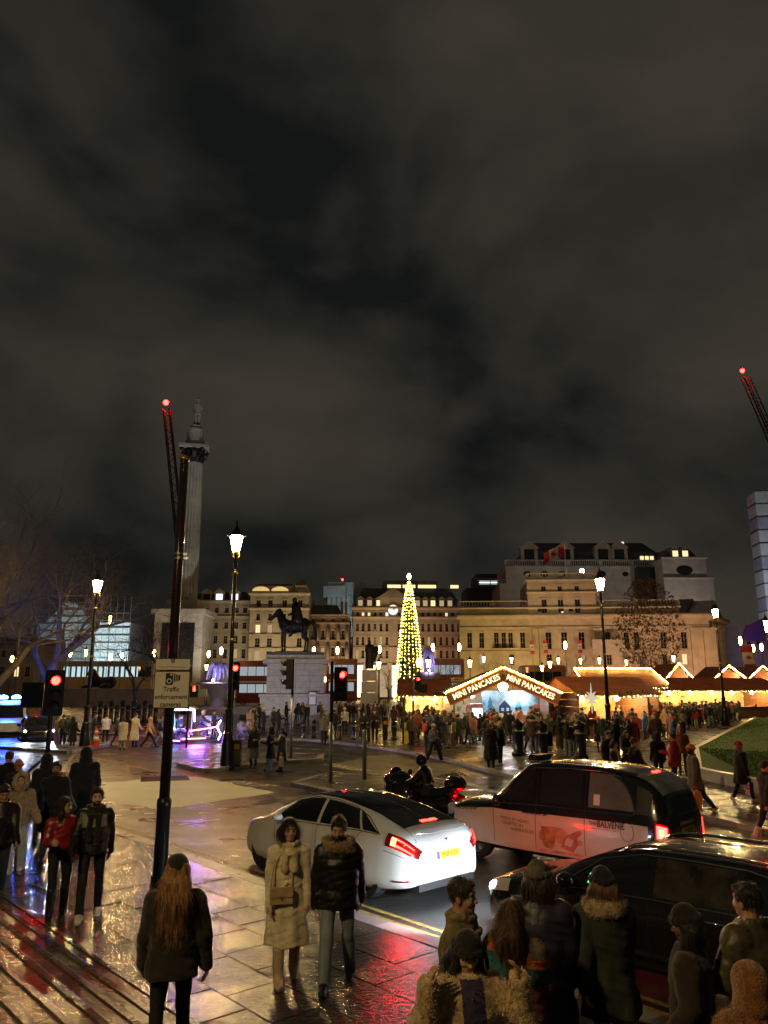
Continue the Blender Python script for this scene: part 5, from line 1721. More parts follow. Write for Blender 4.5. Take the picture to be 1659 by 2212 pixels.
def plate(parent, s_, M, w=.52, h=.111, blue=True):
 b = MB(); b.extr(rrect(-w / 2, w / 2, -h / 2, h / 2, .008), (0, 0, 0), (1, 0, 0), (0, 1, 0), (0, 0, 1), .006)
 p = b.build('number_plate', M_PLATE, parent); p.matrix_local = M
 lettering('lettering', s_, h * .82, M_INK, p, Matrix.Translation((.02 if blue else 0, -.002, .0085)), xs=.86, bold=.002)
 if blue:
  b = MB(); b.extr([(-w / 2 + .004, -h / 2 + .004), (-w / 2 + .045, -h / 2 + .004), (-w / 2 + .045, h / 2 - .004), (-w / 2 + .004, h / 2 - .004)], (0, 0, .0065), (1, 0, 0), (0, 1, 0), (0, 0, 1), .001); b.build('plate_band', M_BLUE, p)
 return p
# ---- white electric saloon
TS = CarSurf([
#  x     zb   yw   zw   yb   zl   yr   zr   zt
(-.985, .45, .42, .58, .40, .68, .28, .74, .76),
(-.965, .36, .66, .56, .62, .74, .46, .84, .87),
(-.91,  .30, .79, .55, .75, .82, .60, .96, 1.01),
(-.80,  .27, .865, .56, .825, .90, .66, 1.045, 1.085),
(-.60,  .24, .905, .58, .862, .95, .66, 1.095, 1.14),
(-.30,  .20, .922, .60, .872, .975, .64, 1.165, 1.225),
(.0,    .18, .925, .60, .872, .98, .62, 1.24, 1.305),
(.50,   .16, .912, .56, .868, .965, .60, 1.315, 1.385),
(1.0,   .16, .905, .52, .865, .945, .585, 1.375, 1.438),
(1.4,   .16, .905, .52, .865, .93, .585, 1.385, 1.443),
(1.85,  .16, .907, .54, .867, .92, .60, 1.335, 1.398),
(2.25,  .16, .912, .57, .868, .91, .63, 1.215, 1.275),
(2.65,  .17, .920, .60, .868, .89, .68, 1.055, 1.10),
(2.90,  .18, .922, .60, .860, .865, .70, .945, .985),
(3.15,  .20, .905, .58, .830, .825, .66, .885, .925),
(3.40,  .22, .855, .54, .770, .765, .58, .815, .85),
(3.58,  .25, .75, .50, .68, .68, .48, .725, .75),
(3.68,  .30, .60, .48, .55, .60, .36, .635, .655),
(3.715, .38, .40, .48, .38, .55, .24, .575, .585)])
TX0, TY0, TTH = .3427, 13.9685, 2.3322
tes = thing('car', 'white electric saloon car with black glass roof and glowing tail lights', 'car', (TX0, TY0, 0), TTH)
M_WPAINT = mat('white_car_paint', (.78, .78, .77), .25, var=.03, coat=.8)
body = TS.body(80, 5).build('body', M_WPAINT, tes)
cut_arches(body, [(0, .335, .385, .62, 1.1), (0, .335, .385, -.62, -1.1), (2.875, .335, .38, .62, 1.1), (2.875, .335, .38, -.62, -1.1)], M_CAR_DARK)
TS.patch(lambda f: 2.78 - .05 * f, -.64, 4.12, 5.999, 1, .004, 46, 7).build('roof_glass', M_GLASS, tes, True)
TS.patch(lambda f: 2.78 - .05 * f, -.64, 4.12, 5.999, -1, .004, 46, 7).build('roof_glass', M_GLASS, tes, True)
for sd in (1, -1):
 TS.patch(lambda f: 2.52 - .42 * f, lambda f: 1.32, 3.12, 3.90, sd, .004, 14, 6).build('side_window', M_GLASS, tes, True)
 TS.patch(lambda f: 1.24, lambda f: .16 + .26 * f, 3.12, 3.90, sd, .004, 14, 6).build('side_window', M_GLASS, tes, True)
 TS.patch(lambda f: .10 + .27 * f, lambda f: -.30 + .62 * f, 3.12, 3.90, sd, .004, 8, 6).build('quarter_window', M_GLASS, tes, True)
 TS.strip([(2.62 - .06 * i, 3.06) for i in range(49)], sd, .007).build('window_trim', M_CAR_DARK, tes)
 TS.strip([(2.45, 3.25), (2.1, 3.93), (1.6, 3.96), (1.0, 3.96), (.5, 3.95), (.1, 3.72), (-.32, 3.08)], sd, .008).build('window_trim', M_CHROME, tes)
 for xh in (1.36, .34):
  TS.patch(xh + .2, xh, 2.62, 2.70, sd, .008, 4, 1).build('door_handle', M_WPAINT, tes)
 for pts in ([(1.28, 3.1), (1.28, 2.4), (1.28, 1.3)], [(2.5, 2.95), (2.46, 2.3), (2.46, 1.3)], [(.12, 3.05), (.32, 2.5), (.42, 1.9), (.44, 1.3)]):
  pp = []
  for a, b_ in zip(pts[:-1], pts[1:]): pp += [(a[0] + (b_[0] - a[0]) * i / 5, a[1] + (b_[1] - a[1]) * i / 5) for i in range(5)]
  TS.strip(pp, sd, .004, .001).build('door_gap', M_CAR_DARK, tes)
 b = MB(); b.ball((2.28, .99 * sd, .985), (.10, .10, .065), 10, 6); b.tube([(2.3, .86 * sd, .95), (2.29, .95 * sd, .97)], .02, 6); b.build('wing_mirror', M_WPAINT, tes, True)
 lens = TS.patch(-.46, -.965, lambda x: 2.62 + .05, lambda x: 3.36 - .20 * (x + .46), sd, .005, 12, 5).build('tail_light', M_TAILD, tes, True)
 TS.patch(-.60, -.93, 2.76, 2.86, sd, .010, 8, 2).build('light_bar', M_TAIL, lens, True)
 TS.patch(-.60, -.93, 3.10, 3.20, sd, .010, 8, 2).build('light_bar', M_TAIL, lens, True)
 TS.patch(-.58, -.68, 2.76, 3.2, sd, .011, 3, 5).build('light_bar', M_TAILH, lens, True)
 TS.patch(3.60, 3.30, 2.55, 2.98, sd, .004, 6, 4).build('headlight', mat('headlight_lens', (.3, .3, .32), .08, var=0), tes, True)
 TS.patch(-.62, -.90, 1.42, 1.50, sd, .006, 5, 1).build('reflector', M_TAILD, tes)
 for xw in (0, 2.875):
  wheel(tes, xw, .79 * sd, .335, .335, mat('dark_alloy', (.05, .05, .055), .35, .6), 5, .235, sd)
for sd in (1, -1):
 TS.strip([(-.44 - .05 * i, 2.48) for i in range(11)], sd, .004, .001).build('bumper_gap', M_CAR_DARK, tes); TS.strip([(-.55, 4.05), (-.7, 4.08), (-.82, 4.0), (-.9, 3.8), (-.945, 3.45)], sd, .004, .001).build('boot_gap', M_CAR_DARK, tes)
# rear: diffuser, boot edge, badge, plate, third brake light
b = MB(); b.box((-.80, 0, .27), (.34, 1.3, .10)); b.build('rear_diffuser', M_CAR_DARK, tes)
def rear_y(z): # rear face x at height z on the centre line
 best = None
 for i in range(200):
  x = -.985 + i * .004
  if TS.sec(x)[6][1] >= z: return x
 return -.5
b = MB(); b.tube([TS.at(-.90 + .16 * abs(y_) ** 2, 5.0 if abs(y_) < .4 else 4.2, 1 if y_ >= 0 else -1, .004) for y_ in (-.6, -.3, .3, .6)], .006, 5); b.build('boot_lip', M_WPAINT, tes)
zP = .70; nrm = Vector((-1, 0, .12)).normalized()
plate(tes, 'YH20 XXX', frame((-1.005, 0, zP), (0, -1, 0), (.12, 0, 1)))
b = MB(); zc = .895
def tpt(y, z): return (y, z)
b.extr([(-.035, .03), (.035, .03), (.03, .018), (.008, .02), (0, -.035), (-.008, .02), (-.03, .018)], (-.965, 0, zc), (0, -1, 0), (.42, 0, 1), (-1, 0, .42), .006); b.build('boot_badge', M_CHROME, tes)
TS.patch(-.53, -.60, 5.5, 5.999, 1, .010, 2, 3).build('brake_bar', M_BRAKE, tes); TS.patch(-.53, -.60, 5.5, 5.999, -1, .010, 2, 3).build('brake_bar', M_BRAKE, tes)
# ---- black cab with white lower panels
XS = CarSurf([
(-.93, .48, .52, .62, .50, .90, .34, 1.00, 1.02),
(-.90, .40, .74, .60, .72, 1.02, .55, 1.22, 1.26),
(-.82, .34, .84, .60, .81, 1.07, .63, 1.42, 1.47),
(-.66, .30, .89, .62, .85, 1.10, .66, 1.60, 1.67),
(-.45, .27, .915, .64, .868, 1.11, .66, 1.72, 1.79),
(-.15, .25, .92, .66, .872, 1.11, .665, 1.775, 1.845),
(.4, .24, .92, .66, .872, 1.10, .665, 1.82, 1.885),
(1.2, .24, .92, .64, .872, 1.10, .665, 1.82, 1.89),
(1.8, .24, .92, .64, .872, 1.09, .66, 1.77, 1.845),
(2.15, .24, .92, .66, .870, 1.08, .66, 1.58, 1.66),
(2.5, .25, .92, .68, .868, 1.07, .69, 1.27, 1.33),
(2.72, .26, .92, .68, .862, 1.04, .72, 1.11, 1.15),
(3.0, .27, .918, .68, .845, 1.01, .68, 1.065, 1.10),
(3.4, .28, .89, .66, .81, .97, .64, 1.02, 1.055),
(3.7, .30, .82, .62, .73, .90, .56, .955, .985),
(3.86, .36, .66, .60, .60, .82, .44, .87, .89),
(3.91, .44, .45, .60, .42, .74, .30, .78, .79)])
CX, CY_, CTH = 4.62, 14.95, 2.40
cab = thing('taxi', 'black taxi cab with white advertising panels on its side', 'taxi', (CX, CY_, 0), CTH)
M_BPAINT = mat('black_car_paint', (.008, .008, .010), .18, var=.05, coat=1.0, bump=.05, bscale=200)
M_WRAP = mat('white_wrap', (.68, .58, .50), .28, var=.06, coat=.5)
def cabmat(x, q):
 if 1.25 < q < 2.8 and -.62 < x < 3.52: return 1
 return 0
body = XS.body(90, 8, matfn=cabmat)
body = body.build('body', [M_BPAINT, M_WRAP], cab)
cut_arches(body, [(0, .345, .42, .62, 1.1), (0, .345, .42, -.62, -1.1), (2.985, .345, .42, .62, 1.1), (2.985, .345, .42, -.62, -1.1)], M_CAR_DARK)
M_CABGL = mat('cab_glass', (.016, .018, .017), .04, var=0, spec=.9, coat=.3)
for sd in (1, -1):
 XS.patch(lambda f: 2.42 - .40 * f, lambda f: 1.66, 3.14, 3.90, sd, .004, 12, 6).build('side_window', M_CABGL, cab, True)
 XS.patch(lambda f: 1.50, lambda f: .64, 3.14, 3.90, sd, .004, 12, 6).build('side_window', M_CABGL, cab, True)
 XS.patch(lambda f: .50, lambda f: -.36 + .30 * f ** 3 + .12 * f, 3.14, 3.90, sd, .004, 12, 6).build('quarter_window', mat('pale_glass', (.13, .135, .115), .06, var=.2, scale=3, spec=.9), cab, True)  # reflected light put into the quarter glass colour
 XS.strip([(2.6 - .06 * i, 3.05) for i in range(50)], sd, .008).build('window_trim', M_CHROME, cab)
 XS.strip([(2.42, 3.3), (2.1, 3.86), (1.7, 3.97), (1.0, 3.97), (.3, 3.97), (-.05, 3.9), (-.28, 3.55), (-.38, 3.2), (-.36, 3.06)], sd, .010).build('window_trim', M_CHROME, cab)
 for pts in ([(1.58, 3.9), (1.58, 3.0), (1.58, 2.2), (1.58, 1.25)], [(.57, 3.9), (.57, 3.0), (.57, 2.2), (.57, 1.25)], [(2.55, 3.0), (2.52, 2.2), (2.5, 1.25)]):
  pp = []
  for a, b_ in zip(pts[:-1], pts[1:]): pp += [(a[0] + (b_[0] - a[0]) * i / 6, a[1] + (b_[1] - a[1]) * i / 6) for i in range(6)]
  XS.strip(pp, sd, .005, .001).build('door_gap', M_CAR_DARK, cab)
 for xh in (1.36, 1.62):
  b = MB(); p0, p1 = XS.at(xh, 2.72, sd, .03), XS.at(xh + .22, 2.72, sd, .03); b.tube([XS.at(xh - .02, 2.72, sd, .0), p0, p1, XS.at(xh + .24, 2.72, sd, .0)], .016, 6); b.build('door_handle', M_CHROME, cab, True)
 b = MB(); b.ball((2.36, 1.02 * sd, 1.16), (.09, .10, .11), 10, 6); b.tube([(2.4, .86 * sd, 1.08), (2.38, .97 * sd, 1.12)], .025, 6); b.build('wing_mirror', M_BPAINT, cab, True)
 ln = XS.patch(-.72, -.90, 2.1, 2.93, sd, .008, 5, 8).build('tail_light', M_TAILD, cab, True)
 XS.patch(-.75, -.885, 2.2, 2.85, sd, .016, 4, 8).build('light_bar', M_TAIL, ln, True)
 XS.patch(-.79, -.85, 2.3, 2.75, sd, .022, 3, 6).build('light_bar', M_TAILH, ln, True)
 b = MB()
 pc = XS.at(3.62, 2.7, sd, .0); b.ball(pc, (.10, .10, .12), 12, 8); b.build('headlight', mat('headlight_lens', (.3, .3, .32), .08, var=0), cab, True)
 c = XS.at(-.30, 2.45, sd, .006)
 b = MB(); b.tube([XS.at(-.24 + .12 * math.cos(a), 2.45 + .32 * math.sin(a), sd, .004) for a in [2 * PI * i / 20 for i in range(21)]], .004, 5); b.build('fuel_flap', M_CAR_DARK, cab)
 for xw in (0, 2.985):
  wheel(cab, xw, .79 * sd, .345, .345, mat('silver_alloy', (.35, .35, .36), .3, .9), 7, .225, sd)
 XS.patch(-.40, -.66, 3.1, 3.75, sd, .006, 4, 8).build('rear_vent', M_CAR_DARK, cab, True)
XS.patch(lambda f: 2.62, lambda f: 2.0, 4.15, 5.999, 1, .004, 10, 6).build('windscreen', M_CABGL, cab, True); XS.patch(lambda f: 2.62, lambda f: 2.0, 4.15, 5.999, -1, .004, 10, 6).build('windscreen', M_CABGL, cab, True)
M_RW = mat('rear_glass', (.30, .31, .27), .09, var=.45, scale=2.2, spec=.9)  # pale reflection put into the rear glass colour
for sd in (1, -1): XS.patch(-.36, -.80, 4.1, 5.999, sd, .005, 12, 6).build('rear_window', M_RW, cab, True)
for sd in (1, -1): XS.patch(-.40, -.46, 5.6, 5.999, sd, .014, 2, 3).build('brake_bar', M_BRAKE, cab)
XS.patch(-.58, -.70, 4.2, 4.5, 1, .009, 4, 3).build('window_sticker', mat('sticker_green', (.35, .5, .4), .5), cab)
b = MB(); b.box((-.905, 0, 1.00), (.06, .62, .05)); b.build('boot_handle', M_CHROME, cab)
plate(cab, 'LP19 UFX', frame((-.945, 0, .87), (0, -1, 0), (.10, 0, 1)), blue=False)
b = MB(); b.box((-.90, 0, .42), (.16, 1.45, .16)); b.build('rear_bumper', M_CAR_DARK, cab)
b = MB(); b.extr(rrect(-.28, .28, 0, .11, .05), (1.88, -.0, 1.855), (0, 1, 0), (0, 0, 1), (1, 0, 0), .2); b.build('roof_sign', M_BPAINT, cab)
def side_text(par, S, s_, x, q, size, m, side=1, **k):
 p = S.at(x, q, side, .008); e = S.at(x - .05, q, side, .008); u = S.at(x, q + .05, side, .008)
 M = frame(p, e - p, u - p)
 return lettering('lettering', s_, size, m, par, M, **k)
M_BROWN = mat('brown_print', (.09, .055, .03), .5, var=0)
side_text(cab, XS, 'THE', .40, 2.62, .085, M_BROWN, bold=.001)
side_text(cab, XS, 'BALVENIE', .06, 2.62, .15, M_BROWN, bold=.004, xs=.8)
side_text(cab, XS, 'SINGLE MALT SCOTCH WHISKY', .18, 2.44, .035, M_BROWN)
side_text(cab, XS, 'THE BALVENIE', 3.22, 2.70, .10, M_BROWN, bold=.002, xs=.9)
for i, s_ in enumerate(('MADE BY HEART.', 'CRAFTED BY', 'INSPIRATION.')):
 side_text(cab, XS, s_, (2.02, 2.08, 1.86)[i], 2.38 - .19 * i, .085, M_BROWN)
# printed still life on the panel: bottle, tumbler
def blob(name, pts, m, z=.006):
 b = MB(); b.v = [tuple(XS.at(x, q, 1, z)) for x, q in pts]; b.f = [tuple(range(len(pts)))]; b.mi = [0]; b.build(name, m, cab)
M_AMB = mat('amber_print', (.46, .22, .11), .3, var=.5, scale=7); M_AMB2 = mat('peach_print', (.62, .30, .18), .3, var=.35, scale=5); M_REDP = mat('red_print', (.5, .16, .12), .3, var=.3)
blob('printed_glow', [(1.5, 1.35), (1.5, 2.1), (1.3, 2.35), (1.0, 2.3), (.8, 2.0), (.62, 1.9), (.62, 1.35)], M_AMB2, .004)
blob('printed_tumbler', [(1.42, 1.6), (1.46, 2.3), (1.14, 2.3), (1.18, 1.6), (1.24, 1.5), (1.36, 1.5)], M_AMB, .007)
blob('printed_bottle', [(1.05, 1.6), (.98, 1.95), (.78, 2.2), (.64, 2.3), (.62, 2.15), (.72, 2.0), (.70, 1.75), (.80, 1.45)], M_REDP, .007)
blob('printed_label', [(.98, 1.72), (.92, 1.98), (.78, 1.9), (.84, 1.64)], M_WRAP, .010)
# no-smoking sticker
b = MB(); p = XS.at(.34, 3.28, 1, .009); b.v = [tuple(XS.at(x, q, 1, .009)) for x, q in ((.40, 3.20), (.40, 3.42), (.28, 3.42), (.28, 3.20))]; b.f = [(0, 1, 2, 3)]; b.mi = [0]; b.build('window_sticker', M_SIGN, cab)
# ---- black people carrier in the foreground
BS = CarSurf([
(-1.05, .46, .55, .62, .52, .86, .36, .96, .98),
(-.98, .36, .80, .60, .76, .93, .56, 1.10, 1.13),
(-.80, .30, .90, .62, .84, .97, .60, 1.24, 1.28),
(-.3, .25, .925, .60, .865, .97, .61, 1.36, 1.41),
(.5, .22, .925, .58, .865, .955, .62, 1.41, 1.462),
(1.3, .21, .92, .56, .862, .94, .62, 1.40, 1.455),
(1.8, .21, .92, .56, .862, .93, .635, 1.32, 1.37),
(2.3, .21, .92, .58, .86, .915, .66, 1.15, 1.20),
(2.75, .22, .92, .60, .855, .90, .70, .97, 1.01),
(3.05, .24, .91, .60, .835, .865, .70, .91, .945),
(3.35, .26, .87, .58, .79, .82, .62, .86, .89),
(3.60, .29, .77, .55, .70, .75, .50, .79, .81),
(3.72, .34, .62, .53, .58, .67, .40, .70, .71),
(3.76, .42, .42, .53, .40, .61, .28, .63, .635)])
BTH = R(134.5)
hx, hy = G(1066, 1925, .62)                       # nearest front corner
loc = Vector((3.60, .70, 0)); c_, s_ = math.cos(BTH), math.sin(BTH)
bcx, bcy = hx - (loc.x * c_ - loc.y * s_), hy - (loc.x * s_ + loc.y * c_)
blk = thing('car', 'black people carrier with roof rails nearest the viewer at the right', 'car', (bcx, bcy, 0), BTH)
body = BS.body(70, 5).build('body', M_BPAINT, blk)
cut_arches(body, [(0, .34, .40, .62, 1.1), (0, .34, .40, -.62, -1.1), (2.8, .34, .40, .62, 1.1), (2.8, .34, .40, -.62, -1.1)], M_CAR_DARK)
for sd in (1, -1):
 BS.patch(lambda f: 2.45 - .55 * f, lambda f: 1.32, 3.12, 3.9, sd, .004, 12, 6).build('side_window', M_GLASS, blk, True)
 BS.patch(lambda f: 1.22, lambda f: .22, 3.12, 3.9, sd, .004, 12, 6).build('side_window', mat('lit_cabin_glass', (.035, .03, .022), .06, var=.8, scale=5, spec=.9, coords='Object'), blk, True)  # middle pane: cabin light put into the glass colour
 BS.patch(lambda f: .12, lambda f: -.62 + .30 * f, 3.12, 3.9, sd, .004, 12, 6).build('quarter_window', M_GLASS, blk, True)
 BS.strip([(2.55 - .06 * i, 3.05) for i in range(54)], sd, .009).build('window_trim', M_CHROME, blk)
 BS.strip([(2.40, 3.2), (1.92, 3.93), (1.4, 3.96), (.8, 3.96), (.2, 3.96), (-.3, 3.8), (-.62, 3.1)], sd, .008).build('window_trim', M_CHROME, blk)
 b = MB(); b.tube([BS.at(x, 4.3, sd, .0 if i in (0, 12) else .045) for i, x in enumerate(np.linspace(1.75, -.7, 13))], .02, 6); b.build('roof_rail', M_CHROME, blk, True)
 b = MB(); b.ball((2.25, 1.03 * sd, 1.04), (.10, .12, .085), 12, 8); b.tube([(2.3, .86 * sd, .98), (2.28, .96 * sd, 1.01)], .025, 6); b.build('wing_mirror', M_BPAINT, blk, True)
 for pts in ([(1.27, 3.1), (1.27, 2.2), (1.27, 1.3)], [(.17, 3.1), (.17, 2.2), (.17, 1.3)], [(2.45, 3.0), (2.42, 2.2), (2.42, 1.3)]):
  pp = []
  for a, b_ in zip(pts[:-1], pts[1:]): pp += [(a[0] + (b_[0] - a[0]) * i / 5, a[1] + (b_[1] - a[1]) * i / 5) for i in range(5)]
  BS.strip(pp, sd, .004, .001).build('door_gap', M_CAR_DARK, blk)
 for xh in (.40, 1.48):
  b = MB(); b.tube([BS.at(xh, 2.75, sd, .0), BS.at(xh + .02, 2.75, sd, .03), BS.at(xh + .2, 2.75, sd, .03), BS.at(xh + .22, 2.75, sd, .0)], .014, 6); b.build('door_handle', M_CHROME, blk, True)
 hl = BS.patch(3.66, 3.22, lambda x: 2.45, lambda x: 3.15, sd, .006, 10, 5).build('headlight', mat('headlight_shell', (.55, .56, .6), .08, var=0, coat=.5), blk, True)
 BS.patch(3.64, 3.50, 2.58, 2.95, sd, .014, 4, 4).build('projector', glow('headlight_glow', (.75, .88, 1.0), 60), hl, True)
 for xw in (0, 2.8):
  wheel(blk, xw, .79 * sd, .34, .34, mat('silver_alloy', (.35, .35, .36), .3, .9), 5, .225, sd)
for sd in (1, -1):
 BS.patch(2.72, 1.85, 4.2, 5.999, sd, .004, 12, 6).build('windscreen', M_GLASS, blk, True)
b = MB(); b.box((2.0, .42, .98), (.02, .16, .11)); b.build('phone_screen', glow('phone_screen_glow', (.2, .9, .6), 2.0), blk)
b = MB(); p = BS.at(2.02, 3.26, 1, .008); b.v = [tuple(BS.at(x, q, 1, .008)) for x, q in ((2.06, 3.22), (2.05, 3.5), (1.90, 3.54), (1.92, 3.26))]; b.f = [(0, 1, 2, 3)]; b.mi = [0]; b.build('satnav_screen', glow('satnav_glow', (.15, .75, .35), 1.6), blk)
# beams of the dipped headlights
for sd in (1, -1):
 ld = bpy.data.lights.new('headlight_beam', 'SPOT'); ld.energy = 420; ld.color = (.78, .90, 1.0); ld.spot_size = R(104); ld.spot_blend = 1.0; ld.shadow_soft_size = .06
 lo = bpy.data.objects.new('headlight_beam', ld); COL.objects.link(lo); lo.parent = blk
 pos = BS.at(3.66, 2.75, sd, .06); lo.location = pos
 lo.rotation_euler = Vector((1, 0, -.60)).to_track_quat('-Z', 'Y').to_euler()
# ------------------------------------------------------------------ people farther off
K = 'knit'; NY = 'nylon'; DN = 'denim'
def midp(label, uv, h, head, fig, o, z=PAVE_Z, group=None):
 x, y = at_head(uv[0], uv[1], h, z)
 fig = dict(fig); fig['h'] = h
 return person(label, x, y, head, fig, o, 1, z, group)
def paper_bag(label, p, col, rz=0., w=.32, h=.36, d=.13, union=False):
 t = thing('carrier_bag', label, 'bag', (p[0], p[1], p[2] - h - .12), rz)
 m = mat('bag_%d_%d_%d' % tuple(int(c * 100) for c in col), col, .6, var=.1, bump=.2, bscale=12)
 b = MB(); b.box((0, 0, h / 2), (w, d, h), taper=1.06); b.build('bag_body', m, t)
 b = MB()
 for y in (-d / 3, d / 3): b.tube([(-w * .22, y, h - .01), (-w * .18, y * .6, h + .09), (0, y * .3, h + .12), (w * .18, y * .6, h + .09), (w * .22, y, h - .01)], .007, 5)
 b.build('handle', m, t)
 if union:
  wm, rm = mat('flag_white', (.75, .74, .72), .6, var=0), mat('flag_red', (.55, .02, .03), .6, var=0)
  for y, s_ in ((-d / 2 - .004, -1), (d / 2 + .004, 1)):
   for a in (math.atan2(h, w), -math.atan2(h, w)):
    L_ = math.hypot(w, h) * .92; ca, sa = math.cos(a), math.sin(a)
    b = MB(); q = [(-L_ / 2, -.028), (L_ / 2, -.028), (L_ / 2, .028), (-L_ / 2, .028)]
    b.extr([(x * ca - z_ * sa, x * sa + z_ * ca) for x, z_ in q], (0, y, h / 2), (1, 0, 0), (0, 0, 1), (0, s_, 0), .001); b.build('saltire', wm, t)
    b = MB(); q = [(-L_ / 2, -.010), (L_ / 2, -.010), (L_ / 2, .010), (-L_ / 2, .010)]
    b.extr([(x * ca - z_ * sa, x * sa + z_ * ca) for x, z_ in q], (0, y + s_ * .002, h / 2), (1, 0, 0), (0, 0, 1), (0, s_, 0), .001); b.build('saltire', rm, t)
   for wd, mm, o_ in ((.1, wm, .004), (.06, rm, .006)):
    b = MB(); b.extr([(-wd / 2, -h / 2), (wd / 2, -h / 2), (wd / 2, h / 2), (-wd / 2, h / 2)], (0, y + s_ * o_, h / 2), (1, 0, 0), (0, 0, 1), (0, s_, 0), .001)
    b.extr([(-w / 2, -wd / 2), (w / 2, -wd / 2), (w / 2, wd / 2), (-w / 2, wd / 2)], (0, y + s_ * (o_ + .001), h / 2), (1, 0, 0), (0, 0, 1), (0, s_, 0), .001); b.build('cross', mm, t)
 return t
def in_hand(pt, side, **k):
 t, f = pt
 sh, el, wr, d = f.arm[side]
 p = world_pt(t, wr + d * .1)
 return paper_bag(k.pop('label'), p, k.pop('col'), t.rotation_euler[2], **k)
PINK = C('pink_wool', (.50, .20, .20)); CAMEL = C('camel_wool', (.42, .27, .12)); WPUF = C('white_puffer', (.66, .62, .56), NY); PEACH = C('peach_puffer', (.62, .32, .20), NY)
LTJ = C('pale_jeans', (.30, .36, .45), DN); GREYW = C('grey_wool', (.13, .125, .12)); REDN = C('red_nylon', (.42, .02, .018), NY); RUST = C('rust_nylon', (.26, .06, .02), NY)
GRNW = C('bottle_green', (.035, .05, .03)); BRW = C('brown_wool', (.075, .045, .025)); ORB = C('orange_beanie', (.62, .27, .03), K); REDB = C('red_beanie', (.62, .04, .03), K)
CHAR = C('charcoal_wool', (.035, .035, .038)); DGREY = C('dark_grey_puffer', (.04, .043, .048), NY)
Z3 = 0.0
# group waiting at the far-left island
midp('person in camel coat and pink trousers beside the far-left road island', (127, 1545), 1.66, 60, dict(armL='down', armR='pocket'), dict(coat='hip', coatm=CAMEL, legs='wide', legm=PINK, hair='short', hairc=(.2, .2, .2), hideR=1), Z3)
midp('person with bottle green backpack waiting at the far-left island', (139, 1543), 1.72, 80, dict(armL='down', armR='down', bulk=1.1), dict(coat='hip', coatm=DGREY, hair='short', legm=DJEAN, backpack=GRNW), Z3)
midp('person in lime yellow beanie waiting at the far-left island', (149, 1542), 1.70, 95, dict(armL='down', armR='down'), dict(coat='jacket', coatm=GRNW, hair='none', hat=('beanie', C('lime_knit', (.5, .6, .05), K))), Z3)
midp('woman in long black coat waiting right of the lime beanie', (160, 1547), 1.66, 70, dict(armL='pocket', armR='pocket', bulk=1.15), dict(coat='long', coatm=BLK, hair='bob', hideL=1, hideR=1), Z3)
midp('person in dark coat leaning beside the left lamp post', (203, 1540), 1.70, 20, dict(armL='hold', armR='hold', lean=.18), dict(coat='hip', coatm=BLK, hair='short'), Z3)
midp('woman in white puffer jacket and black trousers crossing the far road', (231, 1542), 1.68, 100, dict(armL='phone', armR='phone', stride=.12, bulk=1.12), dict(coat='jacket', coatm=WPUF, quilt=.008, hair='bun', hairc=(.05, .03, .02)), Z3)
midp('person in dark jacket with beige sleeves walking right of white puffer', (255, 1543), 1.70, 10, dict(armL='hold', armR='down', stride=.35), dict(coat='jacket', coatm=CHAR, hair='short', legm=DJEAN), Z3)
midp('woman in cream knee-length coat crossing the far road', (268, 1549), 1.65, 95, dict(armL='down', armR='down'), dict(coat='knee', coatm=CREAM, hair='bob', legm=PALE), Z3)
midp('tall man in cream long overcoat crossing the far road', (294, 1540), 1.80, 70, dict(armL='bar', armR='pocket', bulk=1.05), dict(coat='long', coatm=CREAM, hair='short', hideR=1), Z3)
midp('person in peach puffer with hood up hurrying across the far road', (325, 1545), 1.68, 10, dict(armL='walkF', armR='pocket', stride=.5, lean=.08, bulk=1.1), dict(coat='jacket', coatm=PEACH, quilt=.008, hair='none', hat=('hood', PEACH), hideR=1), Z3)
midp('person in navy jacket and blue jeans striding behind the tall pole', (347, 1543), 1.72, 5, dict(armL='walkB', armR='walkF', stride=.5, lean=.06), dict(coat='jacket', coatm=NAVY, hair='short', legm=LTJ, legs='wide'), Z3)
# three women at the crossing
w1 = midp('woman in black jacket and grey skirt, left of three at the crossing', (551, 1567), 1.68, -100, dict(armL='hold', armR='carry'), dict(coat='jacket', coatm=BLK, hair='long', hairc=(.012, .01, .009), legs='skirt', legm=C('slate_wool', (.09, .12, .13)), boots=.5, skirt_z=.42), Z3)
w2 = midp('woman in long navy coat and pale blue trousers, middle of three at the crossing', (586, 1570), 1.68, 170, dict(armL='hold', armR='down', bulk=1.05), dict(coat='knee', coatm=NAVY, hair='none', hat=('hood', BLK), legs='wide', legm=C('powder_blue', (.22, .30, .48), DN)), Z3)
w3 = midp('woman in grey quilted coat with cream scarf, right of three at the crossing', (611, 1572), 1.66, 200, dict(armL='carry', armR='hold', bulk=1.1), dict(coat='knee', coatm=DGREY, quilt=.008, hair='long', hairc=(.015, .01, .008), scarf=(CREAMK, .2), hemk=.85), Z3)
in_hand(w1, 'R', label='narrow cream paper bag held by the left woman at the crossing', col=(.6, .52, .36), w=.16, h=.34, d=.1)
in_hand(w3, 'L', label='cream paper bag held by the woman in grey quilted coat', col=(.62, .55, .38))
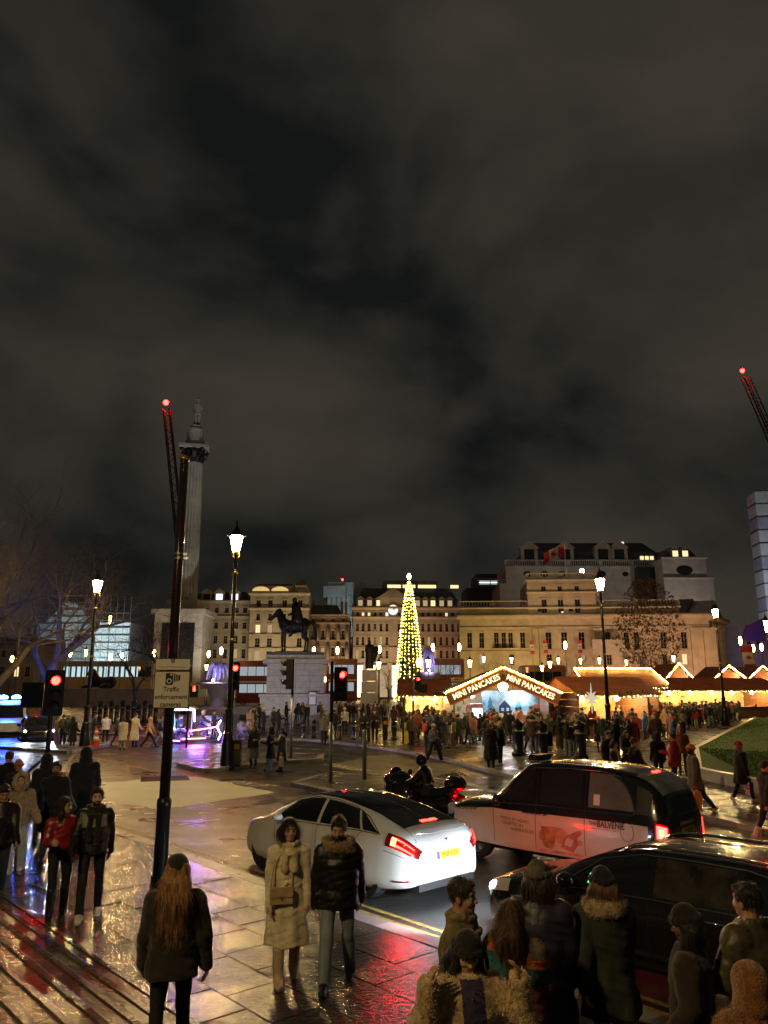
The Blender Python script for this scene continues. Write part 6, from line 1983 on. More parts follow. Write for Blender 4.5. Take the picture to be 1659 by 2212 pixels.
# right walkers
r1 = midp('man in grey overcoat and orange beanie striding past the lawn', (1494, 1598), 1.80, 178, dict(stride=.5, armL='carry', armR='walkB', lean=.05, bulk=1.08), dict(coat='knee', coatm=GREYW, hair='none', hat=('beanie', ORB), beard=2, skin='brown', legm=DJEAN, shoem=C('yellow_shoe', (.6, .5, .2), 'leather'), sole=WHITE, hemk=1.1))
in_hand(r1, 'L', label='crumpled orange carrier bag held by the man in orange beanie', col=(.75, .30, .02), w=.40, h=.46, d=.16)
r2 = midp('woman in black coat and red beanie smiling beside the lawn', (1594, 1598), 1.68, 0, dict(stride=.3, armL='down', armR='carry', yaw=-.4, bulk=1.2), dict(coat='knee', coatm=BLK, hair='bob', hairc=(.35, .25, .12), hat=('beanie', REDB), skin='light', shoem=WHITE))
in_hand(r2, 'R', label='British flag carrier bag held by the woman in red beanie', col=(.03, .04, .22), w=.30, h=.36, d=.1, union=True)
midp('person in navy jacket and white boots leaving at the right edge', (1650, 1635), 1.70, 10, dict(stride=.4, armL='walkF', armR='walkB', bulk=1.1), dict(coat='hip', coatm=NAVY, hair='short', legm=DJEAN, shoem=WHITE, boots=.4))
midp('man in bright red puffer jacket behind the taxi', (1452, 1583), 1.76, 150, dict(armL='down', armR='hold', bulk=1.2), dict(coat='hip', coatm=REDN, quilt=.008, hair='short', legm=DJEAN))
midp('person in rust jacket with hood up behind the red puffer man', (1468, 1568), 1.74, -110, dict(armL='pocket', armR='pocket', bulk=1.15), dict(coat='hip', coatm=RUST, hair='none', hat=('hood', RUST), hideL=1, hideR=1, skin='tan'))
midp('dark figure in black coat left of the red puffer man', (1418, 1582), 1.68, 95, dict(armL='down', armR='carry', bulk=1.1), dict(coat='hip', coatm=BLK, hair='none', hat=('hood', BLK)))
midp('man in black overcoat walking right behind the taxi roof', (1368, 1590), 1.80, 5, dict(stride=.3, armL='walkB', armR='walkF', bulk=1.08, yaw=-.3), dict(coat='knee', coatm=BLK, hair='short', hairc=(.05, .04, .03), skin='tan'))
midp('woman in dark coat with long beige scarf behind the taxi roof', (1325, 1598), 1.68, -30, dict(armL='phone', armR='down', pitch=-.2), dict(coat='knee', coatm=DKBR, hair='bob', scarf=(C('beige_knit', (.5, .42, .30), K), .45)))
midp('young man with dark fringe just left of the beige scarf woman', (1312, 1578), 1.76, -60, dict(armL='pocket', armR='pocket'), dict(coat='hip', coatm=BLK, hair='short', hairc=(.01, .008, .007), hideL=1, hideR=1))
midp('woman with long dark hair behind the man in black overcoat', (1352, 1578), 1.68, -70, dict(armL='pocket', armR='hold'), dict(coat='knee', coatm=BLK, hair='long', hairc=(.012, .009, .008), hideL=1))
# by the bollards before the pancake stall
midp('woman in olive coat and grey beanie facing the stall, between two big bollards', (1184, 1541), 1.70, 95, dict(armL='hold', armR='hold', bulk=1.15), dict(coat='hip', coatm=C('drab_olive', (.10, .085, .05), DN), hair='none', hat=('beanie', C('grey_beanie', (.2, .19, .16), K)), legs='wide'))
midp('woman in black puffer and long brown skirt facing the stall', (1207, 1545), 1.68, 85, dict(armL='hold', armR='hold', bulk=1.15), dict(coat='hip', coatm=BLKN, quilt=.008, hair='bob', legs='skirt', legm=BRW, skirt_z=.12))
midp('woman with long blonde hair in black top and dark jeans by the big bollard', (1238, 1546), 1.70, 150, dict(armL='hold', armR='pocket', bulk=1.05), dict(coat='hip', coatm=BLK, hair='long', hairc=(.42, .27, .12), legm=DJEAN, hideR=1))
midp('man with cropped hair facing the long-haired blonde woman', (1226, 1538), 1.76, -20, dict(armL='pocket', armR='hold'), dict(coat='hip', coatm=GRNW, hair='short', hairc=(.08, .05, .03), hideL=1))
midp('bald man in dark coat beside the kerb before the pancake stall', (1080, 1556), 1.78, 150, dict(armL='pocket', armR='pocket', bulk=1.2, pitch=-.2), dict(coat='hip', coatm=NAVY, hair='none', legm=DJEAN, hideL=1, hideR=1, shoem=WHITE))
midp('woman with long brown hair in black coat, back turned beside the bald man', (1058, 1562), 1.72, 80, dict(armL='down', armR='hold', bulk=1.25), dict(coat='long', coatm=BLK, hair='long', hairc=(.06, .03, .018)))
midp('dark-haired woman in black looking right beside the bald man', (1048, 1558), 1.66, -20, dict(armL='phone', armR='hold'), dict(coat='hip', coatm=BLK, hair='bob', skin='tan'))
k1 = midp('person in green knit hat with big orange backpack near the red signal', (923, 1550), 1.70, 60, dict(armL='hold', armR='down', bulk=1.05), dict(coat='jacket', coatm=CHAR, hair='none', hat=('beanie', C('moss_knit', (.18, .17, .06), K)), backpack=C('orange_pack', (.62, .08, .02), NY), legm=DJEAN))
midp('child-sized person in white beanie and grey patterned jacket crossing', (936, 1559), 1.62, 40, dict(armL='pocket', armR='pocket', stride=.45, bulk=1.2), dict(coat='jacket', coatm=mat('camouflage_grey', (.05, .045, .05), .6, var=.9, scale=14), hair='none', hat=('beanie', C('white_beanie', (.7, .66, .55), K)), shoem=WHITE, legs='wide', hideL=1, hideR=1))
midp('man in black jacket and jeans walking left of the red signal post', (903, 1530), 1.76, 100, dict(stride=.25, armL='down', armR='down', bulk=1.1), dict(coat='hip', coatm=BLK, hair='long', legm=DJEAN))
midp('person in dark padded coat before the lit food stall', (875, 1535), 1.76, 95, dict(armL='down', armR='down', bulk=1.1), dict(coat='hip', coatm=BLKN, hair='bob'))
midp('person in tan jacket facing the lit food stall', (978, 1533), 1.72, 70, dict(armL='hold', armR='hold', bulk=1.15), dict(coat='jacket', coatm=CAMEL, hair='short', legs='slim'))
midp('man in navy jacket with white sleeve stripe walking before the stalls', (1005, 1535), 1.76, -20, dict(stride=.35, armL='walkF', armR='pocket', bulk=1.08), dict(coat='hip', coatm=NAVY, hair='none', hat=('beanie', C('white_beanie', (.7, .66, .55), K)), legm=PALE, legs='wide', shoem=WHITE, hideR=1))
midp('man in black standing tall left of the square bollard', (810, 1533), 1.80, -95, dict(armL='hold', armR='hold', bulk=1.15), dict(coat='hip', coatm=BLK, hair='short'))
midp('person in long dark robe left of the square bollard', (786, 1538), 1.70, -80, dict(armL='hold', armR='hold', bulk=1.15), dict(coat='long', coatm=BLK, hair='none', hat=('hood', BLK)))
# people at the foot of the plinth
for (u, v, h, hd, cm, ct, hr, l) in (
 (541, 1530, 1.72, -60, C('beige_coat', (.35, .25, .14)), 'long', 'bob', 'woman in beige long coat pushing a pram beside the plinth'),
 (549, 1525, 1.76, -20, CHAR, 'knee', 'short', 'man in dark coat with white cap of hair left of the plinth'),
 (561, 1520, 1.80, -10, BLK, 'hip', 'short', 'man in black jacket third from the pram'),
 (570, 1528, 1.74, 0, NAVY, 'hip', 'none', 'person in navy jacket and white beanie near the pram'),
 (592, 1527, 1.76, -30, CHAR, 'hip', 'short', 'man in charcoal before the blue-lit plinth corner'),
 (603, 1531, 1.70, 10, BLK, 'hip', 'long', 'woman in black with light scarf before the plinth'),
 (619, 1516, 1.82, 5, BLK, 'hip', 'short', 'tall man in black before the plinth corner'),
 (664, 1520, 1.72, -120, DKBR, 'hip', 'long', 'blonde woman standing right of the blue-lit post'),
 (700, 1540, 1.70, 100, GREYW, 'hip', 'short', 'person in grey leaning on the bollards'),
 (722, 1532, 1.74, 80, BLK, 'hip', 'short', 'dark figure between bollards before the plinth'),
 (745, 1528, 1.72, -80, C('white_grey', (.4, .4, .38), NY), 'jacket', 'none', 'person in black and white hooded jacket before the railing'),
 (492, 1530, 1.72, 100, DKBR, 'long', 'long', 'woman in long dark brown dress coat beside the island lamp'),
 (463, 1533, 1.72, 20, CHAR, 'hip', 'short', 'man in dark jacket behind the neon rickshaw')):
 midp(l, (u, v), h, hd, dict(armL='down', armR='hold', bulk=1.08, stride=.1), dict(coat=ct, coatm=cm, hair=hr, hat=('beanie', C('white_beanie', (.7, .66, .55), K)) if hr == 'none' else None, hairc=(.35, .22, .1) if 'blonde' in l else (.03, .02, .014)))
# ---- the crowd of the market: protos and copies
protos = []
def proto(kind, fig, o):
 r, f = person('x', 0, 0, 90, fig, o, 2)
 protos.append((kind, r, o)); return r
bm0 = C('black_nylon', (.010, .010, .012), 'nylon')
proto(('puffer', 'beanie'), dict(h=1.74, armL='pocket', armR='pocket', bulk=1.18), dict(coat='hip', coatm=bm0, quilt=.01, hair='none', hat=('beanie', BLK), hideL=1, hideR=1))
proto(('long coat', 'long hair'), dict(h=1.68, armL='hold', armR='down', bulk=1.06), dict(coat='long', coatm=bm0, hair='long'))
proto(('jacket', 'raised hood'), dict(h=1.72, armL='pocket', armR='pocket', bulk=1.12), dict(coat='jacket', coatm=bm0, hair='none', hat=('hood', bm0), hideL=1, hideR=1))
proto(('jacket', 'short hair'), dict(h=1.78, armL='walkF', armR='walkB', stride=.35, bulk=1.08), dict(coat='jacket', coatm=bm0, hair='short'))
proto(('overcoat', 'beanie'), dict(h=1.75, armL='walkB', armR='walkF', stride=.28, bulk=1.1), dict(coat='knee', coatm=bm0, hair='none', hat=('beanie', BLK)))
proto(('puffer', 'long hair'), dict(h=1.66, armL='phone', armR='phone', bulk=1.15), dict(coat='jacket', coatm=bm0, quilt=.01, hair='long'))
proto(('overcoat', 'short hair'), dict(h=1.80, armL='pocket', armR='hold', bulk=1.1), dict(coat='knee', coatm=bm0, hair='short', hideL=1))
proto(('parka', 'fur hood'), dict(h=1.70, armL='down', armR='down', bulk=1.15), dict(coat='hip', coatm=bm0, hair='bob', backhood=(FURL, 1)))
proto(('jacket', 'bobbed hair'), dict(h=1.64, armL='cross', armR='cross', bulk=1.05), dict(coat='jacket', coatm=bm0, hair='bob', legs='wide'))
coatcols = [('black', BLK), ('navy', NAVY), ('charcoal', CHAR), ('brown', BRW), ('grey', GREYW), ('dark green', GRNW), ('camel', CAMEL), ('black', BLKN), ('dark red', C('oxblood', (.16, .015, .02))), ('cream', CREAM), ('slate', DGREY), ('black', BLK), ('olive', OLIVE), ('rust', RUST), ('khaki', C('khaki', (.2, .16, .08), DN)), ('blue', C('blue_nylon', (.03, .06, .18), NY)), ('pink', C('dusty_pink', (.4, .17, .16))), ('red', REDN)]
wts = [9, 7, 7, 5, 4, 4, 3, 8, 2, 2, 5, 8, 3, 2, 3, 2, 1, 1]
hatcols = [('black', BLK), ('grey', C('grey_beanie', (.2, .19, .16), K)), ('red', REDB), ('mustard', MUST), ('white', C('white_beanie', (.7, .66, .55), K)), ('navy', NAVY), ('orange', ORB)]
legcols = [DJEAN, C('black_trousers', (.012, .012, .015), 'denim'), JEAN, PALE, BRW]
rc = random.Random(11)
used = set(); seen = {}
def crowd(n, region, ufn, vrange, hfn, where, group):
 LASTP = None
 for i in range(n):
  for _ in range(60):
   u = rc.uniform(*ufn); v = rc.uniform(*vrange)
   if i % 2 and _ < 30 and LASTP: u, v = min(max(LASTP[0] + rc.uniform(-12, 12), ufn[0]), ufn[1]), min(max(LASTP[1] + rc.uniform(-4, 4), vrange[0]), vrange[1])
   x, y = G(u, v, PAVE_Z)
   if region and not region(x, y): continue
   if all((x - a) ** 2 + (y - b) ** 2 > .30 for a, b in TAKEN): break
  TAKEN.append((x, y)); LASTP = (u, v)
  for _ in range(40):
   pi = rc.randrange(len(protos)); ci = rc.choices(range(len(coatcols)), wts)[0]; hi = rc.randrange(len(hatcols))
   (ck, hk), root, o = protos[pi]
   key = (pi, coatcols[ci][0], hi if hk == 'beanie' else 0, where)
   if key not in seen: break
  seen[key] = 1
  hd = hatcols[hi][0] + ' beanie' if hk == 'beanie' else hk
  lb = 'person in %s %s with %s %s' % (coatcols[ci][0], ck, hd, where)
  r = root if pi not in used else dup(root, (0, 0, 0), 0)
  used.add(pi)
  r.location = (x, y, PAVE_Z); r.rotation_euler = (0, 0, R(hfn()) - PI / 2); r['label'] = lb; r['group'] = group
  s = rc.uniform(.88, 1.08); r.scale = (s, s, s)
  lg = rc.choice(legcols)
  for ch in r.children:
   nm = ch.name.split('.')[0]
   m = None
   if nm == 'coat' or nm == 'hood': m = coatcols[ci][1]
   elif nm == 'beanie': m = hatcols[hi][1]
   elif nm == 'trousers': m = lg
   if m is not None and ch.material_slots:
    ch.material_slots[0].link = 'OBJECT'; ch.material_slots[0].material = m
TAKEN = [(o.location.x, o.location.y) for o in COL.objects if o.parent is None and o.get('category') == 'person']
TAKEN += [(-6.69, 34.3)]
inplaza = lambda x, y: True
toward = lambda: rc.gauss(90, 35)
anyh = lambda: rc.uniform(-180, 180)
def far_crowd():
 pr = []
 for fg, oo in ((dict(h=1.74, bulk=1.15), dict(coat='hip', hair='short')), (dict(h=1.66, bulk=1.12), dict(coat='knee', hair='bob')), (dict(h=1.78, stride=.3, armL='walkF', armR='walkB', bulk=1.1), dict(coat='jacket', hair='none', hat=('beanie', BLK)))):
  Vs, Fs, ks, o_ = [], [], [], 0
  for nm, me, _ in person_parts(Fig(**fg), oo, 3):
   n = len(me.vertices); V = np.empty(n * 3, np.float32); me.vertices.foreach_get('co', V)
   F = np.empty(len(me.polygons) * 4, np.int32); me.loops.foreach_get('vertex_index', F)
   Vs.append(V.reshape(-1, 3)); Fs.append(F.reshape(-1, 4) + o_); o_ += n; ks.append(np.full(len(me.polygons), {'body': 0, 'coat': 1, 'trousers': 2, 'hair': 3, 'beanie': 4}.get(nm, 2))); bpy.data.meshes.remove(me)
  pr.append((np.concatenate(Vs), np.concatenate(Fs), np.concatenate(ks)))
 ms = [skinmats('light')[0], DJEAN, BLK, C('grey_beanie', (.2, .19, .16), K), BLK, NAVY, CHAR, BRW, GREYW, CAMEL, GRNW, REDN, CREAM]
 VV, FF, MM, o_ = [], [], [], 0
 for n, ur, vr in ((40, (855, 1300), (1557, 1568)), (80, (1300, 1645), (1551, 1568)), (16, (640, 850), (1550, 1560))):
  for i in range(n):
   u, v = rc.uniform(*ur), rc.uniform(*vr); x, y = G(u, v, PAVE_Z)
   if x > 16.1 + (y - 41.5) * .555 - .8 or y > 74.5: continue
   V, F, kk = rc.choice(pr); a = rc.uniform(0, 6.28); s = rc.uniform(.92, 1.06); c, sn = math.cos(a), math.sin(a)
   VV.append(np.stack([x + (V[:, 0] * c - V[:, 1] * sn) * s, y + (V[:, 0] * sn + V[:, 1] * c) * s, PAVE_Z + V[:, 2] * s], 1)); FF.append(F + o_); o_ += len(V)
   MM.append(np.array([0, rc.choice((4, 4, 5, 6, 7, 8, 9, 10, 11, 12)), 1, 2, 3])[kk])
 o = link('distant_crowd', np_mesh('distant_crowd', np.concatenate(VV), np.concatenate(FF), ms, np.concatenate(MM))); o['kind'] = 'stuff'
 tag(o, 'dense far part of the crowd massed before the stalls', 'crowd')
far_crowd()
crowd(26, inplaza, (960, 1210), (1566, 1586), toward, 'queueing at the pancake stall', 'queue at the pancake stall')
crowd(24, inplaza, (960, 1290), (1586, 1612), toward, 'behind the pancake queue', 'queue at the pancake stall')
crowd(16, inplaza, (850, 965), (1562, 1592), toward, 'at the left food stall', 'crowd at the left food stall')
crowd(22, inplaza, (1230, 1430), (1564, 1600), anyh, 'beside the wooden hut', 'crowd along the market stalls')
EDGE = lambda x, y: y < 74 and x < 16.1 + (y - 41.5) * .555 - .9
crowd(26, EDGE, (1395, 1580), (1556, 1590), anyh, 'in the bright market lane', 'crowd along the market stalls')
crowd(18, EDGE, (1480, 1640), (1552, 1578), anyh, 'near the lawn edge', 'crowd beside the lawn')
crowd(26, inplaza, (930, 1260), (1598, 1634), toward, 'nearest the kerb by the big bollards', 'queue at the pancake stall')
crowd(14, inplaza, (850, 1000), (1590, 1615), anyh, 'beside the red signal post', 'crowd at the left food stall')
crowd(18, lambda x, y: y < 52 and x < 16.1 + (y - 41.5) * .58 - 1.2, (1290, 1500), (1592, 1625), anyh, 'in the open lane behind the taxi', 'crowd along the market stalls')
crowd(16, inplaza, (640, 850), (1556, 1572), anyh, 'before the plinth railing', 'crowd before the plinth')
# ------------------------------------------------------------------ buildings round the square
M_STONE = mat('portland_stone', (.36, .32, .255), .8, var=.22, scale=.5, bump=.3, bscale=6)
M_STONE2 = mat('sooty_stone', (.24, .21, .17), .85, var=.3, scale=.4, bump=.3, bscale=6)
M_STONE3 = mat('grey_stone', (.30, .29, .26), .85, var=.2, scale=.4, bump=.25, bscale=6)
M_SLATE = mat('slate_roof', (.055, .06, .065), .5, var=.3, scale=1.2, bump=.3, bscale=8)
M_PANED = mat('window_pane', (.012, .013, .016), .06, var=0, spec=.8)
M_LITW = glow('lit_window_warm', (1.0, .72, .36), 1.0, False)
M_LITC = glow('lit_window_cool', (.72, .86, 1.0), 1.6, False)
M_LITD = glow('lit_window_dim', (1.0, .70, .40), .35, False)
M_FRAMEW = mat('white_sash', (.33, .30, .25), .6, var=.1)
M_SHEET = mat('scaffold_sheeting', (.62, .64, .62), .7, var=.12, scale=.35, bump=.5, bscale=1.2)
M_SCAF = mat('scaffold_tube', (.35, .36, .36), .4, .7)
M_IRONR = mat('railing_iron', (.015, .015, .017), .5)
WCACHE = {}
class Bld:
 """a facade frame: u to the right, z up, n towards the viewer"""
 def __init__(s, name, label, x0, x1, Y, ang=0.0, depth=14.0, stone=None, cat='building'):
  s.w = x1 - x0; s.m = stone or M_STONE
  s.t = thing(name, label, cat, (x0, Y, 0), ang)
  s.depth = depth
 def u(s, D):        # picture column -> distance along the facade
  a = s.t.rotation_euler[2]; ox, oy = s.t.location.x, s.t.location.y
  d = ray(D, 1400); k = d[0] / d[1]
  return (k * oy - ox) / (math.cos(a) - k * math.sin(a))
 def z(s, v, uu=None):
  a = s.t.rotation_euler[2]
  Y = s.t.location.y + math.sin(a) * (uu if uu is not None else s.w / 2)
  return PZ(v, Y)
 def wall(s, u0, u1, z0, z1, holes=(), y=0.0, m=None, name='wall', reveal=.35, depth=None):
  dp = depth if depth is not None else s.depth
  hs = [h for h in holes if h[0] > u0 and h[1] < u1 and h[2] > z0 - 1e-6 and h[3] < z1 + 1e-6]
  us = sorted(set([u0, u1] + [v for h in hs for v in h[:2]])); zs = sorted(set([z0, z1] + [v for h in hs for v in h[2:4]]))
  b = MB()
  for i in range(len(us) - 1):
   for j in range(len(zs) - 1):
    cu, cz = (us[i] + us[i + 1]) / 2, (zs[j] + zs[j + 1]) / 2
    if any(h[0] < cu < h[1] and h[2] < cz < h[3] for h in hs): continue
    b.add([(us[i], y, zs[j]), (us[i + 1], y, zs[j]), (us[i + 1], y, zs[j + 1]), (us[i], y, zs[j + 1])], [(0, 1, 2, 3)])
  for h in hs:
   a, c, e, g = h[:4]; r_ = y + reveal
   b.add([(a, y, e), (c, y, e), (c, y, g), (a, y, g), (a, r_, e), (c, r_, e), (c, r_, g), (a, r_, g)], [(0, 4, 5, 1), (1, 5, 6, 2), (2, 6, 7, 3), (3, 7, 4, 0)])
  d = y + dp
  b.add([(u0, y, z0), (u1, y, z0), (u1, y, z1), (u0, y, z1), (u0, d, z0), (u1, d, z0), (u1, d, z1), (u0, d, z1)], [(1, 5, 6, 2), (5, 4, 7, 6), (4, 0, 3, 7), (3, 2, 6, 7)])
  o = b.build(name, m or s.m, s.t)
  for h in hs: s.window(h, y + reveal - .05)
  return o
 def window(s, h, y, cols=2, rows=3):
  a, c, e, g = h[:4]; lit = h[4] if len(h) > 4 else None
  w, hh = round(c - a, 2), round(g - e, 2)
  key = (w, hh)
  if key not in WCACHE:
   b = MB(); t = max(.05, w * .06)
   b.b2(0, t, -.06, .02, 0, hh); b.b2(w - t, w, -.06, .02, 0, hh); b.b2(t, w - t, -.06, .02, 0, t); b.b2(t, w - t, -.06, .02, hh - t, hh)
   b.b2(w / 2 - t * .3, w / 2 + t * .3, -.05, .01, t, hh - t)
   for k in range(1, rows): b.b2(t, w - t, -.045, .005, hh * k / rows - t * .3, hh * k / rows + t * .3)
   b.b2(-.18, w + .18, -.5, .02, -.22, -.02); b.b2(-.15, w + .15, -.42, -.2, hh + .1, hh + .32)
   f = b.mesh('window', M_FRAMEW)
   p = MB(); p.b2(.01, w - .01, .03, .05, .01, hh - .01)
   WCACHE[key] = (f, {m_: p.mesh('pane', m_) for m_ in (M_PANED, M_LITW, M_LITC, M_LITD)})
  f, ps = WCACHE[key]
  o = link('window', f, s.t, (a, y, e))
  link('pane', ps[lit or M_PANED], o)
 def row(s, Ds, wD, v0, v1, lit=()):
  """windows at picture columns Ds, sill v1, head v0"""
  out = []
  for i, D in enumerate(Ds):
   a, c = s.u(D - wD / 2), s.u(D + wD / 2); m_ = (a + c) / 2
   l = None
   for k, mm in lit:
    if k == i: l = mm
   w = s.u(Ds[0] + wD / 2) - s.u(Ds[0] - wD / 2)
   out.append((m_ - w / 2, m_ + w / 2, s.z(v1), s.z(v0), l))
  return out
 def box(s, name, u0, u1, z0, z1, y0, y1, m=None):
  b = MB(); b.b2(u0, u1, y0, y1, z0, z1); return b.build(name, m or s.m, s.t)
 def cornice(s, u0, u1, z, out=.5, h=.6, m=None):
  b = MB()
  b.extr([(0, 0), (-out, h * .45), (-out, h * .75), (-out * .8, h), (.3, h), (.3, 0)], (u0 - out * .5, 0, z), (0, 1, 0), (0, 0, 1), (1, 0, 0), u1 - u0 + out)
  return b.build('cornice', m or s.m, s.t)
 def mansard(s, u0, u1, z0, z1, ins=1.6, y0=.4, m=None, depth=None):
  d = y0 + (depth or s.depth) - .8
  b = MB(); b.add([(u0, y0, z0), (u1, y0, z0), (u1, d, z0), (u0, d, z0), (u0 + ins, y0 + ins, z1), (u1 - ins, y0 + ins, z1), (u1 - ins, d - ins, z1), (u0 + ins, d - ins, z1)],
      [(0, 1, 5, 4), (1, 2, 6, 5), (2, 3, 7, 6), (3, 0, 4, 7), (4, 5, 6, 7)])
  return b.build('roof', m or M_SLATE, s.t)
 def dormer(s, D, z0, w, h, y=.5, lit=None):
  u = s.u(D)
  b = MB(); b.b2(u - w / 2, u + w / 2, y - .3, y + 1.4, z0, z0 + h); b.extr([(-w * .6, 0), (w * .6, 0), (0, w * .45)], (u, y - .4, z0 + h), (1, 0, 0), (0, 0, 1), (0, 1, 0), 1.8); d = b.build('dormer', M_STONE2, s.t)
  b = MB(); b.b2(u - w * .3, u + w * .3, y - .34, y - .32, z0 + h * .12, z0 + h * .88); b.build('pane', lit or M_PANED, d)
 def balustrade(s, u0, u1, z, h=1.0, y=.0):
  b = MB(); b.b2(u0, u1, y - .12, y + .25, z, z + .18); b.b2(u0, u1, y - .14, y + .27, z + h - .2, z + h)
  n = max(2, int((u1 - u0) / 7))
  for i in range(n + 1):
   uu = u0 + (u1 - u0) * i / n; b.b2(uu - .35, uu + .35, y - .13, y + .26, z + .18, z + h - .2)
  k = int((u1 - u0) / .55)
  for i in range(k):
   uu = u0 + (i + .5) * (u1 - u0) / k; b.b2(uu - .1, uu + .1, y - .02, y + .16, z + .18, z + h - .2)
  return b.build('balustrade', s.m, s.t)
def clockface(t, c, r_, lit=None):
 b = MB(); n = 24
 b.add([(c[0], c[1], c[2])] + [(c[0] + r_ * math.cos(2 * PI * k / n), c[1], c[2] + r_ * math.sin(2 * PI * k / n)) for k in range(n)], [(0, 1 + k, 1 + (k + 1) % n) for k in range(n)])
 f = b.build('clock_face', lit or mat('clock_white', (.6, .58, .5), .5), t)
 b = MB(); b.box((c[0], c[1] - .06, c[2] + r_ * .3), (.14, .04, r_ * .75)); b.box((c[0] + r_ * .2, c[1] - .06, c[2] + r_ * .12), (r_ * .5, .04, .14)); b.build('clock_hand', M_INK, f)
 b = MB()
 for k in range(n): a = 2 * PI * k / n; b.box((c[0] + r_ * 1.03 * math.cos(a), c[1] - .04, c[2] + r_ * 1.03 * math.sin(a)), (r_ * .3, .1, r_ * .16)) if False else None
 b.tube([(c[0] + r_ * math.cos(2 * PI * k / n), c[1] - .05, c[2] + r_ * math.sin(2 * PI * k / n)) for k in range(n + 1)], r_ * .09, 6, False); b.build('clock_rim', M_STONE2, f)
# --- colonial-style stone house with the flag (right of centre)
Y = 150.0
A = Bld('stone_building', 'long classical stone building with flag behind the market, floodlit amber', PX(995, Y), PX(1545, Y - 4.5), Y, R(-5), 20)
zc = A.z(1336); za = A.z(1300)
h = A.row([1015, 1041], 11, 1365, 1399) + A.row([1073, 1089, 1104], 10, 1365, 1399) + A.row([1130], 11, 1365, 1399) + A.row([1186, 1220, 1258], 13, 1365, 1402) + A.row([1315], 11, 1365, 1384) + A.row([1355, 1377], 12, 1366, 1402) + A.row([1435, 1480], 13, 1366, 1402)
h += A.row([1041, 1105, 1186, 1258, 1315, 1435, 1478], 11, 1413, 1436, [(0, M_LITD), (3, M_LITD), (6, M_LITW)])
A.wall(0, A.w, 0, zc, h)
A.cornice(0, A.w, zc, .9, .9)
A.box('architrave', 0, A.w, A.z(1356), A.z(1353), -.25, 0); A.box('plinth_course', 0, A.w, 0, 1.2, -.3, 0)
A.box('string_course', 0, A.w, A.z(1407), A.z(1405), -.22, 0)
h2 = A.row([1038, 1128], 9, 1318, 1331) + A.row([1315, 1435], 10, 1313, 1322)
A.wall(0, A.u(1475), zc + .9, za - 1.2, h2, .6); A.cornice(0, A.u(1475), za - 1.25, .4, .35)
A.balustrade(0, A.u(1143), za - .9, 1.3, .7); A.balustrade(A.u(1296), A.u(1474), za - .9, 1.3, .7)
c0, c1 = A.u(1144), A.u(1293)
hc = A.row([1180, 1216, 1253], 12, 1294, 1324) + A.row([1180, 1216, 1253], 10, 1265, 1277)
A.wall(c0, c1, zc + .9, A.z(1253), hc, -.0, depth=16); A.cornice(c0, c1, A.z(1281), .35, .4); A.cornice(c0, c1, A.z(1255), .5, .5); A.balustrade(c0, c1, A.z(1252), 1.4, .1)
for D in (1157, 1172, 1290, 1302, 1500, 1512, 1528, 1541):
 u_ = A.u(D); b = MB(); b.b2(u_ - .55, u_ + .55, -.35, .0, 1.2, A.z(1357)); b.b2(u_ - .7, u_ + .7, -.45, .0, A.z(1362), A.z(1357) - .01); b.build('pilaster', M_STONE, A.t)
b = MB(); b.b2(A.u(1064), A.u(1113), -1.1, 0, A.z(1403), A.z(1400)); b.build('balcony', M_STONE, A.t)
b = MB();
for i in range(14): b.b2(A.u(1064) + i * .34, A.u(1064) + i * .34 + .05, -1.08, -1.03, A.z(1400), A.z(1391))
b.b2(A.u(1064), A.u(1113), -1.1, -1.02, A.z(1391), A.z(1390)); b.build('balcony_rail', M_IRONR, A.t)
A.box('hoarding', A.u(1275), A.u(1345), A.z(1416), A.z(1383), -2.4, -2.2, mat('mesh_hoarding', (.34, .33, .30), .8, var=.25, scale=6, bump=.6, bscale=14))
b = MB(); b.tube([(c0 + 8, 3, A.z(1250)), (c0 + 8, 3, A.z(1170))], .09, 8); b.build('flagpole', mat('white_pole', (.6, .6, .58), .4), A.t)
# the wing that turns the corner, with columns and gable
wx, wy = A.t.location.x + A.w * math.cos(R(-5)), A.t.location.y + A.w * math.sin(R(-5))
Wg = Bld('columned_wing', 'columned stone portico with gable at the right end of the flag building', wx + .3, wx + 16, wy + .3, R(56), 6)
zw = A.z(1340)
Wg.wall(0, 15, 0, zw, [], 1.6); Wg.cornice(-.3, 15, zw - .2, .9, 1.1)
for i in range(6):
 b = MB(); u_ = 1.0 + i * 2.6; b.lathe([(.75, 1), (.75, 1.4), (.6, 1.5), (.52, zw - 1.6), (.62, zw - 1.3), (.8, zw - 1.0), (.8, zw - .25)], 14, (u_, .6, 0)); b.build('column', M_STONE, Wg.t, True)
b = MB(); b.extr([(-.3, 0), (15, 0), (7.3, 3.4)], (0, .2, zw + .92), (1, 0, 0), (0, 0, 1), (0, 1, 0), 4); b.build('pediment', M_STONE, Wg.t)
b = MB(); b.extr([(-.8, 0), (15.5, 0), (7.3, 3.9), ], (0, 4.21, zw + .95), (1, 0, 0), (0, 0, 1), (0, 1, 0), 12); b.build('roof', M_SLATE, Wg.t)
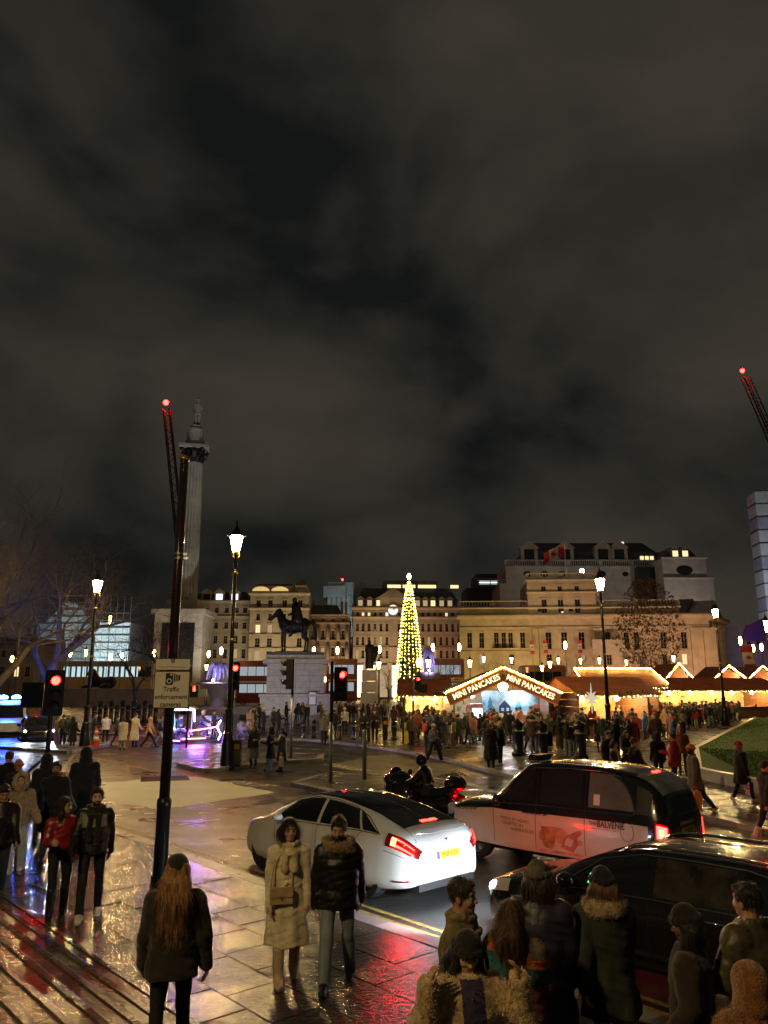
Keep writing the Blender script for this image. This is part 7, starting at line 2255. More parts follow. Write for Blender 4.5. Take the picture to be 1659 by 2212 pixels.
# flags on the facade: red bars and a leaf
M_FLR = mat('flag_cloth_red', (.3, .02, .02), .7, var=.15); M_FLW = mat('flag_cloth_white', (.45, .43, .4), .7, var=.1)
LEAF = [(0, 1), (.14, .72), (.34, .82), (.27, .42), (.5, .62), (.56, .48), (.82, .5), (.72, .3), (.8, .2), (.4, -.1), (.44, -.28), (.06, -.22), (.06, -.6), (-.06, -.6), (-.06, -.22), (-.44, -.28), (-.4, -.1), (-.8, .2), (-.72, .3), (-.82, .5), (-.56, .48), (-.5, .62), (-.27, .42), (-.34, .82), (-.14, .72)]
def leaf_flag(label, p, w, hgt, rz, droop, vertical=False):
 t = thing('flag', label, 'flag', p, rz)
 def seg(nm, a0, a1, m, off=0.0):
  b = MB(); n = 8
  for i in range(n + 1):
   a = a0 + (a1 - a0) * i / n
   y = .16 * w * math.sin(a * 5.5) * (.3 + a); z = -droop * a * a * w - .05 * w * a
   if vertical: b.v += [(0 + off * 0, y * .5 - off, -a * w), (hgt, y * .5 - off + .05, -a * w)]
   else: b.v += [(-a * w, y - off, z), (-a * w, y - off + .1 * hgt * math.sin(a * 4), z - hgt)]
  b.f = [(2 * i, 2 * i + 1, 2 * i + 3, 2 * i + 2) for i in range(n)]; b.mi = [0] * n
  return b.build(nm, m, t, True)
 seg('red_bar', 0, .26, M_FLR); wf = seg('white_field', .26, .74, M_FLW); seg('red_bar', .74, 1.0, M_FLR)
 b = MB(); s_ = hgt * .36
 if vertical:
  b.v = [(hgt / 2 + x * s_ * .9, .16 * w * math.sin(2.75) * .4 - .12, -w * .5 + z * s_ * .7) for x, z in LEAF]
 else:
  b.v = [(-.5 * w + x * s_, .16 * w * math.sin((.5 - x * s_ / w) * 5.5) * (.8 - x * s_ / w) - .06, -.08 * w - droop * .25 * w - hgt / 2 + z * s_) for x, z in LEAF]
 b.f = [tuple(range(len(LEAF)))]; b.mi = [0]; b.build('leaf', M_FLR, wf)
 return t
fp = A.t.matrix_basis @ Vector((c0 + 8, 3, A.z(1173)))
leaf_flag('red and white leaf flag flying from the roof pole', (fp.x - .1, fp.y, fp.z), 4.3, 2.3, 0, .35)
for D, v, l in ((1144, 1385, 'hanging flag beside the balcony'), (1173, 1383, 'small red flag left of the three tall windows'), (1247, 1383, 'small red flag right of the three tall windows'), (1484, 1396, 'small red flag near the right end of the stone facade'), (1602, 1395, 'large hanging red and white banner at the portico corner')):
 big = v == 1395
 Yf = 147 if not big else 128
 p = P(D, v, Yf)
 leaf_flag(l, p, 2.4 if not big else 4.0, .8 if not big else 1.9, 0, 0, True)
# --- tall block behind it
Y = 190.0
S_ = Bld('tall_block', 'tall pale office block with round windows behind the flag building', PX(1100, Y), PX(1452, Y), Y, 0, 24, M_STONE3)
zt = S_.z(1222)
S_.wall(0, S_.w, 0, zt, [], depth=24); S_.cornice(0, S_.w, zt - .6, .5, .6); S_.balustrade(0, S_.w, zt, 1.5)
S_.mansard(S_.u(1128), S_.u(1470), zt, S_.z(1190), 1.6); S_.mansard(S_.u(1150), S_.u(1440), S_.z(1190), S_.z(1166), 2.6, 2.0)
for D, r_ in ((1146, 9), (1184, 9), (1222, 9), (1309, 10), (1362, 7)):
 u_ = S_.u(D); rr = S_.u(1110 + r_) - S_.u(1110); b = MB(); n = 16
 b.extr([(rr * math.cos(2 * PI * k / n), rr * .75 * math.sin(2 * PI * k / n)) for k in range(n)], (u_, .02, S_.z(1240)), (1, 0, 0), (0, 0, 1), (0, -1, 0), .06); b.build('round_window', M_PANED, S_.t)
for D in (1152, 1232, 1316, 1352): S_.dormer(D, zt + 1.2, 4.2, 3.4)
S_.box('dark_glazing', S_.u(1382), S_.u(1444), S_.z(1300), S_.z(1228), -2.5, 0, mat('dark_curtain_wall', (.02, .022, .026), .15))
for D in (1404, 1415, 1426): b = MB(); b.b2(S_.u(D - 4), S_.u(D + 4), .9, 1.0, S_.z(1210) + .0, S_.z(1200)); b.build('lit_pane', M_LITW, S_.t)
b = MB(); b.b2(S_.u(1362), S_.u(1373), 3.4, 3.5, S_.z(1171), S_.z(1165)); b.build('lit_pane', M_LITW, S_.t)
S_.box('left_tier', S_.u(1084), 0, 0, S_.z(1262), 0, 20); S_.cornice(S_.u(1084), -.3, S_.z(1263), .4, .4)
T_ = Bld('corner_tower', 'square stone tower with oval window right of the office block', PX(1450, 182), PX(1560, 182), 182.0, 0, 26, M_STONE3)
T_.wall(0, T_.w, 0, T_.z(1250), []); T_.cornice(0, T_.w, T_.z(1251), .4, .5); T_.wall(0, T_.u(1543), T_.z(1250), T_.z(1205), [], .3, depth=22); T_.cornice(0, T_.u(1543), T_.z(1207), .4, .5)
T_.mansard(T_.u(1458), T_.u(1530), T_.z(1205), T_.z(1178), 1.8, 1.0, depth=18)
u_ = T_.u(1494); b = MB(); b.extr([(2.0 * math.cos(2 * PI * k / 16), 1.15 * math.sin(2 * PI * k / 16)) for k in range(16)], (u_, .32, T_.z(1231)), (1, 0, 0), (0, 0, 1), (0, -1, 0), .06); b.build('oval_window', M_PANED, T_.t)
for D in (1479, 1501): T_.dormer(D, T_.z(1204), 2.2, 2.0, 1.2, M_LITW)
# lit roof pavilion
Pv = Bld('roof_pavilion', 'blue-lit glass roof pavilion between the hotel and tall block', PX(1010, 205), PX(1100, 205), 205.0, 0, 12, mat('dark_cladding', (.02, .021, .024), .4))
Pv.wall(0, Pv.w, 0, Pv.z(1270), []); Pv.wall(Pv.u(1032), Pv.w, Pv.z(1270), Pv.z(1240), [(Pv.u(1036), Pv.u(1092), Pv.z(1265), Pv.z(1251), M_LITC)])
# --- hotel with dormers
Y = 178.0
Hh = Bld('grand_hotel', 'grand hotel with dark mansard roof, dormers and clock behind the lit conifer', PX(762, Y), PX(1002, Y), Y, R(3), 22, mat('hotel_stone', (.36, .30, .24), .8, var=.2, scale=.5))
zc = Hh.z(1335); z5 = Hh.z(1318)
cols = [772, 784, 797, 810, 823, 836, 862, 875, 888, 901, 914, 927, 940, 953, 966, 979, 992]
hh_ = []
for (v0, v1, lit) in ((1323, 1333, [(1, M_LITW), (2, M_LITW), (9, M_LITD), (14, M_LITW), (5, M_LITC)]), (1347, 1364, [(7, M_LITD)]), (1376, 1394, [(4, M_LITD), (11, M_LITD)]), (1405, 1422, [(0, M_LITD), (3, M_LITW), (6, M_LITD), (9, M_LITW), (12, M_LITD)])):
 hh_ += Hh.row(cols, 6.2, v0, v1, lit)
Hh.wall(0, Hh.w, Hh.z(1432), z5, hh_); Hh.cornice(0, Hh.w, zc - .2, .6, .6); Hh.cornice(0, Hh.w, z5, .8, .8); Hh.box('string_course', 0, Hh.w, Hh.z(1400), Hh.z(1398), -.3, 0)
M_SHOPW = glow('shop_front_glow', (1.0, .66, .30), 3.2, False)
for i in range(9):
 a = i * Hh.w / 9
 b = MB(); b.b2(a + .5, a + Hh.w / 9 - .5, .1, .2, .5, Hh.z(1437)); b.build('shop_front', M_SHOPW if i in (0, 1, 3, 4, 7) else M_LITD, Hh.t)
 Hh.box('pier', a - .5, a + .5, 0, Hh.z(1432), -.2, 1.0)
Hh.mansard(0, Hh.w, z5 + .8, Hh.z(1268), 2.2, .3)
for D in (778, 798, 818, 868, 886, 903, 920, 937, 956, 974): Hh.dormer(D, z5 + .8, 1.7, 1.7, .6, M_LITW if D in (818, 937) else M_LITD)
for (a, c) in ((838, 868), (872, 900), (906, 946), (978, 996)): b = MB(); b.b2(Hh.u(a), Hh.u(c), 1.9, 2.0, Hh.z(1268), Hh.z(1261)); b.build('roof_glazing', M_LITW, Hh.t)
Hh.box('roof_house', Hh.u(830), Hh.u(950), Hh.z(1268), Hh.z(1252), 2.1, 12, M_SLATE)
u_ = Hh.u(849); Hh.wall(u_ - 3, u_ + 3, z5, Hh.z(1292), [], -.4, depth=4); b = MB(); b.extr([(-3.6, 0), (3.6, 0), (0, 2.4)], (u_, -.6, Hh.z(1292)), (1, 0, 0), (0, 0, 1), (0, 1, 0), 4); b.build('gable', M_STONE2, Hh.t)
clockface(Hh.t, (u_, -.55, Hh.z(1318)), 1.25, glow('clock_glow', (1, .95, .8), .9, False))
# --- wrapped building
Wr = Bld('sheeted_building', 'building wrapped in pale scaffold sheeting between hotel and ornate block', PX(705, 200), PX(788, 200), 200.0, 0, 20, M_SHEET)
Wr.wall(0, Wr.w, 0, Wr.z(1258), []); Wr.box('roof_cover', Wr.u(697), Wr.u(745), Wr.z(1290), Wr.z(1266), -.6, 12)
for i in range(8):
 z = Wr.z(1430 - i * 20); b = MB(); b.tube([(0, -.5, z), (Wr.w, -.5, z)], .07, 5); b.build('ledger', M_SCAF, Wr.t)
for i in range(9):
 b = MB(); b.tube([(i * Wr.w / 8, -.5, 0), (i * Wr.w / 8, -.5, Wr.z(1262))], .07, 5); b.build('standard', M_SCAF, Wr.t)
# --- ornate brown block
Or = Bld('ornate_block', 'ornate brown stone block with dark mansard right of the horse statue', PX(662, 172), PX(751, 172), 172.0, 0, 14, mat('brown_stone', (.22, .16, .115), .8, var=.25, scale=.5))
hh_ = Or.row([675, 697, 719, 741], 6.5, 1362, 1381) + Or.row([675, 697, 719, 741], 7.5, 1399, 1418, [(1, M_LITD)]) + Or.row([675, 697, 719, 741], 6, 1336, 1344)
Or.wall(0, Or.w, 0, Or.z(1330), hh_); Or.cornice(0, Or.w, Or.z(1349), .6, .6); Or.cornice(0, Or.w, Or.z(1386), .5, .5); Or.cornice(0, Or.w, Or.z(1331), .5, .5)
for D in (664, 686, 708, 730, 749):
 for v0, v1 in ((1385, 1351), (1424, 1389)):
  b = MB(); b.lathe([(.42, Or.z(v0)), (.34, Or.z(v1))], 10, (Or.u(D), -.3, 0)); b.build('column', Or.m, Or.t, True)
Or.mansard(0, Or.w * .85, Or.z(1329), Or.z(1306), 1.2);
for D in (736, 745): Or.box('chimney', Or.u(D - 2.5), Or.u(D + 2.5), Or.z(1330), Or.z(1298), 2, 4)
b = MB(); b.b2(0, Or.w, -.1, 0, 3.8, 4.9); b.build('fascia_light', glow('cream_fascia', (1, .82, .45), 3.0, False), Or.t)
# --- clock tower block
Ck = Bld('clock_block', 'stone block with small clock turret and lit niches behind the horse statue', PX(535, 168), PX(664, 168), 168.0, 0, 14)
hh_ = []
for (v0, v1, w_, lit) in ((1296, 1311, 10, []), (1325, 1340, 8, []), (1349, 1367, 11, [(0, M_LITW), (1, M_LITD)]), (1378, 1398, 11, []), (1406, 1430, 12, [(0, M_LITD)])):
 hh_ += Ck.row([555, 581, 612, 646], w_, v0, v1, lit)
Ck.wall(0, Ck.w, 0, Ck.z(1284), hh_); Ck.cornice(0, Ck.w, Ck.z(1286), .7, .7); Ck.cornice(0, Ck.w, Ck.z(1317), .5, .5); Ck.box('string_course', 0, Ck.w, Ck.z(1372), Ck.z(1370), -.3, 0); Ck.box('string_course', 0, Ck.w, Ck.z(1402), Ck.z(1400), -.3, 0)
Ck.wall(.5, Ck.u(632), Ck.z(1284) + .7, Ck.z(1264), [], .8, depth=8); Ck.mansard(.5, Ck.u(632), Ck.z(1264), Ck.z(1259), 1.0, 1.0, depth=8)
for D in (558, 600):
 u_ = Ck.u(D); n = 10; b = MB(); b.extr([(1.9, 0)] + [(1.9 * math.cos(PI * k / n), .95 * math.sin(PI * k / n)) for k in range(1, n)] + [(-1.9, 0)], (u_, .78, Ck.z(1283) + .75), (1, 0, 0), (0, 0, 1), (0, -1, 0), .1); b.build('lit_niche', glow('niche_glow', (1.0, .70, .25), .55, False), Ck.t)  # uplighting imitated by a glowing half-disc on the wall
u0, u1 = Ck.u(634), Ck.u(661); Ck.wall(u0, u1, Ck.z(1284) + .7, Ck.z(1265), [], -.1, depth=4, name='turret'); um = (u0 + u1) / 2
b = MB(); w = (u1 - u0) / 2; b.add([(u0, -.1, Ck.z(1265)), (u1, -.1, Ck.z(1265)), (u1, 3, Ck.z(1265)), (u0, 3, Ck.z(1265)), (um, 1.4, Ck.z(1245))], [(0, 1, 4), (1, 2, 4), (2, 3, 4), (3, 0, 4)]); b.build('turret_roof', M_STONE2, Ck.t)
clockface(Ck.t, (um, -.15, Ck.z(1282)), .95)
# --- pale block behind the column
Pb = Bld('pale_block', 'dim pale stone block between the column and the clock block', PX(405, 170), PX(535, 170), 170.0, 0, 14, M_STONE3)
hh_ = []
for v0, v1 in ((1312, 1324), (1344, 1358), (1345 + 28, 1390), (1402, 1422)): hh_ += Pb.row([420, 442, 464, 486, 508, 526], 8.5, v0, v1, [(4, M_LITD)] if v0 == 1402 else [])
Pb.wall(0, Pb.w, 0, Pb.z(1300), hh_); Pb.cornice(0, Pb.w, Pb.z(1302), .6, .6); Pb.cornice(0, Pb.w, Pb.z(1334), .4, .4)
Pb.mansard(0, Pb.w, Pb.z(1298), Pb.z(1276), 1.6)
for D in (440, 468, 502): Pb.dormer(D, Pb.z(1299), 2.4, 1.9, .6, M_LITC if D != 440 else None)
# --- left: scaffolded, cool-lit buildings
L1 = Bld('scaffolded_building', 'scaffolded building lit cold white behind the big bare tree', PX(70, 195), PX(200, 195), 195.0, 0, 14, M_SHEET)
L1.wall(0, L1.w, 0, L1.z(1345), []);
b = MB(); b.extr([(0, 0), (L1.w * .75, 0), (L1.w * .55, 4.5), (L1.w * .35, 5.5)], (L1.w * .12, .3, L1.z(1345)), (1, 0, 0), (0, 0, 1), (0, 1, 0), 10); b.build('roof', M_SHEET, L1.t)
L2 = Bld('scaffold_tower', 'white slatted scaffold tower lit cold white left of the column', PX(200, 185), PX(275, 185), 185.0, 0, 10, M_SHEET)
L2.wall(0, L2.w, 0, L2.z(1345), [])
for L_, n in ((L1, 12), (L2, 9)):
 for i in range(n):
  z = 6 + i * 1.75
  b = MB(); b.tube([(0, -.5, z), (L_.w, -.5, z)], .07, 5); b.box((L_.w / 2, -.35, z - .1), (L_.w, .6, .06)); b.build('scaffold_lift', M_SCAF, L_.t)
 for i in range(6): b = MB(); b.tube([(i * L_.w / 5, -.55, 0), (i * L_.w / 5, -.55, 24)], .07, 5); b.build('standard', M_SCAF, L_.t)
L3 = Bld('low_arcade', 'low building with bright strip windows and orange-lit lower wall behind the lion', PX(68, 150), PX(420, 150), 150.0, 0, 12, M_STONE3)
L3.wall(0, L3.w, L3.z(1440), L3.z(1428), [], 0); L3.wall(0, L3.w, 0, L3.z(1462), [], 0, m=mat('orange_lit_wall', (.50, .36, .22), .7, var=.15, scale=.4))  # orange lamplight put into the lower wall colour
b = MB(); b.b2(0, L3.u(300), .4, .5, L3.z(1462), L3.z(1440)); b.build('strip_window', glow('strip_light', (.72, .95, 1.0), .6, False), L3.t)
b = MB(); b.b2(L3.u(300), L3.w, .4, .5, L3.z(1462), L3.z(1440)); b.build('strip_window', M_PANED, L3.t)
for i in range(30): L3.box('mullion', i * L3.w / 30, i * L3.w / 30 + .25, L3.z(1462), L3.z(1440), .1, .4, M_IRONR)
L4 = Bld('brown_block', 'dark brown block with one lit window at the far left', PX(-60, 140), PX(72, 140), 140.0, 0, 14, M_STONE2)
L4.wall(0, L4.w, 0, L4.z(1392), L4.row([8, 34, 58], 10, 1405, 1420) + L4.row([8, 40, 63], 11, 1440, 1462, [(1, M_LITW)])); L4.cornice(0, L4.w, L4.z(1393), .6, .6); L4.mansard(0, L4.w, L4.z(1390), L4.z(1375), 1.5)
# --- right edge
Nz = Bld('sheeted_tower', 'tall tower wrapped in white and violet sheeting at the right edge', PX(1672, 260), PX(1672, 260) + 30, 260.0, R(-8), 9, M_SHEET)
M_VIO = mat('violet_sheet', (.40, .38, .48), .7, var=.2, scale=.3)
for i in range(16):
 z0 = i * 4.6
 if z0 > Nz.z(1075): break
 Nz.wall(0, Nz.w, z0, z0 + 4.4, [], .1 * (i % 2), m=M_SHEET if i % 3 else M_VIO)
 Nz.box('floor_band', -.2, Nz.w, z0 + 4.4, z0 + 4.6, -.25, 8, M_SCAF)
Nz.wall(1.2, Nz.w, Nz.z(1078), Nz.z(1052), [], 1.0)
Th = Bld('theatre', 'low theatre front lit violet at the right edge', PX(1606, 170), PX(1606, 170) + 16, 170.0, R(14), 12, M_STONE3)
Th.wall(0, Th.w, 0, Th.z(1350), Th.row([1620, 1640], 9, 1375, 1392));
b = MB(); b.extr([(0, 0), (6, 0), (6, 5), (1.5, 3)], (0, -.3, Th.z(1385)), (1, 0, 0), (0, 0, 1), (0, -1, 0), .2); b.build('poster_panel', mat('violet_poster', (.16, .08, .34), .5), Th.t)
b = MB(); b.b2(4, 15, -.6, -.4, 3.0, 4.4); b.build('red_sign', glow('red_sign_glow', (1, .05, .06), 2.0, False), Th.t)
# ---- floodlights, most added to stand in for unseen facade fixtures
M_FL = glow('floodlight_lens', (1, .9, .7), 20, False)
FLN = {}
def flood(label, p, target, energy, col, size=R(110), blend=.9):
 t = thing('floodlight', label, 'floodlight', p, group=label)
 b = MB(); b.box((0, 0, .25), (.7, .35, .5)); b.box((0, 0, .02), (.9, .5, .06)); b.build('housing', M_BLACK, t)
 ld = bpy.data.lights.new('flood_beam', 'SPOT'); ld.energy = energy * .34; ld.color = col; ld.spot_size = size; ld.spot_blend = blend; ld.shadow_soft_size = .35
 lo = bpy.data.objects.new('flood_beam', ld); COL.objects.link(lo); lo.parent = t; lo.location = (0, 0, .65)
 lo.rotation_euler = (Vector(target) - Vector((p[0], p[1], p[2] + .65))).to_track_quat('-Z', 'Y').to_euler()
AMB = (1.0, .56, .20); PCH = (1.0, .50, .26); COOL = (.70, .93, 1.0); WRM = (1.0, .72, .40)
for D, e, c in ((1030, 9000, AMB), (1100, 15000, (1.0, .70, .18)), (1215, 12000, PCH), (1300, 10000, PCH), (1400, 13000, PCH), (1490, 15000, PCH), (1560, 15000, PCH)):
 x = PX(D, 138); flood('stand-in floodlight on the ground before the stone building', (x, 136 - (D - 995) * .008, .1), (x, 149, 9), e, c)
for D in (1180, 1250): flood('stand-in floodlight added on the cornice to light the upper storey', (PX(D, 140), 143.5, 16.5), (PX(D, 140), 151, 21), 350, WRM, R(150))
for D, e, c in ((775, 9000, WRM), (820, 9000, WRM), (900, 7000, PCH), (965, 7000, PCH)): flood('stand-in floodlight before the hotel front', (PX(D, 168), 168, .1), (PX(D, 168), 178, 12), e, c)
for D in (555, 600, 640): flood('stand-in floodlight before the clock block', (PX(D, 158), 157, .1), (PX(D, 158), 168, 13), 8000, WRM)
for D in (680, 730): flood('stand-in floodlight before the ornate block', (PX(D, 163), 163, .1), (PX(D, 163), 172, 12), 3500, WRM)
for D in (450, 510): flood('stand-in floodlight before the pale block', (PX(D, 158), 157, .1), (PX(D, 158), 170, 12), 3500, WRM)
for D, e in ((90, 10000), (150, 12000), (225, 15000), (255, 15000)): flood('cold floodlight before the scaffolding', (PX(D, 172), 172, 7.), (PX(D, 172), 190, 16), e, COOL)
flood('white stand-in floodlight on the sheeted building roof edge', (PX(760, 190), 189, 14), (PX(750, 200), 200, 24), 7000, COOL)
flood('white stand-in floodlight lighting the sheeted tower', (PX(1640, 235), 232, 12), (PX(1650, 255), 262, 40), 90000, (.8, .85, 1.0), R(120))
flood('violet stand-in floodlight lighting the theatre front', (PX(1625, 160), 160, .1), (PX(1630, 170), 172, 9), 6000, (.55, .4, 1.0))
p = P(1257, 1233, 158); t = thing('roof_lamp', 'bright white work lamp on the roof beside the flagpole', 'lamp', p); b = MB(); b.ball((0, 0, 0), .45, 8, 6); b.build('bulb', M_LAMPW, t); b = MB(); b.tube([(0, 0, -.4), (0, 0, -2.5)], .06, 5); b.build('stem', M_BLACK, t)
flood('amber stand-in wash light over the office block behind', (PX(1250, 176), 170, 16.5), (PX(1300, 185), 189, 34), 9000, (1, .8, .6), R(140))
flood('dim stand-in wash light over the corner tower', (PX(1510, 172), 172, 14), (PX(1505, 182), 182, 32), 9000, (1, .78, .6), R(140))
# ------------------------------------------------------------------ cranes
def crane(label, p0, p1, w, lamp, mcol):
 t = thing('crane', label, 'crane', p0)
 d = Vector(p1) - Vector(p0); L_ = d.length; dn = d.normalized(); a = dn.cross(Vector((0, 1, 0))).normalized(); c = a.cross(dn).normalized()
 b = MB(); n = int(L_ / (w * 1.3))
 for sa, sc in ((-1, -1), (1, -1), (1, 1), (-1, 1)):
  b.tube([a * sa * w / 2 + c * sc * w / 2, d + a * sa * w * .4 + c * sc * w * .4], w * .10, 5)
 b.build('chord', mcol, t)
 b = MB()
 for i in range(n):
  q0, q1 = d * (i / n), d * ((i + 1) / n); s = 1 if i % 2 else -1
  for sc in (-1, 1):
   b.tube([q0 + a * s * w / 2 + c * sc * w / 2, q1 - a * s * w / 2 + c * sc * w / 2], w * .05, 4)
  b.tube([q0 + a * s * w / 2 + c * w / 2, q0 + a * s * w / 2 - c * w / 2], w * .05, 4)
 b.build('lattice', mcol, t)
 b = MB(); b.ball(d + dn * w * 1.1, lamp, 10, 8); b.build('warning_lamp', M_CRL, t, True)
M_CRL = glow('crane_red_lamp', (1.0, .0006, .0005), 620)
M_CR1 = mat('crane_dark_red', (.03, .015, .014), .5, .2); M_CR2 = mat('crane_grey', (.05, .05, .055), .5, .3)
crane('dark luffing crane with red lamp left of the column', P(402, 1300, 250), P(360, 885, 250), 2.4, .9, M_CR1)
crane('crane jib with red lamp at the upper right edge', P(1700, 1020, 280), P(1610, 815, 280), 2.6, .8, M_CR2)
p = P(740, 1252, 260); t = thing('crane_lamp', 'tiny red warning lamp above the ornate block roof', 'lamp', p); b = MB(); b.ball((0, 0, 0), .35, 8, 6); b.build('bulb', M_RED, t); b = MB(); b.tube([(0, 0, 0), (0, 0, -14)], .12, 5); b.build('mast', M_CR2, t)
# ------------------------------------------------------------------ monuments
M_BRONZE = mat('dark_bronze', (.018, .019, .02), .42, .5, var=.4, scale=2, bump=.2, bscale=12)
M_GRAN = mat('grey_granite', (.40, .38, .345), .75, var=.2, scale=2, bump=.3, bscale=14)
def blocks(t, courses, m, rows, cols):
 """ashlar blocks of a tapering plinth: courses of (z0, z1, half_w, half_d)"""
 for (z0, z1, hw, hd) in courses:
  n = rows if z1 - z0 > 2 else 1
  for r_ in range(n):
   za, zb = z0 + (z1 - z0) * r_ / n, z0 + (z1 - z0) * (r_ + 1) / n
   k = cols if n > 1 else cols - 1
   for i in range(k):
    a, b_ = -hw + 2 * hw * i / k, -hw + 2 * hw * (i + 1) / k
    bb = MB(); bb.b2(a + .012, b_ - .012, -hd, hd, za + .012, zb - .012); bb.build('stone_block', m, t)
px_, py_ = PX(633, 87), 87.0
pl = thing('statue_plinth', 'tall pale granite plinth carrying the horse statue, one side lit blue', 'plinth', (px_, py_ + 2, .1), R(8))
zp = PZ(1408, 87)
blocks(pl, [(0, .5, 4.1, 3.6), (.5, 1.9, 3.8, 3.3), (1.9, 2.2, 3.95, 3.45), (2.2, zp - 1.4, 3.15, 2.7), (zp - 1.4, zp - .9, 3.6, 3.1), (zp - .9, zp - .45, 3.2, 2.7), (zp - .45, zp - .1, 2.7, 2.2)], M_GRAN, 5, 4)
b = MB(); b.b2(-3.75, 3.75, -3.2, 3.2, 0, 1.85); b.b2(-3.1, 3.1, -2.65, 2.65, 1.9, zp - .15); b.build('core', mat('dark_joint', (.1, .095, .09), .9), pl)
b = MB(); b.b2(1.4, 2.3, -3.36, -3.31, 1.0, 2.5); b.build('notice_frame', M_BLACK, pl); b = MB(); b.b2(1.5, 2.2, -3.38, -3.365, 1.1, 2.4); b.build('notice', M_SIGN, pl)
def horse():
 v = Vox((-2.9, -.9, 0), (2.7, .9, 5.6), .055)
 c, e = v.cone, v.ell
 e((.1, 0, 2.35), (1.25, .52, .60), .1); e((1.05, 0, 2.4), (.62, .5, .62), .2); e((-.95, 0, 2.5), (.62, .5, .66), .2)
 c((1.3, 0, 2.6), (1.85, 0, 3.65), .48, .26, .15); c((1.85, 0, 3.62), (2.5, 0, 3.05), .25, .15, .1); c((2.4, 0, 3.15), (2.6, 0, 2.9), .16, .13, .05)
 for y in (-.09, .09): c((1.82, y, 3.78), (1.86, y, 4.02), .07, .02, .04)
 c((1.15, 0, 3.1), (1.65, 0, 3.85), .16, .12, .1)
 for y, dx in ((-.27, .15), (.27, -.12)):
  c((1.15, y, 2.2), (1.2 + dx, y, 1.3), .26, .15, .1); c((1.2 + dx, y, 1.3), (1.15 + dx, y, .25), .14, .09, .05); c((1.15 + dx, y, .22), (1.22 + dx, y, .08), .11, .15, .05)
  c((-1.05, y, 2.3), (-.95 - dx, y, 1.45), .36, .19, .1); c((-.95 - dx, y, 1.45), (-1.25 - dx, y, 1.15), .18, .13, .05); c((-1.25 - dx, y, 1.15), (-1.15 - dx, y, .25), .12, .09, .05); c((-1.15 - dx, y, .22), (-1.08 - dx, y, .08), .11, .15, .05)
 c((-1.5, 0, 2.75), (-2.0, 0, 2.6), .14, .17, .1); c((-2.0, 0, 2.6), (-2.15, 0, 1.5), .18, .22, .1); c((-2.15, 0, 1.5), (-2.2, 0, 1.0), .2, .06, .08)
 return v
def rider():
 v = Vox((-1, -1, 1.2), (1.2, 1, 6), .05); c, e = v.cone, v.ell
 e((.05, 0, 3.15), (.36, .42, .4), .05); c((.05, 0, 3.1), (.1, 0, 4.2), .38, .34, .1); c((.1, 0, 4.2), (.12, 0, 4.5), .14, .13, .1); e((.15, 0, 4.72), (.21, .18, .25), .05)
 e((.12, 0, 4.8), (.24, .21, .2), .05)
 for y in (-1, 1):
  c((.1, .38 * y, 4.15), (.15, .55 * y, 3.55), .17, .13, .08); c((.15, .55 * y, 3.55), (.75, .25 * y, 3.4), .12, .09, .05)
  c((.1, .3 * y, 3.0), (.55, .55 * y, 2.4), .24, .18, .1); c((.55, .55 * y, 2.4), (.35, .58 * y, 1.65), .15, .1, .06); c((.35, .58 * y, 1.6), (.65, .58 * y, 1.52), .1, .08, .05)
 c((-.1, 0, 4.2), (-.35, 0, 2.9), .36, .55, .2)
 return v
hs = thing('horse_statue', 'dark bronze rider on a standing horse on top of the plinth', 'statue', (px_ - .1, py_ + 2, .1 + zp - .12), R(180 + 8))
V_, F_ = horse().surf(); link('horse', np_mesh('horse', V_, F_, M_BRONZE), hs); link('rider', vox_mesh('rider', rider(), M_BRONZE), hs)
b = MB(); b.b2(-2.4, 2.1, -.9, .9, -.02, .1); b.build('base_slab', M_BRONZE, hs);
hs.scale = (1.08, 1.08, 1.26)
# the column
cY = 132.0; cX = PX(402, cY, 1300)
cz = lambda v: PZ(v, cY)
col = thing('monument_column', 'tall fluted stone column with leafy capital at left', 'column', (cX, cY, .1))
n = 40; prof = [(1.85, cz(1300)), (1.78, cz(1200)), (1.7, cz(1100)), (1.55, cz(1003))]
b = MB()
for r_, z in prof:
 for k in range(n):
  a = 2 * PI * k / n; rr = r_ * (1 - (.075 if k % 2 else 0)); b.v.append((rr * math.cos(a), rr * math.sin(a), z))
for i in range(3):
 for k in range(n): k2 = (k + 1) % n; b.f.append((i * n + k, i * n + k2, (i + 1) * n + k2, (i + 1) * n + k)); b.mi.append(0)
M_COL = mat('column_stone', (.30, .29, .265), .8, var=.25, scale=.5, bump=.3, bscale=8)
b.build('shaft', M_COL, col)
b = MB(); z0, z1 = cz(1003), cz(970)
for ring_, (rr, h0, hh) in enumerate(((1.75, 0, 1.1), (1.95, .8, 1.2))):
 for k in range(12):
  a = 2 * PI * k / 12 + ring_ * .26; ca, sa = math.cos(a), math.sin(a)
  q = lambda r_, s_, z: (r_ * ca - s_ * sa, r_ * sa + s_ * ca, z0 + z)
  b.add([q(rr * .85, -.38, h0), q(rr * .85, .38, h0), q(rr * 1.02, .32, h0 + hh * .7), q(rr * 1.02, -.32, h0 + hh * .7), q(rr * 1.35, .15, h0 + hh), q(rr * 1.35, -.15, h0 + hh), q(rr * 1.4, 0, h0 + hh * .75)], [(0, 1, 2, 3), (3, 2, 4, 5), (5, 4, 6)])
b.lathe([(1.5, z0), (1.6, z0 + 1.2), (1.9, z1 - .35)], 16)
for k in range(4):
 a = PI / 4 + PI / 2 * k; b.ball((2.55 * math.cos(a), 2.55 * math.sin(a), z1 - .55), .42, 8, 6)
b.build('leaf_capital', M_BRONZE, col)
b = MB(); b.box((0, 0, z1 - .1), (5.2, 5.2, .5), PI / 4 * 0 + .2); b.build('abacus', M_COL, col)
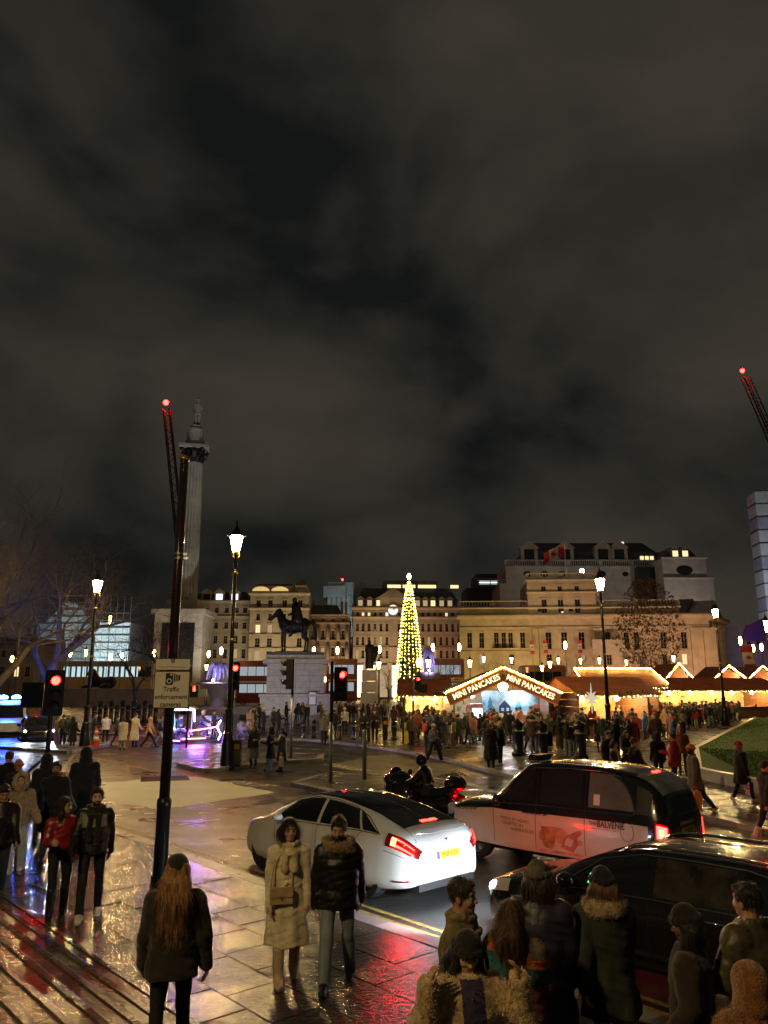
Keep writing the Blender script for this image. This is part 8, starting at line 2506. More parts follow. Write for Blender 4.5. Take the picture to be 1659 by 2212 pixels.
b = MB(); b.lathe([(1.75, z1 + .15), (1.75, z1 + 1.2), (1.45, z1 + 1.6), (1.4, cz(930)), (1.0, cz(926)), (.95, cz(922))], 18); b.build('drum', mat('pale_drum', (.5, .49, .45), .7, var=.1), col, 'auto')
b = MB(); zb = cz(1300)
for hw, a0, a1 in ((5.2, 0, 1.2), (4.6, 1.2, 2.4), (4.0, 2.4, zb - 2.6), (4.5, zb - 2.6, zb - 1.7), (2.6, zb - 1.7, zb)): b.b2(-hw, hw, -hw, hw, a0, a1 - .01)
b.build('pedestal', M_STONE, col)
b = MB(); b.b2(-2.7, 2.7, -4.08, -4.01, 3.6, zb - 4); b.build('bronze_relief', M_BRONZE, col)
ns = thing('admiral_statue', 'weathered stone figure in cocked hat on top of the column', 'statue', (cX + .2, cY, cz(922) + .1), R(200))
f = Fig(h=5.2, stride=.08, armL=(-.2, .25, .9, -.3), armR=(.2, .3, .3))
v = Vox((-1.3, -1.6, 0), (1.3, 1.6, 5.6), .055)
v.loft([(2.2, .62, .5), (2.9, .5, .38), (3.6, .58, .42), (4.2, .5, .34), (4.5, .2, .2)], .05)
for sd in 'LR':
 h_, kn, an, _ = f.leg[sd]; v.cone(h_, kn, .27, .19, .06); v.cone(kn, an, .19, .15, .05); v.cone(an + Vector((0, -.05, -.15)), an + Vector((0, .35, -.2)), .16, .12, .05)
 s_, e_, w_, d_ = f.arm[sd]; v.cone(s_, e_, .22, .17, .06); v.cone(e_, w_, .17, .13, .05); v.cone(w_, w_ + d_ * .3, .12, .1, .03)
v.cone(f.neck, f.headc, .17, .2, .05); v.ell(f.headc, (.23, .28, .33), .05); v.ell(f.headc + Vector((0, 0, .25)), (.5, .2, .22), .05)
v.cone((-.5, .5, 2.0), (-.6, .6, .1), .05, .04, .02); v.ell((.2, -.5, .6), (.45, .4, .6), .1)
link('figure', vox_mesh('figure', v, M_GRAN), ns)
for q in (-9, 9): flood('stand-in floodlight at the foot of the column', (cX + q, cY - 12, .1), (cX, cY, 34), 26000, (.95, .95, .85), R(100))  # added to brighten the shaft, fixtures unseen
flood('stand-in floodlight on the square aimed at the top of the column', (cX + 12, cY - 45, .1), (cX, cY, 48), 70000, (1, .95, .85), R(28))  # added to brighten the drum and statue
flood('added floodlight on the paving before the horse plinth', (px_ - 3, py_ - 13, .1), (px_, py_, 5), 5200, (.9, .88, 1.0), R(90))  # added lamp, brightens the plinth
flood('added blue floodlight beside the horse plinth', (px_ + 5, py_ - 9, .1), (px_ + 1, py_, 3), 900, (.1, .2, 1.0), R(50))  # added lamp, stands in for police blue light on the plinth
# lion on its pedestal
lp = P(217, 1487, 118); LZ = lp[2]
t = thing('lion_plinth', 'long white stone plinth under the bronze lion', 'plinth', (PX(255, 118), 118, .1))
for i in range(9):
 b = MB(); b.b2(-8 + i * 1.9 + .02, -8 + (i + 1) * 1.9 - .02, -1.6, 2, 1.0, LZ - .12); b.build('stone_block', M_STONE, t)
b = MB(); b.b2(-8.3, 9.4, -2, 2.4, 0, .98); b.build('base_course', M_STONE, t)
v = Vox((-2.4, -1.1, 0), (2.6, 1.1, 3.0), .06)
v.ell((-.4, 0, .85), (1.7, .7, .75), .1); v.ell((-1.4, 0, .85), (.8, .8, .85), .2); v.cone((.7, 0, 1.0), (1.2, 0, 2.0), .75, .62, .3); v.ell((1.35, 0, 2.15), (.62, .55, .6), .2); v.ell((1.85, 0, 2.0), (.32, .3, .28), .12)
for y in (-.5, .5): v.cone((.9, y, .5), (2.2, y, .22), .3, .2, .1); v.ell((2.3, y, .2), (.3, .22, .2), .08); v.cone((-1.2, y * 1.4, .4), (-.2, y * 1.5, .22), .4, .22, .1)
v.cone((-2.0, .3, .4), (-1.0, .9, .15), .1, .1, .05)
o = link('lion_statue', vox_mesh('lion_statue', v, M_BRONZE), None, (lp[0], 118, LZ), PI); tag(o, 'dark bronze lion lying on the long white plinth', 'statue'); o.scale = (1.05,) * 3
# standing bronze on a plinth (centre)
gp = P(798, 1447, 84)
t = thing('figure_plinth', 'slender pale plinth under the standing bronze figure', 'plinth', (gp[0], 84, .1)); z = gp[2] - .1
for i in range(4): b = MB(); b.box((0, 0, z * (i + .5) / 4), (2.0 - i * .15, 1.8, z / 4 - .03)); b.build('stone_block', M_GRAN, t)
f = Fig(h=3.2, armL=(.3, .5, .6), armR=(.1, .2, .9)); v = Vox((-1, -1, 0), (1, 1, 3.4), .05)
v.loft([(.1, .45, .4), (1.6, .42, .34), (2.4, .42, .3), (2.75, .15, .15)], .05); v.cone(f.neck, f.headc, .11, .12, .05); v.ell(f.headc, (.15, .18, .21), .04)
for sd in 'LR': s_, e_, w_, d_ = f.arm[sd]; v.cone(s_, e_, .16, .12, .05); v.cone(e_, w_ + d_ * .2, .12, .08, .05)
v.cone((-.7, .2, 2.2), (-.5, 0, 1.0), .3, .2, .1)
o = link('bronze_figure', vox_mesh('bronze_figure', v, M_BRONZE), None, (gp[0], 84, gp[2]), R(200)); tag(o, 'dark bronze cloaked figure on slender plinth left of the conifer', 'statue')
# fountains
M_WAT = mat('fountain_water', (.55, .55, .7), .25, var=.3, scale=4, alpha=.55, bump=.5, bscale=6)
VIOL = (.45, .35, 1.0)
def fountain(label, u, vb, vt, Y, wide):
 x = PX(u, Y); zb, zt = PZ(vb, Y), PZ(vt, Y)
 t = thing('fountain', label, 'fountain', (x, Y, .1))
 b = MB(); b.lathe([(wide, 0), (wide, .5), (wide * .95, .8), (wide * .9, .6), (.8, .5)], 28); b.build('basin', M_STONE, t, 'auto')
 b = MB(); b.lathe([(.9, .5), (.7, zb * .5), (1.6, zb * .9), (wide * .5, zb), (wide * .48, zb + .1), (.5, zb - .1)], 20); b.build('bowl', M_STONE, t, 'auto')
 b = MB(); rr = random.Random(5)
 for k in range(16):
  a = 2 * PI * k / 16; R_ = wide * .38 * rr.uniform(.6, 1)
  b.tube([(R_ * s * math.cos(a), R_ * s * math.sin(a), zb + (zt - zb) * (1 - (2 * s - 1) ** 2) * rr.uniform(.85, 1.0) if s else zb + .1) for s in (0, .15, .35, .55, .75, .95)], [.05, .08, .12, .14, .1, .05], 5)
 b.tube([(0, 0, zb), (0, 0, zt * .6 + zb * .4), (.1, 0, zt)], [.2, .3, .08], 7); b.build('water_jet', M_WAT, t, True)
 ld = bpy.data.lights.new('fountain_light', 'POINT'); ld.energy = 420; ld.color = VIOL; ld.shadow_soft_size = .3
 lo = bpy.data.objects.new('fountain_light', ld); COL.objects.link(lo); lo.parent = t; lo.location = (0, -wide * .55, zb + .6)
 b = MB(); b.ball((0, -wide * .52, zb + .35), .16, 8, 6); b.build('lamp', glow('violet_lamp', (.7, .6, 1.0), 25, False), t)
fountain('round stone fountain lit violet with white jets left of the island lamp', 472, 1478, 1432, 92, 5)
fountain('tall violet fountain jet beside the lit conifer', 925, 1456, 1398, 108, 3.2)
# balustrade of the terrace
t = thing('stone_balustrade', 'low stone balustrade right of the plinth behind the crowd', 'balustrade', (PX(712, 72), 72, .1), R(3))
b = MB(); b.b2(0, 5.5, -.2, .2, 0, .25); b.build('base_rail', M_GRAN, t); b = MB(); b.b2(0, 5.5, -.24, .24, 1.25, 1.5); b.build('top_rail', M_GRAN, t)
for i in range(14): b = MB(); b.lathe([(.12, .25), (.17, .55), (.08, .95), (.13, 1.25)], 8, (.3 + i * .38, 0, 0)); b.build('baluster', M_GRAN, t, True)
# ------------------------------------------------------------------ trees
M_BARK = mat('plane_bark', (.12, .095, .07), .85, var=.4, scale=4, bump=.6, bscale=12)
def grow(seed, H, spread, levels=6, trunk=.38, fork=.22):
 r = random.Random(seed); T, C_ = MB(), MB()
 def rec(p, d, L_, rad, lv):
  n = 3; pts = [p]; rs_ = [rad]
  for i in range(n):
   d = (d + Vector((r.gauss(0, .16), r.gauss(0, .16), r.gauss(0, .10) + (.06 if lv < 4 else -.02)))).normalized()
   p = p + d * L_ / n; pts.append(p); rs_.append(rad * (1 - .38 * (i + 1) / n))
  (T if lv <= 1 else C_).tube(pts, rs_, 7 if lv < 2 else (5 if lv < 4 else 3), False)
  if lv >= levels: return
  k = r.choice((2, 3, 3)) if lv else r.choice((3, 4))
  a0 = r.uniform(0, 6.28)
  for j in range(k):
   a = a0 + 2 * PI * j / k + r.gauss(0, .3); tilt = r.uniform(.35, .85) * spread
   u = d.cross(Vector((math.cos(a), math.sin(a), .1))).normalized()
   nd = (d * math.cos(tilt) + u * math.sin(tilt)).normalized()
   rec(pts[-1] if j < 2 else pts[-2], nd, L_ * r.uniform(.62, .86), rs_[-1] * r.uniform(.62, .8), lv + 1)
  for _ in range(1 if lv < 4 else 2):
   if lv < 2 or r.random() > .75: continue
   u = d.cross(Vector((r.gauss(0, 1), r.gauss(0, 1), .3))).normalized(); rec(pts[1], (d * .6 + u).normalized(), L_ * .55, rs_[1] * .5, lv + 1)
 rec(Vector((0, 0, 0)), Vector((0, 0, 1)), H * fork, trunk, 0)
 return T.mesh('trunk', M_BARK, True), C_.mesh('crown', M_BARK, True)
TR = [grow(4, 20, .95, 7, .62, .22), grow(9, 12, .9, 6, .25, .22), grow(21, 11, .95, 6, .22, .26)]
def tree(label, k, x, y, s, rz, hs=1.0):
 t = thing('bare_tree', label, 'tree', (x, y, .05), rz, 'bare winter trees round the square'); t.scale = (s, s, s * hs)
 link('trunk', TR[k][0], t); link('crown', TR[k][1], t); return t
tree('big bare tree with spreading fork at left before the scaffolding', 0, PX(118, 58), 58, 1.12, 1.2)
tree('bare tree behind the tall pole before the column', 0, PX(372, 88), 88, .95, 3.9)
tree('bare tree at the far left edge', 0, PX(-30, 50), 50, 1.0, 5.0)
tree('tall bare tree whose twigs reach in high at the left edge', 0, PX(-105, 60), 60, 1.35, .4)
tree('bare tree behind the camera sign, left of the column', 1, PX(300, 95), 95, 1.25, 2.0)
tree('small bare tree right of the lit conifer', 1, PX(965, 112), 112, 1.0, .5)
tree('small bare tree before the balcony of the stone building', 2, PX(1088, 116), 116, .95, 1.5)
tree('small bare tree right of the old red bus', 2, PX(1238, 108), 108, 1.0, 2.9)
tree('small bare tree left of the lit conifer', 1, PX(838, 118), 118, .9, 4.0)
t = tree('brown-leaved tree before the right half of the stone building', 1, PX(1408, 104), 104, 1.2, 1.1, 1.15); t.name = 'leafy_tree'
r_ = np.random.default_rng(3); k = 3600; a = r_.uniform(0, 2 * PI, k); zz = r_.uniform(3.2, 12.5, k); rad = 4.0 * np.sqrt(r_.random(k)) * np.sin(np.clip((zz - 2) / 11, 0, 1) * PI) ** .7
c = np.stack([rad * np.cos(a), rad * np.sin(a), zz], 1); u_ = r_.normal(0, .075, (k, 3)); w_ = r_.normal(0, .075, (k, 3))
link('leaves', np_mesh('leaves', np.stack([c - u_, c + w_, c + u_, c - w_], 1).reshape(-1, 3), np.arange(k * 4).reshape(-1, 4), mat('brown_leaf', (.16, .10, .045), .7, var=.4), smooth=False), t)['kind'] = 'stuff'
# the lit conifer
Yx = 116.0; xx = PX(885, Yx); zx = PZ(1250, Yx); rb = (PX(917, Yx) - PX(853, Yx)) / 2
xt = thing('christmas_tree', 'tall narrow conifer hung with vertical strings of warm lights', 'christmas tree', (xx, Yx, 0))
b = MB(); b.lathe([(.3, 0), (.06, zx)], 8); b.build('trunk', M_BARK, xt)
k = 9000; zf = 1 - np.sqrt(r_.random(k)); z = .8 + zf * (zx - .9); R_ = rb * (1 - zf) ** .66 * (.55 + .5 * r_.random(k)) + .05; a = r_.uniform(0, 2 * PI, k)
c = np.stack([R_ * np.cos(a), R_ * np.sin(a), z], 1); o_ = np.stack([np.cos(a), np.sin(a), -.5 + 0 * a], 1) * r_.uniform(.25, .5, k)[:, None]; s_ = np.stack([-np.sin(a), np.cos(a), 0 * a], 1) * .1
tri = np.stack([c - o_ * .6 + s_, c - o_ * .6 - s_, c + o_], 1).reshape(-1, 3)
link('foliage', np_mesh('foliage', tri, np.arange(k * 3).reshape(-1, 3), mat('spruce_needles', (.09, .19, .03), .7, var=.4, scale=2), smooth=False), xt)['kind'] = 'stuff'
M_BULB = glow('tree_bulb', (1.0, .62, .12), 14)
OCT = [(0, 2, 4), (2, 1, 4), (1, 3, 4), (3, 0, 4), (2, 0, 5), (1, 2, 5), (3, 1, 5), (0, 3, 5)]
def octa(b, p, r): b.add([(p[0] + r, p[1], p[2]), (p[0] - r, p[1], p[2]), (p[0], p[1] + r, p[2]), (p[0], p[1] - r, p[2]), (p[0], p[1], p[2] + r), (p[0], p[1], p[2] - r)], OCT)
for j in range(18):
 a = 2 * PI * j / 18 + .1; b = MB()
 for i in range(38):
  f_ = (i + .5 + random.uniform(-.3, .3)) / 38; rr = (rb + .12) * (1 - f_) ** .66 + .06; aa = a + random.uniform(-.05, .05); octa(b, (rr * math.cos(aa), rr * math.sin(aa), .8 + f_ * (zx - 1.2)), .085)
 b.build('light_string', M_BULB, xt)
b = MB(); b.ball((0, 0, zx + .3), (.3, .3, .5), 8, 6); b.build('top_light', glow('tree_top_glow', (1, .8, .35), 14), xt)
# ------------------------------------------------------------------ market stalls
M_WOOD = mat('stall_wood', (.15, .065, .025), .6, var=.35, scale=3, bump=.3, bscale=10, stretch=(1, 1, 4))
M_RF = mat('stall_roof', (.20, .06, .022), .55, var=.2, scale=1.5, bump=.2, bscale=8, rvar=.1)
M_OR = mat('orange_fascia', (.55, .16, .03), .5, var=.15); M_GAR = mat('fir_garland', (.02, .045, .015), .8, var=.4)
M_SB = glow('stall_bulb', (1.0, .50, .10), 60); M_SB2 = glow('stall_bulb_small', (1.0, .66, .22), 22, False); M_IN = glow('stall_interior_lamp', (1.0, .68, .26), 480)
M_LET = glow('sign_letter_glow', (1.0, .78, .42), 1.5, False); M_GOODS = [mat('goods_%d' % i, c, .6, var=.2) for i, c in enumerate(((.6, .35, .1), (.5, .08, .05), (.65, .55, .35), (.25, .3, .1), (.7, .6, .2)))]
M_LIN = mat('bright_back_lining', (.55, .40, .22), .6, var=.2, scale=3, bump=.2)  # interior glow put into the back wall's pale colour
def bulbs(t, p, q, n, r, m, nm='bulb_row', sag=0., jit=.025):
 b = MB()
 for i in range(n):
  f_ = (i + .5) / n; octa(b, tuple(p[j] + (q[j] - p[j]) * f_ + random.uniform(-jit, jit) - (sag * 4 * f_ * (1 - f_) if j == 2 else 0) for j in range(3)), r * random.uniform(.65, 1.25))
 return b.build(nm, m, t)
def garland(t, p, q, n=60, w=.16):
 b = MB(); r = random.Random(n)
 for i in range(n * 3):
  f_ = r.random(); c = [p[j] + (q[j] - p[j]) * f_ + r.uniform(-w, w) for j in range(3)]; d = Vector((r.gauss(0, 1), r.gauss(0, 1), r.gauss(0, 1))).normalized() * .16; e = Vector((r.gauss(0, 1), r.gauss(0, 1), r.gauss(0, 1))).normalized() * .05
  b.add([Vector(c) - d + e, Vector(c) - d - e, Vector(c) + d], [(0, 1, 2)])
 o = b.build('garland', M_GAR, t); o['kind'] = 'stuff'
def stall(name, label, x0, x1, Y, zE, zR, dep, rz=0., gable=True, lit=M_IN, wood=M_WOOD, roof=M_RF, br=.05, eb=26, inner=.9):
 """open-fronted hut; local x along the front, y back"""
 w = x1 - x0; t = thing(name, label, 'stall', (x0, Y, .1), rz)
 zE -= .1; zR -= .1
 b = MB(); b.b2(0, w, dep - .1, dep, 0, zE); b.build('back_wall', M_LIN, t)
 for a in (0, w - .12):
  for i in range(6): b = MB(); b.b2(a, a + .12, .1, dep - .12, zE * i / 6 + .01, zE * (i + 1) / 6 - .01); b.build('plank', wood, t)
 for i in range(8): b = MB(); b.b2(.14 + (w - .28) * i / 8, .14 + (w - .28) * (i + 1) / 8 - .02, .0, .08, 0, 1.0); b.build('counter_board', wood, t)
 b = MB(); b.b2(-.05, w + .05, -.3, .4, 1.0, 1.08); b.build('counter', wood, t)
 o_ = .45
 if gable: sec = [((-o_, zE - .2), (w / 2, zR)), ((w / 2, zR), (w + o_, zE - .2))]
 else: sec = None
 b = MB()
 if gable:
  for (p, q) in sec: b.extr([p, q, (q[0], q[1] + .12), (p[0], p[1] + .12)], (0, -.5, 0), (1, 0, 0), (0, 0, 1), (0, 1, 0), dep + .8)
 else: b.extr([(-.7, zE - .15), (dep / 2, zR), (dep + .5, zE - .1), (dep + .5, zE + .02), (dep / 2, zR + .12), (-.7, zE - .03)], (-o_, 0, 0), (0, 1, 0), (0, 0, 1), (1, 0, 0), w + 2 * o_)
 b.build('roof', roof, t)
 n = max(2, int(w / 2.2))
 for i in range(n):
  xc = w * (i + .5) / n; b = MB(); b.lathe([(.04, .34), (.16, .1), (.0, .0)], 8, (xc, dep * .45, zE - .55)); b.build('hanging_lamp', lit, t)
 rg = random.Random(int(w * 10))
 for i in range(int(w * 2.2)):
  b = MB(); xx_ = .3 + rg.random() * (w - .6); k = rg.randrange(5); s_ = rg.uniform(.15, .34)
  b.box((xx_, dep - .3 if i % 2 else .15, (1.25 if i % 2 == 0 else rg.choice((1.3, 1.7, 2.1))) - .1), (s_, .2, s_ * rg.uniform(.6, 1.3))); b.build('goods', M_GOODS[k], t)
 if gable: garland(t, (-o_, -.55, zE - .1), (w / 2, -.55, zR + .1)); garland(t, (w / 2, -.55, zR + .1), (w + o_, -.55, zE - .1))
 else: garland(t, (-o_, -.75, zE - .1), (w + o_, -.75, zE - .1), int(w * 8)); bulbs(t, (-o_, -.85, zE - .15), (w + o_, -.85, zE - .15), int(w * 5), .035, M_SB2, sag=.1, jit=.06)
 return t
# pancake stall
Yp = 52.0; x0, x1 = PX(978, Yp), PX(1188, Yp); zE, zR = PZ(1491, Yp), PZ(1451, Yp)
st = stall('pancake_stall', 'gabled pancake stall with glowing lettered fascias and blue mural', x0, x1, Yp, zE, zR, 5.5, R(2), wood=M_WOOD, lit=glow('white_stall_lamp', (.78, .92, 1.0), 230))
w = x1 - x0; e0 = (-.55, zE - .45); pk = (w / 2, zR - .02); e1 = (w + .55, zE - .45)
for (p, q) in ((e0, pk), (pk, e1)):
 dx, dz = q[0] - p[0], q[1] - p[1]; L_ = math.hypot(dx, dz); ux, uz = (dx / L_, 0, dz / L_), (-dz / L_, 0, dx / L_)
 b = MB(); b.extr([(0, -.62), (L_, -.62), (L_, .06), (0, .06)], (p[0], -.62, p[1]), ux, uz, (0, -1, 0), .06); fb = b.build('fascia_board', M_WOOD, st)
 b = MB(); b.extr([(0, -.70), (L_, -.70), (L_, -.62), (0, -.62)], (p[0], -.62, p[1]), ux, uz, (0, -1, 0), .09); b.extr([(0, .06), (L_, .06), (L_, .14), (0, .14)], (p[0], -.62, p[1]), ux, uz, (0, -1, 0), .09); b.build('fascia_trim', M_OR, fb)
 lettering('lettering', 'MINI PANCAKES', .52, M_LET, fb, frame((p[0] + ux[0] * L_ / 2 - uz[0] * .28, -.70, p[1] + ux[2] * L_ / 2 - uz[2] * .28), ux, uz), bold=.012, xs=.96 * L_ / 4.45)
 bulbs(st, (p[0] + uz[0] * .2, -.75, p[1] + uz[2] * .2), (q[0] + uz[0] * .2, -.75, q[1] + uz[2] * .2), 34, .06, M_SB)
b = MB(); b.ball((w * .52, .2, zE + .15), .32, 12, 8); b.build('globe_lamp', glow('white_globe', (.9, .95, 1), 30), st)
M_MUR = mat('mural_blue', (.10, .34, .62), .5, var=.5, scale=1.1, col2=(.45, .62, .75)); M_MURW = mat('mural_snow', (.75, .78, .8), .5); M_MURD = mat('mural_navy', (.02, .06, .16), .5)
b = MB(); b.b2(w * .36, w - .2, 2.6, 2.7, 1.0, zE - .15); mu = b.build('mural', M_MUR, st)
def flat(pts, m, d=0.): b = MB(); b.extr(pts, (w * .36, 2.59 - d, 1.0), (1, 0, 0), (0, 0, 1), (0, -1, 0), .01); b.build('mural_shape', m, mu)
flat([(0, 0), (w * .62, 0), (w * .62, .25), (w * .4, .5), (w * .2, .3), (0, .4)], M_MURW)
for a, s_ in ((.55, 1.2), (2.5, 1.1)):
 for i in range(3): flat([(a - .32 + i * .07, .35 + i * .3), (a + .32 - i * .07, .35 + i * .3), (a, .35 + i * .3 + .5)], mat('mural_pine', (.04, .22, .42), .5), .012 + i * .002)
flat([(1.15, .3), (1.95, .3), (1.95, .75), (1.55, 1.15), (1.15, .75)], M_MURD, .02); flat([(1.1, .75), (1.55, 1.25), (2.0, .75), (2.0, .85), (1.55, 1.33), (1.1, .85)], M_MURW, .032)
for a in (1.3, 1.65): flat([(a, .45), (a + .18, .45), (a + .18, .65), (a, .65)], M_MURW, .032)
flat([(3.2, .3), (3.9, .4), (4.1, .8), (3.7, .9), (3.3, .7)], M_REDP, .02)
b = MB(); b.b2(w * .22, w * .34, 1.6, 2.4, 0, 1.95); fr = b.build('drinks_fridge', mat('fridge_white', (.7, .7, .72), .3), st)
b = MB(); b.b2(w * .23, w * .33, 1.57, 1.59, 1.0, 1.65); b.build('fridge_window', glow('fridge_glow', (.75, .9, 1), 2.5, False), fr); b = MB(); b.b2(w * .22, w * .34, 1.57, 1.59, 1.7, 1.93); b.build('fridge_header', M_REDP, fr)
# its neighbours
stall('food_stall', 'food stall with brown hipped awning and warm shelves left of the pancakes', PX(872, 58), PX(965, 58), 58.0, PZ(1499, 58), PZ(1470, 58), 4, 0, False)
stall('log_hut', 'log-walled hut with star and long tiled roof right of the pancakes', PX(1245, 51), PX(1415, 51), 51.0, PZ(1497, 51), PZ(1465, 51), 4.5, R(12), False)
stall('long_stall', 'long glowing stall receding along the market lane', PX(1400, 76), PX(1400, 76) + 15, 76.0, PZ(1489, 76), PZ(1466, 76), 5, R(16), False, M_IN)
for (a, c, Y, l, eb, col_) in ((1270, 1425, 66, 'stall with a straight row of bulbs along its ridge', 40, M_SB), (1428, 1500, 88, 'small stall with bulb-edged gable behind the market lane', 22, M_SB), (1525, 1620, 92, 'brightly bulb-edged gabled stall at the right end of the market', 40, M_SB), (1600, 1690, 100, 'farthest stall at the right edge with bulb-edged gable', 30, M_SB)):
 x0, x1 = PX(a, Y), PX(c, Y); g = c - a < 120; zr = PZ(1449 if not g else (1436 if a == 1428 else 1441), Y); ze = PZ(1481, Y)
 t = stall('market_stall', l, x0, x1, Y, ze, zr, 5, R(4), g); w_ = x1 - x0
 if g: bulbs(t, (-.4, -.6, ze - .1), (w_ / 2, -.6, zr + .05), eb, .085, M_SB); bulbs(t, (w_ / 2, -.6, zr + .05), (w_ + .4, -.6, ze - .1), eb, .085, M_SB)
 else: bulbs(t, (-.4, 2.4, zr + .15), (w_ + .4, 2.4, zr + .15), eb, .075, M_SB); bulbs(t, (-.6, -.6, ze), (-.4, 2.4, zr + .15), 9, .075, M_SB); bulbs(t, (w_ + .6, -.6, ze), (w_ + .4, 2.4, zr + .15), 9, .075, M_SB)
p = P(1277, 1508, 50.2); b = MB(); S8 = [(.75 * (1 if k % 2 == 0 else .3) * math.cos(PI / 2 + PI * k / 8) * (.55 if k % 4 else 1), .95 * (1 if k % 2 == 0 else .3) * math.sin(PI / 2 + PI * k / 8) * (.6 if k % 4 == 2 else 1)) for k in range(16)]
b.extr(S8, p, (1, 0, 0), (0, 0, 1), (0, -1, 0), .12); tag(b.build('star_lantern', glow('star_paper', (1, .9, .7), .45, False)), 'pale paper star lantern hanging on the log hut end wall', 'lantern')
# ------------------------------------------------------------------ other traffic
M_BUS = mat('bus_red', (.12, .008, .008), .3, var=.05, coat=.5); M_BUSW = glow('bus_window_glow', (.85, .95, 1.0), .28, False); M_BUSO = mat('old_bus_red', (.16, .012, .012), .35, coat=.4)
def bus(label, u0, u1, v0, Y, red, lit, rz=0.):
 x0, x1 = PX(u0, Y), PX(u1, Y); L_ = x1 - x0; h = PZ(v0, Y)
 t = thing('bus', label, 'bus', (x0, Y, 0), rz)
 b = MB(); b.extr(rrect(0, L_, .35, h, .3), (0, 0, 0), (1, 0, 0), (0, 0, 1), (0, 1, 0), 2.5); b.build('body', red, t)
 n = int(L_ / 1.35)
 for z0, z1 in ((h * .28, h * .47), (h * .66, h * .86)):
  for i in range(n): b = MB(); b.b2(.5 + i * (L_ - 1) / n, .5 + (i + 1) * (L_ - 1) / n - .12, -.03, 0, z0, z1); b.build('window', lit, t)
 b = MB(); b.b2(.2, L_ - .2, -.02, 0, h * .5, h * .54); b.build('cream_band', M_FLW, t)
 for x in (L_ * .18, L_ * .75): w_ = wheel(t, x, .15, .5, .5, M_GREYP, 6, .3, -1)
bus('red double-decker bus passing behind the horse plinth', 512, 596, 1427, 128, M_BUS, M_BUSW)
bus('red double-decker bus right of the lit conifer', 925, 1003, 1423, 132, M_BUS, M_BUSW)
bus('dark red vintage bus before the stone building', 1127, 1222, 1437, 100, M_BUSO, M_PANED)
bus('red double-decker bus seen right of the horse plinth', 705, 772, 1423, 140, M_BUS, M_BUSW)
# police car and van at the left
x, y = G(44, 1606); pc = dup(blk, (x - .4, y + 2.6, 0), R(-62), 'dark police car with bright headlights at the far left')
x, y = -25.6, 54.0
t = thing('police_van', 'white police van with flashing blue lamp at the far left', 'van', (x, y, 0), R(-60))
b = MB(); b.extr([(-2.6, .35), (2.5, .35), (2.6, .9), (1.9, 1.15), (1.2, 2.0), (.8, 2.25), (-2.6, 2.3)], (0, -1, 0), (1, 0, 0), (0, 0, 1), (0, 1, 0), 2.0); b.build('body', mat('van_white', (.5, .52, .55), .3), t)
b = MB(); b.add([(1.93, -.85, 1.2), (1.93, .85, 1.2), (1.27, .78, 1.98), (1.27, -.78, 1.98)], [(0, 1, 2, 3)]); b.build('windscreen', M_GLASS, t)
for s_ in (-1.01, 1.0): b = MB(); b.b2(.1, 1.2, s_, s_ + .01, 1.2, 1.9); b.build('side_window', M_GLASS, t)
for q in (-1, 1):
 for x_ in (-1.7, 1.6): wheel(t, x_, .9 * q, .36, .36, M_GREYP, 6, .22, q)
b = MB(); b.box((.6, 0, 2.35), (.3, 1.5, .1)); lb_ = b.build('light_bar', M_BLACK, t)
b = MB(); b.ball((.6, .4, 2.48), (.2, .3, .14), 10, 6); b.ball((.6, -.4, 2.48), (.2, .3, .14), 10, 6); b.build('blue_beacon', glow('blue_beacon_glow', (.03, .12, 1.0), 260), lb_)
ld = bpy.data.lights.new('beacon_light', 'POINT'); ld.energy = 350; ld.color = (.04, .14, 1.0); ld.shadow_soft_size = .2; lo = bpy.data.objects.new('beacon_light', ld); COL.objects.link(lo); lo.parent = t; lo.location = (.6, 0, 2.75)
# neon pedal rickshaw
x, y = G(392, 1606)
rk = thing('rickshaw', 'pedal rickshaw with pink and white neon tubes behind the tall pole', 'rickshaw', (x, y, 0), R(4))
M_RKW = mat('rickshaw_white', (.6, .6, .62), .3, coat=.4)
for q in (-.55, .55):
 w_ = link('wheel', None, rk, (0, q, .36)); w_.rotation_euler = (PI / 2, 0, 0)
 b = MB(); b.lathe([(.33, -.03), (.36, 0), (.33, .03), (.30, 0), (.33, -.03)], 20, cap=False); b.build('tyre', M_TYRE, w_, True)
 b = MB()
 for k in range(9): b.tube([(0, 0, 0), (.31 * math.cos(2 * PI * k / 9), .31 * math.sin(2 * PI * k / 9), 0)], .012, 4)
 b.build('spokes', M_GREYP, w_)
 b = MB(); b.tube([(.48 * math.cos(a), q, .36 + .48 * math.sin(a)) for a in [PI * k / 10 for k in range(11)]], .07, 6); b.build('mudguard', M_RKW, rk, True)
b = MB(); b.lathe([(.31, -.03), (.34, 0), (.31, .03), (.28, 0), (.31, -.03)], 20, cap=False); w_ = b.build('wheel', M_TYRE, rk, True, (2.1, 0, .34)); w_.rotation_euler = (PI / 2, 0, 0)
b = MB(); b.box((-.05, 0, .72), (.75, .95, .12)); b.box((-.38, 0, 1.05), (.12, .95, .65)); b.build('bench', M_RKW, rk)
b = MB(); b.tube([(-.45, y_ := .0, 1.3), (-.55, 0, 1.95)], .03, 5); b.tube([(.5, 0, .5), (.55, .0, 1.9)], .03, 5); b.extr([(-.75, 0), (.75, 0), (.6, .14), (-.6, .14)], (0, -.6, 1.92), (1, 0, 0), (0, 0, 1), (0, 1, 0), 1.2); b.build('canopy', M_RKW, rk)
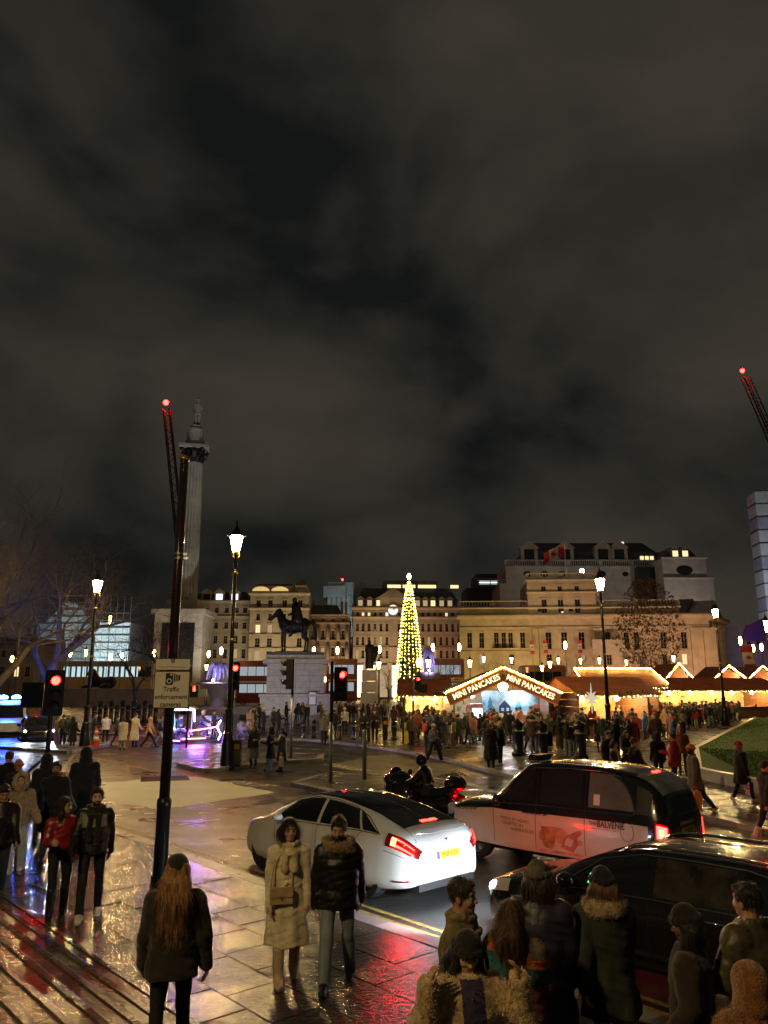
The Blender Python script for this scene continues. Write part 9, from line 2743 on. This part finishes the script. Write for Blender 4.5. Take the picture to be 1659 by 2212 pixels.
b = MB(); b.tube([(.3, 0, .4), (1.2, 0, .5), (1.7, 0, .95), (2.1, 0, .34)], .03, 6); b.tube([(1.2, 0, .5), (1.15, 0, .95)], .025, 5); b.tube([(1.7, -.3, 1.15), (1.72, 0, 1.1), (1.7, .3, 1.15)], .02, 5); b.box((1.12, 0, .98), (.28, .2, .08)); b.build('frame', M_BLACK, rk)
def neon(pts, c, n): b = MB(); b.tube(pts, .028, 6); b.build('neon_tube', glow(n, c, 26), rk)
neon([(-.7, -.62, 1.9), (.75, -.62, 1.9), (.78, -.62, 1.25)], (.7, .85, 1.0), 'neon_white'); neon([(.1, -.6, .28), (1.4, -.2, .3)], (1.0, .06, .25), 'neon_pink'); neon([(.5, -.55, .72), (1.5, -.1, .85), (2.1, -.1, .95)], (1.0, .10, .16), 'neon_red'); neon([(-.6, -.62, 1.85), (-.62, -.6, 1.0), (-.3, -.6, .85)], (.15, .75, 1.0), 'neon_cyan'); neon([(2.2, -.1, 1.3), (2.0, -.1, .9), (2.25, -.1, .5), (2.1, -.1, .2)], (.9, .85, 1.0), 'neon_lilac'); neon([(-.4, -.6, .2), (.0, -.6, .18)], (.25, .1, 1.0), 'neon_blue')
ld = bpy.data.lights.new('neon_light', 'POINT'); ld.energy = 220; ld.color = (.16, .10, 1.0); ld.shadow_soft_size = .5; lo = bpy.data.objects.new('neon_light', ld); COL.objects.link(lo); lo.parent = rk; lo.location = (1.0, -.9, .4)
def at_local(o, p): a = o.rotation_euler[2]; return o.location.x + p[0] * math.cos(a) - p[1] * math.sin(a), o.location.y + p[0] * math.sin(a) + p[1] * math.cos(a)
q = at_local(rk, (1.0, 0)); person('rickshaw driver in dark hooded top and pale cap', *q, 4, dict(h=1.72, sit=1.2, armL='bar', armR='bar', lean=.25), dict(coat='jacket', coatm=CHAR, hair='none', hat=('beanie', C('white_beanie', (.7, .66, .55), K)), legm=DJEAN), 1, .42)
for yy, l in ((-.24, 'passenger in blue jacket nearer the viewer in the neon rickshaw'), (.24, 'passenger in dark jacket on the far side in the neon rickshaw')):
 q = at_local(rk, (-.12, yy)); person(l, *q, 4, dict(h=1.68, sit=1.45, armL='pocket', armR='pocket'), dict(coat='jacket', coatm=C('blue_nylon', (.03, .06, .18), NY) if yy < 0 else CHAR, hair='short', hideL=1, hideR=1), 1, .30)
# touring motorcycle and rider
x, y = G(918, 1636, 1.60)
mc = thing('motorcycle', 'black touring motorcycle with top box behind the white car', 'motorcycle', (x, y, 0), R(148))
M_MCB = mat('motorcycle_black', (.009, .009, .011), .14, var=.1, coat=1.0)
for xw in (-.78, .85): wheel(mc, xw, 0, .32, .32, M_GREYP, 8, .16, 1)
def mv(nm, lo, hi, f_, m=M_MCB, h=.022): v = Vox(lo, hi, h); f_(v); link(nm, vox_mesh(nm, v, m), mc)
mv('fairing', (.2, -.5, .3), (1.3, .5, 1.5), lambda v: (v.ell((.72, 0, .85), (.42, .34, .4), .05), v.ell((.85, 0, 1.05), (.26, .40, .2), .08), v.ell((.5, .3, .7), (.3, .14, .3), .06), v.ell((.5, -.3, .7), (.3, .14, .3), .06)))
mv('windscreen', (.5, -.4, .95), (1.1, .4, 1.6), lambda v: (v.ell((.82, 0, 1.1), (.16, .3, .24), .02), v.ell((.74, 0, 1.1), (.16, .28, .24), .01, 's')), M_GLASS)
mv('tank_and_seat', (-.9, -.35, .35), (.6, .35, 1.1), lambda v: (v.ell((.2, 0, .82), (.36, .2, .18), .05), v.cone((0, 0, .72), (-.7, 0, .80), .17, .16, .08), v.cone((.3, 0, .5), (-.4, 0, .45), .2, .2, .1)))
for q in (-1, 1): mv('pannier', (-1.1, q * .33 - .25, .3), (-.25, q * .33 + .25, .85), lambda v: v.ell((-.68, q * .33, .58), (.33, .15, .2), .03))
mv('top_box', (-1.15, -.4, .75), (-.45, .4, 1.35), lambda v: (v.ell((-.82, 0, 1.04), (.26, .32, .2), .02),))
b = MB(); b.tube([(-.62, -.2, 1.22), (-.82, -.25, 1.27), (-1.02, -.2, 1.22), (-1.02, .2, 1.22), (-.82, .25, 1.27), (-.62, .2, 1.22)], .012, 5)
for i in range(4): b.tube([(-.65 - i * .1, -.2, 1.24), (-.65 - i * .1, .2, 1.24)], .01, 5)
b.build('luggage_rack', M_CHROME, mc); b = MB(); b.tube([(.45, -.42, 1.02), (.6, -.2, 1.1), (.6, .2, 1.1), (.45, .42, 1.02)], .02, 6); b.build('handlebar', M_BLACK, mc)
for q in (-1, 1): b = MB(); b.ball((.7, .48 * q, 1.18), (.05, .1, .07), 8, 6); b.build('mirror', M_MCB, mc, True)
b = MB(); b.box((-1.09, 0, .68), (.03, .3, .08)); b.build('tail_lamp', M_TAIL, mc); b = MB(); b.box((-1.1, 0, .5), (.02, .2, .15)); b.build('number_plate', M_PLATE, mc)
q = at_local(mc, (-.12, 0)); person('motorcyclist in black jacket and helmet on the touring bike', *q, 148, dict(h=1.76, sit=1.15, armL='bar', armR='bar', lean=.3, bulk=1.12), dict(coat='jacket', coatm=BLKN, hair='none', hat=('helmet', M_MCB), legm=DJEAN, gloves=BLKN), 1, .17)
# pram
x, y = G(525, 1598, .1); t = thing('pram', 'dark folding pram with pale cover left of the plinth', 'pram', (x, y, .1), R(160))
v = Vox((-.5, -.35, .3), (.5, .35, 1.2), .03); v.ell((0, 0, .62), (.42, .26, .2), .05); v.ell((.15, 0, .82), (.28, .27, .26), .08); link('hood_and_seat', vox_mesh('hood', v, C('grey_nylon', (.2, .2, .25), NY)), t)
b = MB(); b.tube([(.4, -.25, .1), (-.1, -.25, .6), (-.5, -.25, 1.05), (-.5, .25, 1.05), (-.1, .25, .6), (.4, .25, .1)], .015, 5); b.tube([(-.35, -.25, .12), (.1, -.25, .6)], .015, 5); b.tube([(-.35, .25, .12), (.1, .25, .6)], .015, 5); b.build('frame', M_GREYP, t)
for x_ in (-.35, .4):
 for y_ in (-.25, .25): b = MB(); b.lathe([(.1, -.02), (.12, 0), (.1, .02)], 12); w_ = b.build('wheel', M_TYRE, t, False, (x_, y_, .12)); w_.rotation_euler = (PI / 2, 0, 0)
